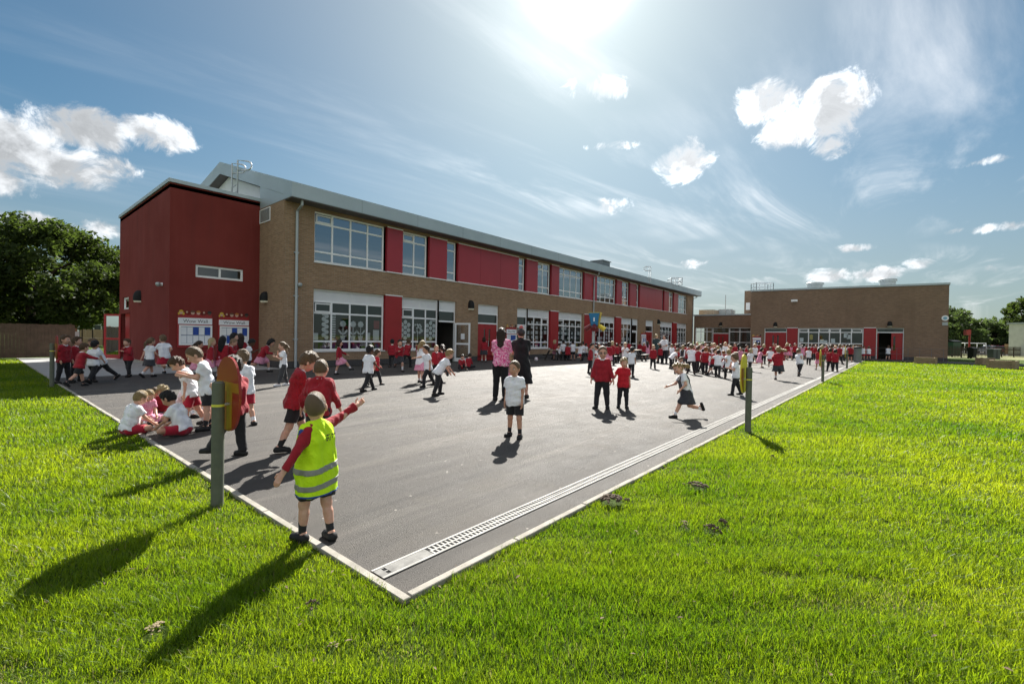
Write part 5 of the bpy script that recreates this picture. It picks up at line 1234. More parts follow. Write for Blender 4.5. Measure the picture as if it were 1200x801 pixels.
# ================================================================== PEOPLE
# every figure is one body grown as a smooth blended volume round its posed skeleton; clothes and hair are grown the same way over it
def v3(*a): return np.array(a, float)
def nrm(v): return v/max(1e-9, np.linalg.norm(v))
class Field:
    def __init__(s, vox, lo, hi):
        s.v = vox; s.o = np.asarray(lo, float); s.n = np.maximum(4, np.ceil((np.asarray(hi)-s.o)/vox).astype(int)+1)
        s.F = np.full(s.n, 1.0, np.float32)
        s.ax = [(s.o[i]+vox*np.arange(s.n[i])).astype(np.float32) for i in range(3)]
    def group(s, prims, k, cuts=(), blend=0.0):
        """prims smoothly joined with radius k, then trimmed by planes (point, outward normal), then joined to what is there"""
        los, his = [], []
        for p in prims:
            if p[0] == 'c': lo = np.minimum(p[1]-p[3], p[2]-p[4]); hi = np.maximum(p[1]+p[3], p[2]+p[4])
            else: r = np.max(p[2]); lo = p[1]-r; hi = p[1]+r
            los.append(lo-k-2.5*s.v); his.append(hi+k+2.5*s.v)
        LO, HI = np.min(los, 0), np.max(his, 0)
        i0 = np.clip(np.floor((LO-s.o)/s.v).astype(int), 0, s.n-1); i1 = np.clip(np.ceil((HI-s.o)/s.v).astype(int)+1, 1, s.n)
        if np.any(i1-i0 < 2): return
        sub = np.full(i1-i0, 1.0, np.float32)
        for p, lo, hi in zip(prims, los, his):
            a0 = np.clip(np.floor((lo-s.o)/s.v).astype(int), i0, i1-1); a1 = np.clip(np.ceil((hi-s.o)/s.v).astype(int)+1, i0+1, i1)
            X = s.ax[0][a0[0]:a1[0]][:, None, None]; Y = s.ax[1][a0[1]:a1[1]][None, :, None]; Z = s.ax[2][a0[2]:a1[2]][None, None, :]
            if p[0] == 'c':
                a, b, ra, rb = p[1], p[2], p[3], p[4]; ba = b-a; L2 = max(1e-9, float(ba@ba))
                t = np.clip(((X-a[0])*ba[0]+(Y-a[1])*ba[1]+(Z-a[2])*ba[2])/L2, 0, 1)
                d = np.sqrt((X-a[0]-t*ba[0])**2+(Y-a[1]-t*ba[1])**2+(Z-a[2]-t*ba[2])**2) - (ra+(rb-ra)*t)
            else:
                c, r, Rm = p[1], p[2], p[3]
                q = [((X-c[0])*Rm[i][0]+(Y-c[1])*Rm[i][1]+(Z-c[2])*Rm[i][2]) for i in range(3)]
                k0 = np.sqrt(sum((q[i]/r[i])**2 for i in range(3))); k1 = np.sqrt(sum((q[i]/(r[i]*r[i]))**2 for i in range(3)))
                d = k0*(k0-1)/np.maximum(k1, 1e-6)
            sl_ = tuple(slice(a0[i]-i0[i], a1[i]-i0[i]) for i in range(3)); e = sub[sl_]
            kk = p[5] if len(p) > 5 and p[0] == 'c' else (p[4] if len(p) > 4 and p[0] == 'e' else k)
            if kk > 0:
                h = np.maximum(kk-np.abs(d-e), 0)/kk; sub[sl_] = np.minimum(d, e)-h*h*kk*.25
            else: sub[sl_] = np.minimum(d, e)
        if cuts:
            X = s.ax[0][i0[0]:i1[0]][:, None, None]; Y = s.ax[1][i0[1]:i1[1]][None, :, None]; Z = s.ax[2][i0[2]:i1[2]][None, None, :]
            for (pt, n) in cuts: sub = np.maximum(sub, (X-pt[0])*n[0]+(Y-pt[1])*n[1]+(Z-pt[2])*n[2])
        sl_ = tuple(slice(i0[i], i1[i]) for i in range(3)); e = s.F[sl_]
        if blend > 0:
            h = np.maximum(blend-np.abs(sub-e), 0)/blend; s.F[sl_] = np.minimum(sub, e)-h*h*blend*.25
        else: s.F[sl_] = np.minimum(sub, e)
    def cut(s, pt, n):
        X = s.ax[0][:, None, None]; Y = s.ax[1][None, :, None]; Z = s.ax[2][None, None, :]
        s.F = np.maximum(s.F, ((X-pt[0])*n[0]+(Y-pt[1])*n[1]+(Z-pt[2])*n[2]).astype(np.float32))
    def wrinkle(s, amp, freq, seed):
        r = np.random.default_rng(seed); X = s.ax[0][:, None, None]; Y = s.ax[1][None, :, None]; Z = s.ax[2][None, None, :]
        for _ in range(5):
            d = r.normal(size=3)*freq*np.array([1, 1, .7]); s.F = s.F + (amp*np.sin(X*d[0]+Y*d[1]+Z*d[2]+r.random()*6)).astype(np.float32)
    def mesh(s):
        F = s.F; F[0] = F[-1] = 1; F[:, 0] = F[:, -1] = 1; F[:, :, 0] = F[:, :, -1] = 1
        S = F < 0
        c8 = [S[i:S.shape[0]-1+i, j:S.shape[1]-1+j, k:S.shape[2]-1+k] for i in (0, 1) for j in (0, 1) for k in (0, 1)]
        any_ = c8[0].copy(); all_ = c8[0].copy()
        for q in c8[1:]: any_ |= q; all_ &= q
        mx = any_ & ~all_
        I = np.argwhere(mx)
        if len(I) == 0: return None
        idx = np.full(mx.shape, -1, np.int32); idx[mx] = np.arange(len(I))
        val = np.stack([F[I[:, 0]+i, I[:, 1]+j, I[:, 2]+k] for i in (0, 1) for j in (0, 1) for k in (0, 1)], 1)
        off = np.array([(i, j, k) for i in (0, 1) for j in (0, 1) for k in (0, 1)], float)
        acc = np.zeros((len(I), 3)); cnt = np.zeros(len(I))
        for a in range(8):
            for b in range(a+1, 8):
                if np.abs(off[a]-off[b]).sum() != 1: continue
                va, vb = val[:, a], val[:, b]; cr = (va < 0) != (vb < 0)
                t = np.where(cr, va/np.where(cr, va-vb, 1), 0)
                acc += np.where(cr[:, None], off[a]+(off[b]-off[a])*t[:, None], 0); cnt += cr
        V = s.o + s.v*(I + acc/cnt[:, None])
        Q = []
        for ax in range(3):
            o1, o2 = [(1, 2), (2, 0), (0, 1)][ax]
            A = np.take(S, np.arange(S.shape[ax]-1), ax); B = np.take(S, np.arange(1, S.shape[ax]), ax)
            E = np.argwhere(A != B); E = E[(E[:, o1] > 0) & (E[:, o2] > 0)]
            E = E[(E[:, o1] < mx.shape[o1]) & (E[:, o2] < mx.shape[o2])]
            ins = A[E[:, 0], E[:, 1], E[:, 2]]
            d1 = np.zeros(3, int); d1[o1] = 1; d2 = np.zeros(3, int); d2[o2] = 1
            q = np.stack([idx[tuple((E-d1-d2).T)], idx[tuple((E-d2).T)], idx[tuple(E.T)], idx[tuple((E-d1).T)]], 1)
            q[~ins] = q[~ins][:, ::-1]; Q.append(q)
        Q = np.concatenate(Q); Q = Q[(Q >= 0).all(1)]
        return V, Q

def rotv(v, axis, ang):
    axis = nrm(axis); return v*math.cos(ang)+np.cross(axis, v)*math.sin(ang)+axis*(axis@v)*(1-math.cos(ang))
def D(a): return math.radians(a)

class Skel:
    """posed joints in metres; +y is the way the figure faces, +x its right hand side"""
    def __init__(s, H, ad, pose):
        P = dict(lean=3, roll=0, twist=0, hp=0, hy=0, aL=(4, 8, 12), aR=(4, 8, 12), lL=(0, 3, 2), lR=(0, 3, 2), sit=False, build=1.0); P.update(pose); s.P = P
        c = lambda a, b: (a+(b-a)*ad)*H
        s.H, s.ad = H, ad; s.b = P['build']
        ank, knee, hip = c(.045, .042), c(.250, .275), c(.468, .512); waist, chest, sh = c(.575, .605), c(.690, .73), c(.756, .800); nb, hc = c(.795, .845), c(.902, .931)
        s.shw, s.hpw = c(.090, .094), c(.052, .052); s.up, s.fo, s.hd = c(.150, .170), c(.130, .145), c(.040, .045)
        s.hr = np.array([c(.066, .048), c(.080, .061), c(.098, .070)])
        u = rotv(rotv(v3(0, 0, 1), v3(1, 0, 0), -D(P['lean'])), v3(0, 1, 0), D(P['roll'])); s.u = u
        rx = nrm(np.cross(v3(0, 1, 0), u)); rx = rotv(rx, u, D(P['twist'])*.35); fw = np.cross(u, rx)
        rs = rotv(rx, u, D(P['twist'])*.65); fs = np.cross(u, rs); s.rs, s.fs, s.rx, s.fw = rs, fs, rx, fw
        s.hipc = v3(0, 0, 0); s.hip = {-1: -rx*s.hpw, 1: rx*s.hpw}
        s.waist = u*(waist-hip); s.chest = u*(chest-hip); s.shc = u*(sh-hip); s.nb = u*(nb-hip)
        s.sh = {k: s.shc + rs*k*s.shw for k in (-1, 1)}
        hu = rotv(u, rs, -D(P['hp'])); s.hf = rotv(nrm(np.cross(hu, rs)), hu, D(P['hy'])); s.hu = hu; s.hx = np.cross(s.hf, hu)
        s.head = s.nb + hu*(hc-nb) + s.hf*.012*H
        s.el, s.wr, s.hdir, s.palm = {}, {}, {}, {}
        for k, nm in ((-1, 'aL'), (1, 'aR')):
            a = P[nm]
            if isinstance(a[0], (tuple, list, np.ndarray)):
                d1 = nrm(rs*a[0][0]*k+fs*a[0][1]+u*a[0][2]); d2 = nrm(rs*a[1][0]*k+fs*a[1][1]+u*a[1][2])
            else:
                f, o, b = D(a[0]), D(a[1]), D(a[2]); vv = v3(math.sin(o), math.sin(f)*math.cos(o), -math.cos(f)*math.cos(o))
                d1 = nrm(rs*vv[0]*k+fs*vv[1]+u*vv[2]); inn = a[3] if len(a) > 3 else .35
                t = nrm(-rs*k*inn+fs+u*.25); tp = t-(t@d1)*d1; d2 = nrm(math.cos(b)*d1+math.sin(b)*nrm(tp)) if np.linalg.norm(tp) > .05 else d1
            s.el[k] = s.sh[k]+d1*s.up; s.wr[k] = s.el[k]+d2*s.fo; s.hdir[k] = nrm(d2*.96+d1*.12)
            q = -rs*k; q = q-(q@s.hdir[k])*s.hdir[k]
            if np.linalg.norm(q) < .35: q = -u-(-u@s.hdir[k])*s.hdir[k]
            s.palm[k] = nrm(q)
        s.kn, s.an, s.toe = {}, {}, {}
        for k, nm in ((-1, 'lL'), (1, 'lR')):
            a = P[nm]
            if isinstance(a[0], (tuple, list, np.ndarray)):
                d1 = nrm(v3(a[0][0]*k, a[0][1], a[0][2])); d2 = nrm(v3(a[1][0]*k, a[1][1], a[1][2]))
            else:
                f, o, b = D(a[0]), D(a[1]), D(a[2]); d1 = v3(k*math.sin(o), math.sin(f)*math.cos(o), -math.cos(f)*math.cos(o))
                t = nrm(v3(0, -1, -.6)); tp = t-(t@d1)*d1; d2 = nrm(math.cos(b)*d1+math.sin(b)*nrm(tp))
            s.kn[k] = s.hip[k]+d1*(hip-knee); s.an[k] = s.kn[k]+d2*(knee-ank)
            ff = v3(k*.18, 1, 0) if abs(d2[2]) > .8 else v3(k*.1, 1, 0)-(v3(k*.1, 1, 0)@d2)*d2
            if abs(d2[2]) <= .8 and np.linalg.norm(ff) < .3: ff = v3(0, .4, 1)
            s.toe[k] = nrm(ff)
        low = min(min(s.an[k][2]-ank for k in (-1, 1)), -.078*H if P['sit'] else 9, min(s.kn[k][2]-.035*H for k in (-1, 1)))
        for k in (-1, 1): low = min(low, (s.an[k]+s.toe[k]*.075*H)[2]-.022*H)
        ctr = (s.an[-1]+s.an[1])/2 if not P['sit'] else s.hipc.copy()
        if not P['sit'] and P.get('stand') is not None: ctr = s.an[P['stand']].copy()
        sft = v3(-ctr[0], -ctr[1], -low)
        for nm in ('hipc', 'waist', 'chest', 'shc', 'nb', 'head'): setattr(s, nm, getattr(s, nm)+sft)
        for dct in (s.hip, s.sh, s.el, s.wr, s.kn, s.an):
            for k in dct: dct[k] = dct[k]+sft
        pts = [s.head+s.hr[2]*1.3, s.head-s.hr[2]*1.3] + [q for dct in (s.hip, s.sh, s.el, s.wr, s.kn, s.an) for q in dct.values()] + [s.an[k]+s.toe[k]*.11*H for k in (-1, 1)] + [s.wr[k]+s.hdir[k]*.12*H for k in (-1, 1)]
        s.lo = np.min(pts, 0)-.16*H; s.hi = np.max(pts, 0)+.16*H; s.lo[2] = -.02
        s.RH = [s.hx, s.hf, s.hu]

def C(a, b, ra, rb, kk=None): return ('c', a, b, ra, rb) if kk is None else ('c', a, b, ra, rb, kk)
def torso(s, g, lowr=0.0, bulk=1.0):
    """capsules of the trunk, grown by g"""
    H = s.H; b = s.b*bulk; r = s.rx; w = .042*H*b; out = []
    for k in (-1, 1):
        out.append(C(s.hipc+r*k*.036*H*b+s.u*.01*H, s.waist+r*k*w*.85, .060*H*b+g+lowr, .052*H*b+g+lowr*.6))
        out.append(C(s.waist+r*k*w*.85, s.chest+s.rs*k*.045*H*b, .052*H*b+g+lowr*.6, .054*H*b+g))
        out.append(C(s.chest+s.rs*k*.045*H*b, s.shc+s.rs*k*.052*H-s.u*.026*H, .054*H*b+g, .034*H+g))
        out.append(C(s.nb+s.rs*k*.010*H-s.u*.016*H, s.sh[k]-s.rs*k*.006*H-s.u*.004*H, .022*H+g, .025*H+g))
    if b > 1.08: out.append(('e', s.waist+s.fw*.03*H, np.array([.075, .065, .085])*H*b+g, [s.rx, s.fw, s.u]))
    return out
def body_field(s, vox, det):
    H = s.H; f = Field(vox, s.lo, s.hi); k = .022*H; b = s.b; P = torso(s, -.006*H)
    P.append(C(s.nb-s.u*.02*H, s.head-s.hu*.03*H, .034*H*(.9 if s.ad > .5 else 1), .030*H))
    for q in (-1, 1):
        P += [C(s.sh[q], s.el[q], .025*H*b, .0215*H*b), C(s.el[q], s.wr[q], .0215*H*b, .0145*H), C(s.hip[q], s.kn[q], .054*H*b, .033*H*b), C(s.kn[q], s.an[q], .031*H*b, .0185*H)]
        cm = s.kn[q]+(s.an[q]-s.kn[q])*.3; back = nrm(-s.toe[q]+(s.an[q]-s.kn[q])*.0); P.append(C(cm+back*.008*H, cm+(s.an[q]-s.kn[q])*.3+back*.004*H, .029*H*b, .023*H*b))
        P.append(C(s.an[q]-s.toe[q]*.01*H, s.an[q]+s.toe[q]*.07*H-v3(0, 0, .018*H), .022*H, .016*H))
    f.group(P, k)
    hr = s.hr; R3 = s.RH; hd = [('e', s.head+s.hu*.012*H, hr*np.array([.98, .98, .90]), R3), ('e', s.head+s.hf*hr[1]*.18-s.hu*hr[2]*.42, hr*np.array([.74, .70, .56]), R3)]
    for q in (-1, 1): hd.append(('e', s.head+s.hx*q*hr[0]*.45+s.hf*hr[1]*.55-s.hu*hr[2]*.32, hr*np.array([.34, .34, .28]), R3))
    f.group(hd, .018*H, blend=.02*H)
    fine = [('e', s.head+s.hf*hr[1]*1.0-s.hu*hr[2]*.24, hr*np.array([.17, .22, .17]), R3), C(s.head+s.hf*hr[1]*.95, s.head+s.hf*hr[1]*1.03-s.hu*hr[2]*.2, hr[0]*.10, hr[0]*.15)]
    for q in (-1, 1): fine.append(('e', s.head+s.hx*q*hr[0]*1.0-s.hu*hr[2]*.12-s.hf*hr[1]*.05, hr*np.array([.13, .20, .26]), R3))
    f.group(fine, .006*H, blend=.008*H)
    for q in (-1, 1):
        w, hd_, pn = s.wr[q], s.hdir[q], s.palm[q]; lat = nrm(np.cross(hd_, pn)); 
        if lat@s.fs < 0 and abs(lat@s.fs) > .2: lat = -lat
        if abs(lat@s.fs) <= .2 and lat@s.u < 0: lat = -lat
        Hh = H*(.92 if s.ad < .5 else .92)
        f.group([('e', w+hd_*.034*Hh, np.array([.021, .034, .0125])*Hh, [lat, hd_, pn]), C(w, w+hd_*.02*Hh, .0145*Hh, .0155*Hh)], .01*H, blend=.014*H)
        if det >= 1:
            pt = s.P.get('point') == q; fr = max(.0066*Hh, vox*.95)
            for i, (o, ln) in enumerate(((.0155, .046), (.0052, .053), (-.0052, .049), (-.0150, .039))):
                curl = .45 if not (pt and i > 0) else 1.6
                if pt and i == 0: curl = .05
                cu = lambda a: nrm(hd_*math.cos(a)+pn*math.sin(a)); a0 = w+hd_*.058*Hh+lat*o*Hh*1.12; a1 = a0+cu(curl*.5)*ln*.5*Hh; a2 = a1+cu(curl*1.3)*ln*.5*Hh
                f.group([C(a0-hd_*.012*Hh, a1, fr*1.06, fr), C(a1, a2, fr, fr*.84)], .003*H, blend=.0035*H)
            t0 = w+hd_*.022*Hh+lat*.016*Hh; t1 = t0+nrm(lat*.75+hd_*.6+pn*.35)*.026*Hh; t2 = t1+nrm(lat*.2+hd_*.9+pn*.4)*.022*Hh
            f.group([C(t0, t1, fr*1.25, fr*1.1), C(t1, t2, fr*1.1, fr*.9)], .004*H, blend=.005*H)
        else:
            lo = w+hd_*.055*Hh; f.group([C(lo, lo+nrm(hd_*.9+pn*.4)*.032*Hh, .015*Hh, .011*Hh), C(w+hd_*.02*Hh+lat*.012*Hh, w+hd_*.045*Hh+lat*.03*Hh, .010*Hh, .008*Hh)], .004*H, blend=.006*H)
    return f
def sleeve(s, f, q, g, to, flare=0.0, k=.01):
    """to: 1 = elbow, 2 = wrist (fractions allowed)"""
    H = s.H; b = s.b
    if to <= 1:
        e = s.sh[q]+(s.el[q]-s.sh[q])*to; d = nrm(s.el[q]-s.sh[q]); f.group([C(s.sh[q]+d*.004*H, e+d*.03*H, .027*H*b+g, .0265*H*b+g+flare)], k*H, [(e, d)], blend=.03*H)
    else:
        t = to-1; e = s.el[q]+(s.wr[q]-s.el[q])*t; d = nrm(s.wr[q]-s.el[q])
        f.group([C(s.sh[q]+nrm(s.el[q]-s.sh[q])*.004*H, s.el[q], .026*H*b+g, .0235*H*b+g), C(s.el[q], e+d*.02*H, .0235*H*b+g, .018*H+g)], k*H, [(e, d)], blend=.03*H)
def top_field(s, vox, kind, g=None):
    H = s.H; f = Field(vox, s.lo, s.hi); hemlow = {'jumper': -.035, 'polo': -.05, 'vest': -.135, 'dress': .04, 'blouse': -.04, 'tee': -.05, 'bodice': .03}[kind]*H
    g = {'jumper': .015, 'polo': .013, 'vest': .029, 'dress': .010, 'blouse': .011, 'tee': .011, 'bodice': .026}[kind]*H
    lowr = {'jumper': .008, 'polo': .010, 'vest': .010, 'blouse': .008}.get(kind, .002)*H
    if s.P['sit']: hemlow = max(hemlow, -.01*H)
    T = torso(s, g, lowr)
    if hemlow < -.01*H: 
        for q in (-1, 1): T.append(C(s.hipc+s.rx*q*.036*H*s.b, s.hipc+s.rx*q*.036*H*s.b+s.u*(hemlow-.03*H), .060*H*s.b+g+lowr, .060*H*s.b+g+lowr*1.5))
    cuts = [(s.hipc+s.u*hemlow, -s.u), (s.nb+s.u*(.008 if kind != 'bodice' else -.02)*H, nrm(s.u+s.fs*.35))]
    if kind in ('vest', 'bodice'):
        for q in (-1, 1): cuts.append((s.sh[q]+s.rs*q*(.046 if kind == 'vest' else -.012)*H, s.rs*q))
    f.group(T, .03*H, cuts)
    if kind == 'jumper': [sleeve(s, f, q, .011*H, 1.96) for q in (-1, 1)]
    elif kind in ('polo', 'tee', 'dress'): [sleeve(s, f, q, .012*H, .66, .007*H) for q in (-1, 1)]
    elif kind == 'blouse': [sleeve(s, f, q, .010*H, .8, .004*H) for q in (-1, 1)]
    return f
def legs_field(s, vox, kind):
    H = s.H; f = Field(vox, s.lo, s.hi); b = s.b; g = .009*H
    top = s.hipc+s.u*.075*H
    pel = [C(s.hipc+s.rx*q*.036*H*b, s.waist+s.rx*q*.036*H*b-s.u*.01*H, .060*H*b+g*.8, .053*H*b+g*.6) for q in (-1, 1)]
    f.group(pel, .03*H, [(top, s.u)])
    for q in (-1, 1):
        d1 = nrm(s.kn[q]-s.hip[q]); d2 = nrm(s.an[q]-s.kn[q])
        if kind == 'shorts':
            e = s.hip[q]+(s.kn[q]-s.hip[q])*.80; f.group([C(s.hip[q], e+d1*.04*H, .056*H*b+g, .046*H*b+g)], .02*H, [(e, d1)], blend=.03*H)
        else:
            fl = .012*H if kind == 'flared' else (.003*H if kind == 'trousers' else -.006*H); e = s.an[q]-d2*.008*H
            f.group([C(s.hip[q], s.kn[q], .055*H*b+g, .036*H*b+g*.9), C(s.kn[q], e+d2*.02*H, .036*H*b+g*.9, .026*H+g*.8+fl)], .02*H, [(e, d2)], blend=.03*H)
    return f
def skirt_field(s, vox, length=.22, flare=1.0, from_top=.085):
    H = s.H; f = Field(vox, s.lo, s.hi); b = s.b
    d = nrm(nrm((s.kn[-1]+s.kn[1])/2-s.hipc)*.55-s.u*.75) if not s.P['sit'] else nrm((s.kn[-1]+s.kn[1])/2-s.hipc)
    tp = s.hipc+s.u*from_top*H; e = s.hipc+d*(length-.06)*H; sw = s.P.get('sway', 0)
    e = e + s.rx*sw*H*.04
    pr = []
    for q in (-1, 1):
        kk = nrm(s.kn[q]-s.hip[q]); pr.append(C(tp+s.rx*q*.02*H*b, e+s.rx*q*.05*H*flare, .066*H*b, .098*H*flare*b)); pr.append(C(s.hip[q], s.hip[q]+kk*(length-.07)*H, .068*H*b, .066*H*b))
    f.group(pr, .05*H, [(tp, s.u), (e, d)])
    return f
def shoe_field(s, vox, q):
    H = s.H; lo = np.minimum(s.an[q]-.09*H, s.an[q]+s.toe[q]*.10*H-.05*H); hi = np.maximum(s.an[q]+.06*H, s.an[q]+s.toe[q]*.10*H+.05*H); lo[2] = max(lo[2], -.03)
    f = Field(vox, lo-.02, hi+.02); t = s.toe[q]; dn = nrm(s.an[q]-s.kn[q]); dn = nrm(dn-(dn@t)*t); sole = s.an[q]+dn*.0445*H
    heel = s.an[q]-t*.018*H+dn*.022*H; toe = s.an[q]+t*.075*H+dn*.028*H
    f.group([C(heel, s.an[q]+t*.03*H+dn*.02*H, .032*H, .032*H), C(s.an[q]+t*.02*H+dn*.02*H, toe, .033*H, .030*H), C(s.an[q]-t*.004*H, heel, .024*H, .027*H)], .014*H, [(sole, dn), (s.an[q]-dn*.012*H, -dn)])
    return f
def sock_field(s, vox, hgt, q):
    H = s.H; f = Field(vox, np.minimum(s.an[q], s.kn[q])-.08*H, np.maximum(s.an[q], s.kn[q])+.08*H)
    for q in (q,):
        d = nrm(s.an[q]-s.kn[q]); L = np.linalg.norm(s.an[q]-s.kn[q]); t0 = 1-hgt; a = s.kn[q]+(s.an[q]-s.kn[q])*t0
        f.group([C(a-d*.02*H, s.an[q]+d*.01*H, (.031-.0125*t0)*H*s.b+.006*H, .0185*H+.005*H)], .004*H, [(a, -d)])
    return f
def hair_field(s, vox, style):
    H = s.H; hr = s.hr; R3 = s.RH; f = Field(vox, s.head-np.array([.2, .2, .36])*H-.02, s.head+np.array([.2, .2, .2])*H+.02); hd = s.head
    grow = {'buzz': 1.022, 'short': 1.10, 'crop': 1.075, 'mop': 1.15, 'curly': 1.2, 'bob': 1.13, 'long': 1.11, 'pony': 1.07, 'pigtails': 1.08, 'bun': 1.07, 'side': 1.08}[style]
    ex = np.array([.05, .05, .06]) if style in ('mop', 'curly', 'bob') else np.zeros(3)
    skull = [('e', hd+s.hu*.013*H-s.hf*.003*H, hr*np.array([.99, .99, .91])*grow+ex*0, R3)]
    nf = nrm(s.hf*.84-s.hu*.54); front = hd+s.hf*hr[1]*(.50 if style in ('mop', 'bob', 'curly') else .44)+s.hu*hr[2]*.22
    nape = hd-s.hu*hr[2]*(.40 if style in ('buzz', 'short', 'crop', 'mop', 'bun', 'pony', 'pigtails', 'side') else .85)
    f.group(skull, .01*H, [(front, nf), (nape, nrm(-s.hu*.92+s.hf*.39))])
    # fringe / crown volume
    if style in ('short', 'mop', 'curly', 'side', 'bob', 'long'):
        f.group([('e', hd+s.hf*hr[1]*.45+s.hu*hr[2]*.74, hr*np.array([.70, .48, .22 if style != 'curly' else .3]), R3)], .01*H, blend=.02*H)
    if style == 'bob':
        f.group([('e', hd-s.hu*hr[2]*.35-s.hf*hr[1]*.30, hr*np.array([1.12, .80, .75]), R3)], .02*H, [(hd-s.hu*hr[2]*1.0, -s.hu), (hd+s.hf*hr[1]*.2, s.hf)], blend=.02*H)
    dr = nrm(v3(*s.P.get('hairdir', (0, 0, 0)))*1.0 - s.u*.9 - s.fs*.15) if s.P.get('hairdir') else nrm(-s.u-s.fs*.12)
    if style == 'long':
        L = .22 if s.ad < .5 else .16; a = hd-s.hf*hr[1]*.55
        pr = [C(a+s.hx*q*hr[0]*.55+s.hu*.0, a+s.hx*q*hr[0]*.5+dr*L*H, .042*H, .026*H) for q in (-1, 1)]+[C(a, a-s.hf*.01*H+dr*(L+.02)*H, .045*H, .03*H)]
        if s.ad > .5: pr = [('c', p[1], p[2], p[3]*.92, p[4]*1.0) for p in pr]
        f.group(pr, .02*H, blend=.02*H)
    if style in ('pony', 'side'):
        a = hd-s.hf*hr[1]*1.0+s.hu*hr[2]*.35; m_ = a+(dr*.09-s.hf*.035)*H; e = m_+dr*.13*H
        f.group([C(a, m_, .022*H, .034*H), C(m_, e, .034*H, .010*H)], .012*H, blend=.012*H)
    if style == 'pigtails':
        for q in (-1, 1):
            a = hd-s.hf*hr[1]*.45+s.hx*q*hr[0]*.95; m_ = a+(dr*.07+s.hx*q*.03)*H; f.group([C(a, m_, .02*H, .03*H), C(m_, m_+dr*.10*H, .03*H, .01*H)], .01*H, blend=.01*H)
    if style == 'bun': f.group([('e', hd-s.hf*hr[1]*.9+s.hu*hr[2]*.55, np.array([.03, .03, .028])*H, R3)], .01*H, blend=.01*H)
    if style == 'curly': f.wrinkle(.006*H, 90/H, 3)
    elif style in ('mop', 'short', 'long', 'bob', 'side'): f.wrinkle(.0018*H, 95/H, 5)
    return f
def cloth(name, c, c2=None, rough=.85, bs=420, sheen=.15):
    if name in _mc: return _mc[name]
    m, k, out = new_mat(name); v = coord(k); c2 = c2 or tuple(q*.78 for q in c)
    f = k.noise(v, 14, 4, .6); w = k.noise(v, bs, 2, .6); fo = k.noise(v, 16, 3, .55, .8)
    hgt_ = k.m('ADD', k.m('MULTIPLY', w, .12), k.m('MULTIPLY', fo, 1.3))
    pbr(k, out, k.mix(k.ramp(f, .3, .7), c, c2), rough, 0, .25, hgt_, .55, .02, **{'Sheen Weight': sheen, 'Sheen Roughness': .5})
    _mc[name] = m; return m
def gingham(name, a, b, s):
    m, k, out = new_mat(name); v = coord(k); sx = k.n('ShaderNodeSeparateXYZ'); k.link(v, sx.inputs[0])
    def st(q): return k.m('GREATER_THAN', k.m('FRACT', k.m('MULTIPLY', q, s)), .5)
    t = k.m('MULTIPLY', k.m('ADD', k.m('ADD', st(sx.outputs[0]), st(sx.outputs[2])), st(sx.outputs[1])), 1/3)
    pbr(k, out, k.mix(t, a, b), .85, 0, .25, k.noise(v, 16, 3, .55, .8), .5, .02); return m
def skin_mat(name, c):
    m, k, out = new_mat(name); v = coord(k); f = k.noise(v, 22, 4, .6)
    pbr(k, out, k.mix(k.ramp(f, .35, .7), c, (c[0]*.9, c[1]*.78, c[2]*.74)), .5, 0, .35, k.noise(v, 200, 2), .15, .003, **{'Subsurface Weight': .12, 'Subsurface Radius': (.01, .004, .002), 'Subsurface Scale': 1.0}); return m
def hair_mat(name, c, sc=(55, 55, 12)):
    m, k, out = new_mat(name); v = coord(k); mp = k.n('ShaderNodeMapping'); mp.inputs['Scale'].default_value = sc; k.link(v, mp.inputs[0])
    f = k.noise(mp.outputs[0], 3.0, 4, .65); 
    pbr(k, out, k.mix(k.ramp(f, .3, .7), c, tuple(q*.38 for q in c)), .5, 0, .4, f, 1.0, .03); return m
SK = {'pale': skin_mat('skin_pale', (.60, .36, .27)), 'mid': skin_mat('skin_olive', (.42, .24, .15)), 'dark': skin_mat('skin_dark', (.095, .047, .028)), 'tan': skin_mat('skin_tan', (.50, .29, .20))}
HR = {'blond': hair_mat('hair_blond', (.44, .30, .13)), 'light': hair_mat('hair_light_blond', (.62, .48, .26)), 'brown': hair_mat('hair_brown', (.12, .065, .032)), 'mousy': hair_mat('hair_mousy', (.22, .14, .075)),
      'dark': hair_mat('hair_dark_brown', (.045, .024, .014)), 'black': hair_mat('hair_black', (.012, .010, .010)), 'ginger': hair_mat('hair_ginger', (.32, .12, .035)), 'shaved': hair_mat('hair_shaved', (.40, .265, .165), (90, 90, 90))}
JUMP = cloth('jumper_red', (.33, .014, .026)); POLO = cloth('polo_white', (.80, .81, .84), (.72, .74, .79)); CHAR = cloth('trouser_charcoal', (.022, .022, .026)); GREYT = cloth('trouser_grey', (.055, .058, .064))
REDS = cloth('shorts_red', (.40, .013, .035)); REDP = cloth('polo_red', (.50, .016, .030)); GING = gingham('pink_gingham', (.72, .42, .52), (.62, .15, .28), 38); PINAF = cloth('pinafore_grey', (.045, .047, .055))
SHOE = M('shoe_black', (.010, .010, .011), (.018, .018, .018), 20, .6, spec=.25); TRAIN = M('trainer_white', (.72, .72, .74), None, 20, .5); SOCKW = cloth('sock_white', (.78, .79, .82)); SOCKD = cloth('sock_dark', (.025, .025, .028))
HIVIS = cloth('hi_vis_yellow', (.60, .88, .015), (.54, .82, .012), .7, 300, 0); BANDG = M('reflective_grey', (.26, .26, .235), (.20, .20, .185), 30, .5); TRIMB = cloth('trim_blue', (.03, .07, .28))
BLACKC = cloth('black_dress', (.012, .012, .014)); GREENC = cloth('dress_green', (.035, .06, .065)); TIGHTR = cloth('tights_red', (.33, .012, .02))
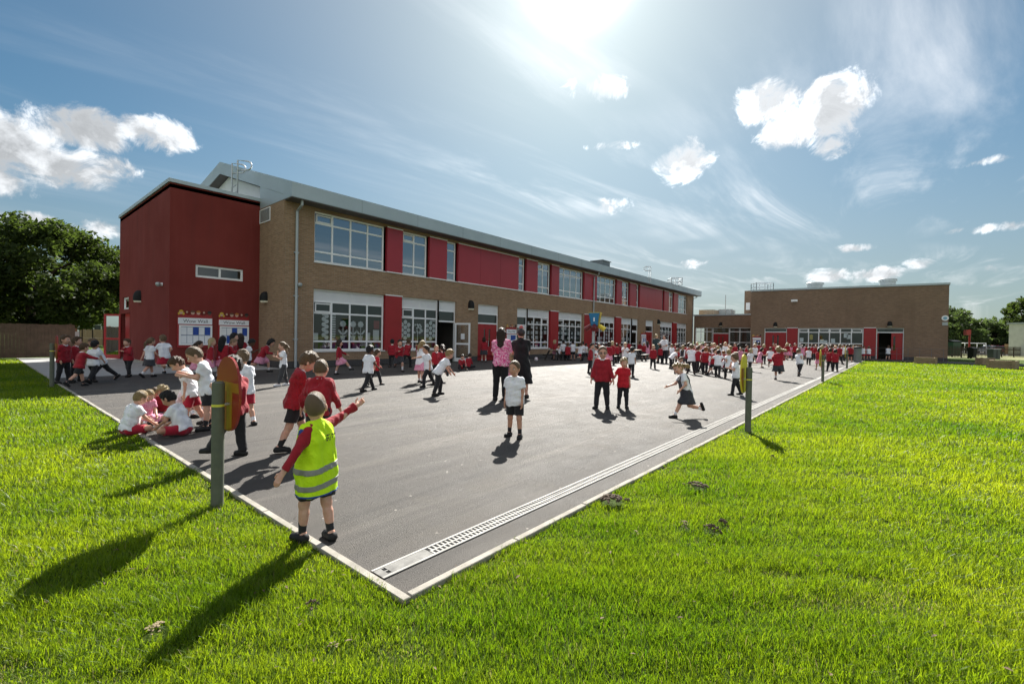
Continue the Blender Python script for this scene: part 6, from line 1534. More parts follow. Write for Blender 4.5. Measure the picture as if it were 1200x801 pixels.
def floral():
    m, k, out = new_mat('pink_floral'); v = coord(k); n = k.noise(v, 15, 3, .6, 1.5); n2 = k.noise(v, 24, 2, .6, 1.0)
    c = k.mix(k.ramp(n, .42, .58), (.62, .05, .22), (.80, .38, .52)); c = k.mix(k.ramp(n2, .58, .66), c, (.82, .70, .74)); pbr(k, out, c, .8, 0, .25, k.noise(v, 16, 3, .55, .8), .5, .02); return m
FLOR = floral()
LIP = M('lip', (.38, .12, .10), None, 30, .5); EYE = M('eye_dark', (.02, .014, .010), None, 30, .25); EYEW = M('eye_white', (.72, .70, .68), None, 30, .3); HATG = cloth('hat_knit', (.05, .045, .05)); HATR = cloth('hat_red', (.42, .10, .10))

OUT = {  # top kind+mat, legs kind+mat, socks, shoe, words
 'jt': (('jumper', JUMP), ('trousers', CHAR), None, SHOE, 'red jumper and dark trousers'), 'js': (('jumper', JUMP), ('shorts', CHAR), (.45, SOCKD), SHOE, 'red jumper and dark shorts'),
 'jk': (('jumper', JUMP), ('skirt', PINAF), (.6, SOCKW), SHOE, 'red cardigan and grey skirt'), 'jg': (('jumper', JUMP), ('skirt', GING), (.35, SOCKW), SHOE, 'red cardigan over pink gingham'),
 'jr': (('jumper', JUMP), ('skirt', GING), (1.0, TIGHTR), SHOE, 'red cardigan and red tights'), 'wt': (('polo', POLO), ('trousers', CHAR), None, SHOE, 'white polo and dark trousers'),
 'ws': (('polo', POLO), ('shorts', CHAR), (.4, SOCKD), SHOE, 'white polo and dark shorts'), 'wr': (('polo', POLO), ('shorts', REDS), (.35, SOCKW), SHOE, 'white polo and red shorts'),
 'wk': (('polo', POLO), ('skirt', PINAF), (.4, SOCKW), SHOE, 'white blouse and grey skirt'), 'wg': (('polo', POLO), ('skirt', GING), (.3, SOCKW), SHOE, 'white blouse and pink gingham skirt'),
 'wsr': (('polo', POLO), ('skirt', REDS), (.35, SOCKW), SHOE, 'white top and red skirt'),
 'g': (('dress', GING), ('dress', GING), (.3, SOCKW), SHOE, 'pink gingham dress'), 'p': (('polo', POLO), ('pinafore', PINAF), (.3, SOCKW), SHOE, 'grey pinafore'),
 'rt': (('polo', REDP), ('trousers', CHAR), None, SHOE, 'red polo and dark trousers'), 'wl': (('tee', POLO), ('leggings', GREYT), None, TRAIN, 'white polo and grey leggings'),
 'jf': (('jumper', JUMP), ('flared', CHAR), None, SHOE, 'red jumper and dark trousers'), 'wb': (('blouse', POLO), ('trousers', CHAR), None, SHOE, 'white blouse and black trousers')}
POSE = {
 'stand': dict(aL=(3, 9, 14), aR=(6, 8, 10), lL=(2, 4, 2), lR=(-2, 4, 3)), 'stand2': dict(lean=0, roll=2, aL=(10, 6, 40), aR=(-3, 9, 14), lL=(5, 6, 6), lR=(-4, 3, 1), hy=14),
 'chat': dict(lean=2, aL=(28, 8, 75), aR=(5, 10, 15), lL=(3, 5, 3), lR=(-3, 4, 2), hy=-18, hp=8), 'look': dict(lean=4, hp=22, aL=(35, 4, 85), aR=(33, 4, 90), lL=(2, 4, 2), lR=(-1, 4, 3)),
 'walk': dict(lean=4, aL=(-22, 7, 14), aR=(24, 7, 24), lL=(24, 3, 6), lR=(-18, 3, 16)), 'walk2': dict(lean=4, aL=(22, 7, 24), aR=(-20, 7, 14), lL=(-18, 3, 16), lR=(24, 3, 6)),
 'run': dict(lean=13, aL=(-42, 12, 85), aR=(42, 12, 80), lL=(46, 3, 50), lR=(-26, 4, 62)), 'run2': dict(lean=14, aL=(42, 12, 80), aR=(-42, 12, 85), lL=(-28, 4, 66), lR=(44, 3, 48)),
 'hug': dict(lean=6, aL=(76, 16, 22, .8), aR=(70, 14, 30, .8), lL=(8, 5, 6), lR=(-8, 5, 4)), 'reach': dict(lean=6, aL=(12, 20, 20), aR=(80, 20, 12), lL=(16, 5, 6), lR=(-14, 5, 10)),
 'reachL': dict(lean=6, aL=(80, 20, 12), aR=(12, 14, 25), lL=(16, 5, 6), lR=(-14, 5, 10)), 'armsout': dict(lean=5, aL=(20, 62, 15), aR=(15, 66, 12), lL=(14, 7, 8), lR=(-14, 6, 10)),
 'face': dict(lean=2, hp=6, aL=(22, 6, 100, .5), aR=(48, 6, 128, .9), lL=(8, 4, 2), lR=(-8, 4, 4)), 'bend': dict(lean=42, hp=-12, aL=(55, 12, 20), aR=(50, 12, 25), lL=(20, 6, 24), lR=(-4, 6, 16)),
 'crouch': dict(lean=34, hp=-6, aL=(45, 8, 40), aR=(40, 8, 50), lL=(108, 14, 146), lR=(98, 12, 140)),
 'sitx': dict(lean=14, hp=14, sit=True, aL=(38, 8, 42, .5), aR=(34, 8, 48, .5), lL=((.80, .62, .10), (-.86, .12, -.24)), lR=((.80, .62, .10), (-.80, .34, -.24))),
 'sitk': dict(lean=16, hp=10, sit=True, aL=(48, 10, 30, .5), aR=(42, 8, 40, .5), lL=((.25, .72, .62), (.05, .50, -.86)), lR=((.30, .80, .50), (0, .55, -.83))),
 'bench': dict(lean=6, aL=(30, 8, 55), aR=(28, 8, 60), lL=(84, 5, 88), lR=(80, 5, 86)),
 'kick': dict(lean=-2, aL=(30, 18, 30), aR=(-25, 18, 30), lL=(-8, 3, 8), lR=(58, 4, 30)),
 'sway': dict(lean=9, roll=8, aL=(-30, 28, 50), aR=(35, 30, 40), lL=(26, 3, 18), lR=(-22, 4, 48))}
STYLE_WORDS = {'buzz': 'cropped', 'short': 'short', 'crop': 'short', 'mop': 'tousled', 'curly': 'curly', 'bob': 'bobbed', 'long': 'long', 'pony': 'ponytailed', 'pigtails': 'pigtailed', 'bun': 'tied up', 'side': 'ponytailed'}
COLW = {'blond': 'blond', 'light': 'fair', 'brown': 'brown', 'mousy': 'light brown', 'dark': 'dark', 'black': 'black', 'ginger': 'ginger', 'shaved': 'shaved'}
def ball_mesh(c, r, Rm, n=8):
    vs = []; fs = []
    for i in range(n+1):
        th = math.pi*i/n
        for j in range(2*n):
            ph = math.pi*j/n; q = (math.sin(th)*math.cos(ph)*r[0], math.sin(th)*math.sin(ph)*r[1], math.cos(th)*r[2]); vs.append(c+Rm[0]*q[0]+Rm[1]*q[1]+Rm[2]*q[2])
    for i in range(n):
        for j in range(2*n): k = (j+1) % (2*n); fs.append((i*2*n+j, (i+1)*2*n+j, (i+1)*2*n+k, i*2*n+k))
    return vs, fs
NP = [0]; PEOPLE = []
def person(px, fy, ty, th, outfit, hair, pose='stand', label=None, skin='pale', ad=0.0, group=None, zone=None, kid=None, hy=None, **kw):
    colr, style = hair.split()
    p = onz(px, fy)
    # nobody stands inside a wall
    lim = min([1.0] + ([(YF-.75)/p[1]] if p[1] > YF-.75 and p[0] > 8.5 else []) + ([(XH-.7)/p[0]] if p[0] > XH-.7 and p[1] < YHL else []) + ([(XL-.7)/p[0]] if p[0] > XL-.7 else []) + ([(BY0-.7)/p[1]] if p[1] > BY0-.7 and BX0 < p[0] <= 8.5 else []))
    p = np.array([p[0]*lim, p[1]*lim, 0.0]); dep = float((p-CAMP)@FW); need = float(at_depth(px, ty, dep)[2])
    P = dict(POSE[pose]); P.update(kw); 
    if hy is not None: P['hy'] = hy
    rr = random.Random(int(px*31+fy*7+NP[0])); NP[0] += 1
    for nm in ('aL', 'aR', 'lL', 'lR'):
        if nm in P and nm not in kw and not isinstance(P[nm][0], (tuple, list)) and ad < .5: P[nm] = tuple(a+(rr.uniform(-5, 5) if i != 1 else rr.uniform(-2, 2)) if i < 3 else a for i, a in enumerate(P[nm]))
    s1 = Skel(1.0, ad, P); ztop = s1.head[2]+s1.hu[2]*s1.hr[2]*.98+.008
    H = need/ztop
    if not (.85 < H < (1.5 if ad < .5 else 1.85)): print('HEIGHT', label or outfit, px, fy, round(H, 2))
    H = min(max(H, .9), 1.85 if ad > .5 else 1.42)
    s = Skel(H, ad, P); v = nrm(v3(p[0], p[1], 0)); rgt = v3(v[1], -v[0], 0); d = math.cos(D(th))*(-v)+math.sin(D(th))*rgt
    ph = H*F_PX/dep*1024/1200; vox = min(.021, max(.0042, H/ph*.56)); det = 1 if ph > 62 else 0
    f = body_field(s, vox, det); V, Q = f.mesh()
    b = np_mesh('person', V, [Q], SK[skin], smooth=True, loc=tuple(p)); b.rotation_euler.z = math.atan2(d[1], d[0])-math.pi/2
    def kid_mesh(name, f, mat):
        r = f.mesh()
        if r is None: return None
        return np_mesh(name, r[0], [r[1]], mat, b, smooth=True)
    def kid_mb(name, mb, mat): o = mb.build(name, mat, smooth=True); o.parent = b; return o
    (tk, tm), (lk_, lm), sock, shoe, words = OUT[outfit]
    TN = {'jumper': 'jumper', 'polo': 'polo_shirt', 'tee': 'shirt', 'blouse': 'blouse', 'dress': 'dress'}[tk]
    if tk == 'dress':
        tf = top_field(s, vox, 'dress', None); sf = skirt_field(s, vox, .24 if ad < .5 else .36, 1.05 if ad < .5 else .85, .10); tf.F = np.minimum(tf.F, sf.F); 
    else: tf = top_field(s, vox, tk)
    if det: tf.wrinkle(.0030*H, 30/H, NP[0]); tf.wrinkle(.0016*H, 65/H, NP[0]+1)
    else: tf.wrinkle(.0018*H, 30/H, NP[0])
    kid_mesh(TN, tf, tm)
    if lk_ in ('trousers', 'shorts', 'leggings', 'flared'):
        lf = legs_field(s, vox, lk_)
        lf.wrinkle(.0016*H, 32/H, NP[0]+2)
        kid_mesh('shorts' if lk_ == 'shorts' else 'leggings' if lk_ == 'leggings' else 'trousers', lf, lm)
    elif lk_ == 'skirt': kid_mesh('skirt', skirt_field(s, vox, .23, 1.08), lm)
    elif lk_ == 'pinafore':
        bf = top_field(s, vox, 'bodice'); sf = skirt_field(s, vox, .24, 1.12, .11); bf.F = np.minimum(bf.F, sf.F); kid_mesh('pinafore', bf, lm)
    if sock and ph > 24: [kid_mesh('sock', sock_field(s, max(vox*.8, .0042), sock[0], q), sock[1]) for q in (-1, 1)]
    for q in (-1, 1): kid_mesh('shoe', shoe_field(s, max(.0042, vox*.8), q), shoe)
    kid_mesh('hair', hair_field(s, max(.0042, vox*.85), style), HR[colr])
    if outfit[0] == 'j' and ph > 26:
        mb = MB(); n = 12; pts = [s.nb-s.u*.004*H+(s.rs*math.cos(2*math.pi*i/n)*.043+s.fs*(math.sin(2*math.pi*i/n)*.040+.004)-s.u*(.010 if math.sin(2*math.pi*i/n) > .5 else -.004))*H for i in range(n+1)]
        mb.tube(pts, .0115*H, 6, False); kid_mb('collar', mb, POLO)
    elif outfit[0] == 'w' and det:
        mb = MB(); n = 12; pts = [s.nb-s.u*.006*H+(s.rs*math.cos(2*math.pi*i/n)*.042+s.fs*(math.sin(2*math.pi*i/n)*.040+.004)-s.u*(.014 if math.sin(2*math.pi*i/n) > .5 else -.004))*H for i in range(n+1)]
        mb.tube(pts, .0105*H, 6, False); kid_mb('collar', mb, POLO)
    if ph > 44 and math.cos(D(th)-D(P.get('hy', 0))*1.0) > -.45:
        hr = s.hr; fc = s.head+s.hu*.002*H
        for q in (-1, 1):
            mb = MB(); c = fc+s.hf*hr[1]*.865+s.hx*q*hr[0]*.42-s.hu*hr[2]*.02; mb.add(*ball_mesh(c, hr*np.array([.19, .10, .10]), s.RH, 6)); e = kid_mb('eye', mb, EYEW)
            mb = MB(); mb.add(*ball_mesh(c+s.hf*hr[1]*.055, hr*np.array([.105, .06, .085]), s.RH, 6)); o = kid_mb('iris', mb, EYE); o.parent = e
            mb = MB(); c2 = c+s.hu*hr[2]*.20+s.hf*hr[1]*.03; mb.tube([c2-s.hx*q*hr[0]*.16, c2+s.hu*hr[2]*.03, c2+s.hx*q*hr[0]*.2-s.hu*hr[2]*.01-s.hf*hr[1]*.05], hr[2]*.03, 5); kid_mb('eyebrow', mb, HR[colr])
        mb = MB(); c = fc+s.hf*hr[1]*.83-s.hu*hr[2]*.53; mb.tube([c-s.hx*hr[0]*.30-s.hf*hr[1]*.08+s.hu*hr[2]*.03, c+s.hf*hr[1]*.035, c+s.hx*hr[0]*.30-s.hf*hr[1]*.08+s.hu*hr[2]*.03], [hr[2]*.03, hr[2]*.055, hr[2]*.03], 6); kid_mb('mouth', mb, LIP)
    who = kid or ('girl' if style in ('long', 'pony', 'pigtails', 'bob', 'side') or outfit in ('g', 'jg', 'jk', 'wk', 'p', 'wg', 'jr') else 'boy' if ph > 30 else 'child')
    PEOPLE.append(dict(o=b, px=px, label=label, zone=zone, who=who, hair=(COLW[colr] if style == 'buzz' and colr == 'shaved' else COLW[colr]+' '+('' if style in ('short', 'crop', 'buzz') else STYLE_WORDS[style]+' ')).strip(), words=words, pose=pose, th=th))
    tag(b, None, 'person', group or (zone and 'children ' + zone) or 'children in the playground')
    return b, s, kid_mesh, kid_mb, vox
# ---------------------------------------------------------------- the boy in the yellow vest, nearest of all
b, s, KM, KB, vx = person(371, 633, 458.5, 214, 'js', 'shaved buzz', 'stand', 'boy in yellow hi-vis vest pointing across the playground from the kerb', lean=2, hy=-62, hp=3, twist=22,
    aR=((.86, -.34, .30), (.80, -.36, .46)), aL=((.62, .12, -.80), (.50, .30, -.80)), lL=(14, 2, 12), lR=(-10, 1, 4), point=1)
H = s.H; f = top_field(s, vx, 'vest'); f.wrinkle(.0028*H, 24/H, 5); f.wrinkle(.0012*H, 55/H, 8)
F0 = f.F.copy(); ve = KM('hi_vis_vest', f, HIVIS)
def band(z0, z1, tilt, mat, name, grow=.004):
    f.F = F0 - grow*H; n = nrm(s.u+s.rs*tilt); c = s.hipc; f.cut(c+s.u*z1*H, n); f.cut(c+s.u*z0*H, -n); f.F = np.maximum(f.F, -(F0+.006*H)); o = KM(name, f, mat); 
    if o: o.parent = ve
band(.020, .056, -.10, BANDG, 'reflective_band'); band(-.085, -.049, -.10, BANDG, 'reflective_band'); band(-.139, -.127, 0, TRIMB, 'hem_trim')
for q in (-1, 1):
    f.F = F0-.0035*H; c = s.sh[q]+s.rs*q*.046*H; f.cut(s.chest-s.u*.0*H, -s.u); f.cut(c+s.rs*q*.002*H, s.rs*q); f.cut(c-s.rs*q*.008*H, -s.rs*q); f.F = np.maximum(f.F, -(F0+.006*H)); o = KM('arm_trim', f, TRIMB)
    if o: o.parent = ve
# two small unreadable lines of dark print between the shoulder blades
mb = MB()
bk = s.chest-s.fs*.0
for (dz, ws) in ((.022, (.026, .018, .022, .02)), (.004, (.012, .02, .014, .01)), (-.010, (.01, .014, .012))):
    x = -.012
    for w in ws:
        c = bk+s.rs*(x+w*.5)*H+s.u*dz*H
        # find the cloth surface behind this point
        t = .02*H; i_ = lambda q: F0[tuple(np.clip(((q-f.o)/f.v).astype(int), 0, f.n-1))]
        while t < .2*H and i_(c-s.fs*t) < .002: t += .002
        c = c-s.fs*(t+.001); mb.add([c-s.rs*w*.45*H-s.u*.005*H, c+s.rs*w*.45*H-s.u*.005*H, c+s.rs*w*.45*H+s.u*.005*H, c-s.rs*w*.45*H+s.u*.005*H], [(0, 1, 2, 3)]); x += w*1.05
o = KB('print', mb, INK); o.parent = ve

# ---------------------------------------------------------------- boys just behind him
person(343, 527, 413, 95, 'js', 'mousy short', 'look', 'boy in red jumper facing another, head bowed, behind the yellow vest', lean=8, hp=26, hy=8, lL=(18, 4, 6), lR=(-14, 4, 10))
person(372, 538, 421.5, 168, 'js', 'mousy buzz', 'stand', 'boy in red jumper with back turned, just behind the yellow vest', lean=8, hp=14, aR=(12, 22, 16), aL=(14, 20, 14))
# ---------------------------------------------------------------- left foreground cluster
person(266, 535, 416.5, 235, 'jf', 'dark short', 'stand2', 'boy in red jumper and black trousers half hidden by the oval board', hp=14, lR=(-2, 3, 4), lL=(30, 3, 4), aL=(30, 6, 90), aR=(20, 6, 60))
person(285, 497, 409, 200, 'wr', 'mousy short', 'walk', 'boy in white polo and red shorts walking beyond the oval board', skin='tan')
person(243, 503, 407, 270, 'ws', 'mousy crop', 'look', 'boy in white polo and dark shorts looking down behind the oval board', lean=10, hp=24)
person(228, 501, 419, 262, 'wr', 'brown short', 'look', 'boy in white polo and red shorts standing over the sitting circle', lean=13, hp=30, aL=(8, 4, 8), aR=(5, 6, 8), lL=(12, 4, 6), lR=(-16, 5, 8))
g_ = 'children sitting in a circle'
person(150, 510, 459, 118, 'wr', 'blond crop', 'sitx', 'boy in white polo and red shorts sitting cross-legged right on the kerb', group=g_, aR=(40, 12, 25, .3))
person(215, 510, 458.5, 238, 'wr', 'black short', 'sitx', 'boy in white polo sitting cross-legged farther from the kerb, back turned', group=g_, skin='tan', lean=20)
person(168, 497, 456, 25, 'g', 'blond pony', 'sitx', 'girl in pink gingham dress sitting in the circle', group=g_, hp=22)
person(180, 489, 454, 8, 'wr', 'mousy crop', 'sitx', 'child in white top and red shorts sitting at the back of the circle', group=g_, hp=22)
person(195, 491, 451, -20, 'jk', 'light curly', 'sitx', 'child in red jumper sitting in the circle', group=g_, hp=20)
person(213, 487, 441.5, 50, 'wsr', 'brown bob', 'sitk', 'girl in white top and red skirt sitting beside the standing boy', group=g_)
# ---------------------------------------------------------------- by the red block
z = 'beside the dark red block'
person(74, 449, 392, 48, 'jt', 'brown short', 'stand', 'tall boy in red jumper standing beside the grey green post', group='children '+z)
person(88.5, 447, 394, 60, 'jt', 'brown short', 'stand2', 'boy in red jumper just behind the tallest boy by the post', group='children '+z)
person(88, 453, 402, 112, 'js', 'brown short', 'run', 'boy in red jumper and dark shorts grabbing the boy in white', group='children '+z, lean=10, aL=(72, 16, 20), aR=(68, 14, 24), lL=(22, 4, 12), lR=(-26, 4, 20))
person(107, 449, 398.5, 140, 'wt', 'black short', 'walk', 'boy in white polo and dark trousers striding with his back turned, near the kerb', group='children '+z, skin='tan')
person(122, 446, 396.5, 285, 'wt', 'mousy short', 'run', 'boy in white polo leaning and lunging with legs wide apart', group='children '+z, lean=18, lL=(34, 4, 8), lR=(-38, 4, 10), aL=(40, 16, 40), aR=(30, 20, 50))
person(151.5, 441.5, 396.5, -50, 'jt', 'brown short', 'face', 'boy in red jumper with hands at his mouth before the red wall', group='children '+z)
person(172.5, 442, 395, 120, 'wk', 'mousy pony', 'walk', 'girl in white blouse and grey skirt walking along the red wall', group='children '+z)
person(195, 438, 391.5, 205, 'wsr', 'mousy short', 'run2', 'child in white top with swinging red skirt running at the red wall', group='children '+z, kid='child', lean=8)
z = 'under the notice boards'
person(225, 444, 399, 82, 'jg', 'dark side', 'run', 'girl in red cardigan and gingham running below the larger board', group='children '+z, lean=6)
person(243, 445, 395.5, 92, 'jg', 'light pigtails', 'stand', 'girl in red cardigan and gingham standing between the two boards', group='children '+z)
person(258.5, 444, 393.5, 150, 'jg', 'black long', 'stand2', 'girl in red cardigan, back half turned, at left edge of second board', group='children '+z)
person(269, 443, 396.5, 82, 'jt', 'shaved crop', 'look', 'boy in red jumper looking down before the second board', group='children '+z)
person(271.5, 441, 388.8, 70, 'jt', 'black bob', 'stand', 'tallest pupil in red jumper at the second board', group='children '+z)
person(281, 440, 390.5, 185, 'jg', 'dark long', 'stand', 'girl in red cardigan and gingham facing the middle of the second board', group='children '+z)
person(291.5, 441, 397, 95, 'wt', 'black short', 'look', 'child in white polo beside the right edge of the second board', group='children '+z, skin='dark')
person(302, 436, 396, 78, 'jg', 'black bob', 'run', 'girl in red cardigan and gingham leaning as she runs past the brick end wall', group='children '+z, lean=30)
person(331.5, 452, 400, 272, 'wl', 'mousy pony', 'face', 'girl in white top, grey leggings and white trainers by the downpipe', lean=0)
# ---------------------------------------------------------------- before the first windows
z = 'before the first windows'
person(402, 439, 398, 88, 'jg', 'dark bob', 'kick', 'girl in red cardigan kicking a leg out below the first window', group='children '+z)
person(431, 458, 404, 128, 'wt', 'black short', 'walk', 'boy in white polo and dark trousers walking away at the shadow edge', skin='dark', group='children '+z)
person(438.5, 451, 409, 110, 'rt', 'brown short', 'walk2', 'child in red top half hidden behind the boy in white', group='children '+z)
person(459.5, 430.5, 397, 182, 'jt', 'black short', 'stand', 'child in red jumper, back turned, against the first red panel', group='children '+z)
person(467, 435, 397.5, 12, 'jk', 'dark pony', 'run', 'girl in red cardigan and grey skirt running from the first red panel', group='children '+z)
person(475, 430.5, 397, 150, 'jt', 'brown short', 'run2', 'boy in red jumper running towards the windows by the red panel', group='children '+z)
person(491, 431, 397, 175, 'jt', 'black short', 'stand2', 'child in red jumper behind the girl in pink gingham skirt', group='children '+z)
z = 'playing by the open white door'
person(493, 448.5, 398.5, 140, 'wg', 'blond pony', 'hug', 'girl in white blouse and pink gingham skirt held by a boy', group='children '+z, aR=(40, 10, 40))
person(503, 453, 404, 285, 'wt', 'dark short', 'reach', 'boy in white polo holding on to the girl in gingham skirt', group='children '+z, skin='tan', aR=(78, 30, 12), aL=(-10, 12, 20), lR=(-22, 6, 8), lL=(30, 5, 26))
person(512, 463, 409, 105, 'wt', 'blond short', 'bend', 'boy in white polo bending forward in a run', group='children '+z, lean=34)
person(510, 444, 404, 30, 'jt', 'light crop', 'stand', 'child in red jumper and trousers standing behind the wrestling children', group='children '+z)
person(519, 447, 403.5, 190, 'jk', 'dark pony', 'run', 'girl in red cardigan running behind the bending boy', group='children '+z)
person(540, 434, 415, 20, 'jt', 'black crop', 'sitk', 'child in dark clothes sitting on the tarmac by the open white door', group='children '+z)
person(548, 432, 414, 150, 'jt', 'dark short', 'sitx', 'child in red jumper sitting with back turned by the open white door', group='children '+z)
person(567, 424, 394.5, 176, 'jk', 'dark bob', 'stand', 'girl in red cardigan standing close against the red double doors', group='children '+z)
# ---------------------------------------------------------------- the two women
fl = OUT['wb']; OUT['pinkw'] = (('blouse', FLOR), ('trousers', BLACKC), None, SHOE, 'x'); OUT['blackw'] = (('dress', BLACKC), ('dress', BLACKC), None, SHOE, 'x'); OUT['greenw'] = (('dress', GREENC), ('dress', GREENC), None, SHOE, 'x')
person(586, 469, 384, 172, 'pinkw', 'dark long', 'stand', 'woman in pink patterned top and black trousers, back turned', ad=1.0, kid='woman', group='adults in the playground', aL=(25, 6, 80), aR=(20, 8, 70), lL=(2, 2, 2), lR=(0, 2, 3))
b, s, KM, KB, vx = person(610, 466, 384.5, 188, 'blackw', 'dark crop', 'stand', 'woman in black flared dress and knitted hat', ad=1.0, kid='woman', group='adults in the playground', aL=(24, 8, 75), aR=(22, 6, 80), sway=1.2)
f = Field(vx*.7, s.head-.2, s.head+.25); f.group([('e', s.head+s.hu*s.hr[2]*.25, s.hr*np.array([1.22, 1.16, .95]), s.RH)], .01, [(s.head+s.hu*s.hr[2]*.02, -s.hu)]); hat = KM('hat', f, HATG)
f = Field(vx*.7, s.head-.2, s.head+.3); f.group([('e', s.head+s.hu*s.hr[2]*1.10, s.hr*np.array([.62, .62, .62]), s.RH)], .01); f.wrinkle(.004, 90, 2); o = KM('bobble', f, HATR); o.parent = hat
person(599, 464, 412, 182, 'g', 'light pony', 'stand', 'small girl in pink gingham between the two women', kid='girl')
person(603, 512, 422, 338, 'ws', 'mousy crop', 'stand', 'boy in white polo and dark shorts standing alone mid playground', hy=-8, aL=(6, 8, 12), aR=(4, 8, 10), lL=(6, 5, 3), lR=(-4, 5, 3), skin='tan')
person(618, 423.5, 396, 185, 'jt', 'dark crop', 'stand', 'child in dark clothes at the window behind the woman in black', group='children along the far windows')
# ---------------------------------------------------------------- older boy and small boy hand in hand
b, s, KM, KB, vx = person(705, 478.5, 405, 350, 'jt', 'mousy crop', 'walk2', 'older boy with glasses in red jumper holding a smaller boy by the hand', hy=14, hp=8, lean=1, build=1.05, aL=(6, 17, 6, .1), aR=(4, 16, 14), lR=(6, 5, 2), lL=(-3, 4, 3))
fc = s.head
for q in (-1, 1):
    mb = MB(); c = fc+s.hf*s.hr[1]*.99+s.hx*q*s.hr[0]*.42-s.hu*s.hr[2]*.02; mb.tube([c+(s.hx*math.cos(2*math.pi*i/12)*.33+s.hu*math.sin(2*math.pi*i/12)*.2)*s.hr[0] for i in range(13)], .0032, 5, False)
    mb.tube([c+s.hx*q*s.hr[0]*.33, fc+s.hx*q*s.hr[0]*1.02+s.hf*s.hr[1]*.1], .003, 5); KB('glasses', mb, BLACKM)
person(729.5, 478, 418.5, 2, 'rt', 'light mop', 'stand', 'small boy in red polo holding the older boy by the hand', aR=(4, 30, 4, .1), aL=(4, 8, 10), hp=8, hy=10)
# ---------------------------------------------------------------- along the benches below the far windows
z = 'at far windows'
def ch(*a, **k): return person(*a, group='children '+z, zone=z, **k)
ch(649, 421.5, 398, 95, 'jg', 'light bob', 'stand2'); ch(655.5, 422, 404, 20, 'wt', 'dark crop', 'bench'); ch(659.5, 421.5, 398.3, 170, 'wt', 'black short', 'chat', skin='mid'); ch(664.5, 422, 401, 190, 'jt', 'brown short', 'bench')
ch(671.3, 422, 398.5, 200, 'ws', 'black short', 'stand'); ch(678, 423, 401, 140, 'wr', 'brown short', 'run'); ch(682, 422.5, 400, 160, 'wt', 'black short', 'walk'); ch(686, 421, 402, 150, 'wt', 'dark short', 'walk2')
z = 'by funnel goal'
ch(691.5, 437, 401.8, 78, 'jt', 'dark short', 'chat'); ch(698.6, 434, 404, 250, 'p', 'dark pony', 'stand'); ch(703.3, 434.5, 406, 20, 'wt', 'blond short', 'stand2'); ch(713, 431, 400, 172, 'jg', 'dark bob', 'stand')
ch(702.5, 424, 398, 10, 'jg', 'black bob', 'bench'); ch(708.3, 424, 399.5, 160, 'jt', 'black short', 'bench'); ch(719.5, 423, 400, 30, 'jt', 'brown short', 'bench'); ch(723, 424.5, 402, 200, 'jt', 'dark short', 'stand'); ch(716.5, 427, 399.5, 160, 'jt', 'light bob', 'chat')
z = 'by picnic table'
ch(739.2, 441.5, 406, 152, 'wt', 'black short', 'chat', skin='mid'); ch(732, 431, 401, 5, 'ws', 'light short', 'face'); ch(726.8, 421.5, 402, 340, 'jt', 'brown short', 'stand'); ch(749.2, 419.5, 399.5, 160, 'jt', 'brown short', 'stand'); ch(754, 420.5, 401, 20, 'jk', 'black bob', 'chat'); ch(758.3, 420, 399.6, 190, 'g', 'dark long', 'stand'); ch(736.5, 420, 398.6, 200, 'jt', 'black short', 'chat')
ch(765, 432, 403.7, 2, 'jt', 'light short', 'stand'); ch(773.3, 425.5, 404.3, 185, 'jt', 'dark short', 'stand')
person(768, 424.5, 391.3, 150, 'greenw', 'light bun', 'stand', 'woman in dark green dress talking by the far red door', ad=1.0, group='adults in the playground', kid='woman', aR=(55, 12, 30))
person(778.7, 425.5, 392.7, 330, 'wb', 'dark bun', 'stand', 'woman in white top and black trousers facing the woman in green', ad=1.0, group='adults in the playground', kid='woman', aR=(45, 14, 60), aL=(20, 8, 70), build=1.12)
b_ = person(790.5, 489.5, 425.5, 286, 'p', 'blond side', 'sway', 'girl in grey pinafore running alone near the long drain', hairdir=(.2, -1.2, .2), lean=11, hp=18, hy=20, lL=(34, 3, 10), lR=(-20, 4, 58), aR=(46, 12, 40), aL=(8, 16, 50), stand=-1, sway=-1)
# ---------------------------------------------------------------- the crowd before the link
z = 'in link crowd'
ch(786, 432, 408, 115, 'wt', 'mousy short', 'bend'); ch(787.2, 425.5, 402.8, 190, 'wt', 'mousy short', 'stand'); ch(794, 429, 402.8, 200, 'jf', 'dark bob', 'stand'); ch(799.4, 431, 403.8, 160, 'p', 'blond pony', 'stand2'); ch(795, 438, 418, 30, 'wr', 'mousy short', 'crouch')
ch(805.2, 434.5, 401, 120, 'jt', 'dark short', 'hug'); ch(809.6, 438, 402.8, 188, 'wt', 'mousy short', 'hug'); ch(816, 423, 400.6, 20, 'wt', 'light crop', 'stand'); ch(820.2, 434.5, 403, 30, 'wt', 'mousy short', 'stand'); ch(821.6, 436, 408, 100, 'jt', 'black short', 'reach')
ch(825.4, 439, 406, 160, 'jt', 'ginger short', 'reach'); ch(826, 426, 400.5, 30, 'g', 'dark bob', 'stand'); ch(831.2, 437, 407, 230, 'wg', 'mousy pony', 'hug'); ch(836, 430.5, 402, 10, 'wt', 'light curly', 'stand'); ch(840, 433, 405, 190, 'jt', 'blond short', 'stand2')
ch(840.6, 441.5, 409.5, 165, 'wt', 'dark short', 'armsout'); ch(847, 435, 414, 100, 'wr', 'brown short', 'crouch'); ch(852.6, 435.5, 411, 215, 'jt', 'ginger short', 'bend'); ch(856.4, 431, 405, 200, 'jt', 'blond short', 'stand'); ch(868, 427, 406.8, 340, 'g', 'mousy bob', 'stand'); ch(860.4, 424, 401.5, 20, 'jt', 'dark short', 'chat')
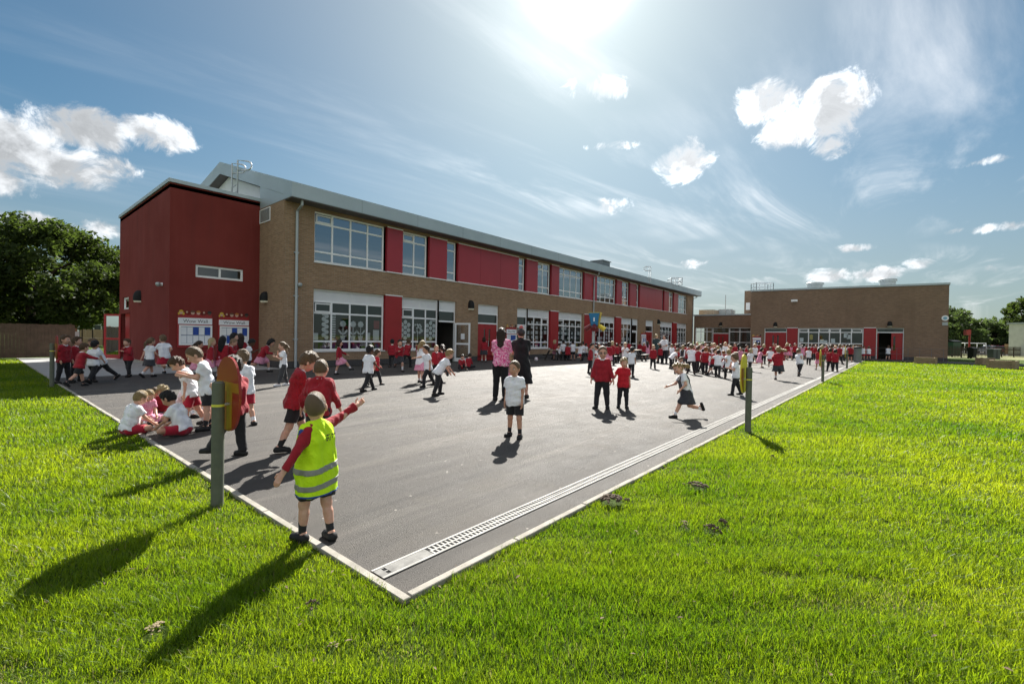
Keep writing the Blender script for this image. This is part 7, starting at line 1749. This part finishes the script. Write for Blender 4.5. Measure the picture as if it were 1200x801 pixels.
ch(855.5, 445, 409, 200, 'wt', 'blond short', 'run', lean=10); ch(865.2, 422.5, 402.5, 170, 'p', 'black long', 'stand'); ch(812.6, 428, 403.4, 20, 'jk', 'dark pony', 'stand'); ch(829.5, 431, 403.6, 340, 'jt', 'brown short', 'chat'); ch(802.4, 424.5, 402.5, 170, 'jt', 'black short', 'stand'); ch(843.8, 426.5, 402.6, 190, 'wk', 'brown pony', 'stand2'); ch(833, 424.5, 401.8, 150, 'jt', 'light crop', 'stand')
ch(807.6, 423.5, 401.6, 200, 'wt', 'brown short', 'chat'); ch(822.5, 424, 402, 340, 'jk', 'black long', 'stand'); ch(853.5, 425.5, 403.2, 20, 'wr', 'mousy crop', 'walk'); ch(791, 421.5, 402.2, 30, 'jt', 'brown short', 'stand'); ch(872.5, 424, 403.5, 90, 'jt', 'dark short', 'walk'); ch(815, 436.5, 405, 140, 'jt', 'brown short', 'hug'); ch(834.5, 440, 407.5, 70, 'js', 'brown short', 'reach')
b, s, KM, KB, vx = person(849, 425.5, 400.5, 30, 'wt', 'light long', 'chat', 'child in white polo with arm raised, chatting deep in the link crowd', kid='child', group='children '+z)
person(863, 463, 414, 276, 'wt', 'mousy mop', 'face', 'boy in white polo with hand to his face beside the yellow board', lL=(14, 4, 6), lR=(-14, 4, 6))
# ---------------------------------------------------------------- between the yellow board and the hall
z = 'at hall doors'
ch(877.6, 435, 408, 130, 'wt', 'light bob', 'walk'); ch(886.8, 430.5, 407, 105, 'g', 'dark bob', 'run'); ch(884.4, 425, 402.7, 10, 'wt', 'light curly', 'stand'); ch(885.6, 421.5, 398.8, 190, 'jt', 'black short', 'stand'); ch(888.8, 421.8, 400.5, 170, 'jt', 'dark short', 'chat'); ch(894.6, 426.5, 403, 170, 'jt', 'light short', 'walk'); ch(901, 430, 406.4, 165, 'wr', 'brown short', 'run')
ch(905.8, 421, 402, 20, 'jt', 'dark short', 'stand'); ch(910.2, 421.5, 402.8, 340, 'jt', 'brown short', 'stand2'); ch(921.3, 421.5, 400.8, 150, 'jg', 'light pony', 'walk'); ch(925.5, 421.5, 403, 165, 'g', 'mousy pony', 'walk2'); ch(931, 420.8, 401.6, 20, 'jf', 'black long', 'stand')
person(913.5, 446.5, 405.5, 178, 'jk', 'blond long', 'run', 'girl in red cardigan and grey skirt running towards the hall, nearest the camera', hairdir=(1.4, -.3, .6), stand=1)
person(936, 441.5, 408.5, 150, 'wt', 'mousy short', 'run2', 'boy in white polo leaning over as he runs by the drain', roll=-16, lL=(22, 3, 30), lR=(-24, 6, 10), stand=1)
z = 'at hall windows'
ch(947.4, 427.5, 406.3, 176, 'wt', 'brown short', 'walk'); ch(945, 421, 403.4, 190, 'jt', 'dark short', 'stand'); ch(951.2, 421.5, 403, 170, 'jt', 'brown short', 'walk'); ch(959.6, 433.5, 407, 190, 'jr', 'dark bob', 'walk'); ch(962.4, 428.5, 404.6, 170, 'jt', 'light curly', 'reach'); ch(967.8, 422.5, 402.6, 30, 'jt', 'black short', 'stand')
ch(972.4, 435, 407.8, 178, 'jt', 'dark short', 'stand'); ch(978.6, 435.5, 408.8, 182, 'jt', 'black short', 'walk'); ch(974, 428.5, 403.4, 200, 'jt', 'brown short', 'chat'); ch(978.4, 424.5, 404.5, 20, 'wt', 'light short', 'stand'); ch(983.2, 426.8, 403, 150, 'jt', 'mousy short', 'walk2'); ch(987, 423, 403.6, 30, 'wt', 'dark short', 'stand')
ch(991.4, 422.5, 403.8, 190, 'wt', 'brown short', 'stand2'); ch(995.8, 424, 403, 176, 'js', 'dark short', 'stand'); ch(1000.3, 422.5, 404.2, 340, 'jt', 'brown short', 'stand'); ch(940.2, 421.2, 404, 170, 'g', 'dark pony', 'stand'); ch(956, 422, 404.2, 20, 'jt', 'brown bob', 'chat'); ch(970.6, 424.5, 403.8, 185, 'jk', 'dark pony', 'stand'); ch(963.8, 421.6, 403.2, 160, 'jt', 'black short', 'chat')
z = 'at hall railing'
ch(1011, 421.6, 405, 150, 'wr', 'brown short', 'chat'); ch(1018, 421.6, 405.3, 190, 'wr', 'mousy short', 'stand'); ch(1040.2, 421.6, 404.6, 170, 'ws', 'brown short', 'stand2')

# ---------------------------------------------------------------- a label that picks out each of them
ORD = 'first second third fourth fifth sixth seventh eighth ninth tenth eleventh twelfth thirteenth fourteenth fifteenth sixteenth seventeenth eighteenth nineteenth twentieth twenty-first twenty-second twenty-third'.split()
def doing(q):
    t = q['th'] % 360
    return {'run': 'running', 'run2': 'running', 'walk': 'walking', 'walk2': 'walking', 'hug': 'hugging', 'reach': 'reaching out', 'reachL': 'reaching out', 'armsout': 'arms spread', 'bend': 'bending', 'crouch': 'crouching', 'bench': 'seated', 'face': 'hand at face'}.get(q['pose'], 'back turned' if 120 < t < 240 else 'standing')
auto = [q for q in PEOPLE if not q['label']]
def lab(q, lev): return 'child in %s, %s%s' % (q['words'], (doing(q)+' ') if lev else '', q['zone'])
for lev in (0, 1):
    seen = {}
    for q in auto:
        if not q['label']: seen.setdefault(lab(q, lev), []).append(q)
    for lb, qs in seen.items():
        if len(qs) == 1: qs[0]['label'] = lb
seen = {}
for q in auto:
    if not q['label']: seen.setdefault(lab(q, 1), []).append(q)
for lb, qs in seen.items():
    qs.sort(key=lambda q: q['px'])
    for i, q in enumerate(qs): q['label'] = '%s from left: %s' % (ORD[i], lb)
for q in PEOPLE:
    w = q['label'].replace(',', ' ,').split()
    if len([x for x in w if x != ',']) > 16: print('LONG', q['label'])
    q['o']['label'] = q['label']
print('people', len(PEOPLE))
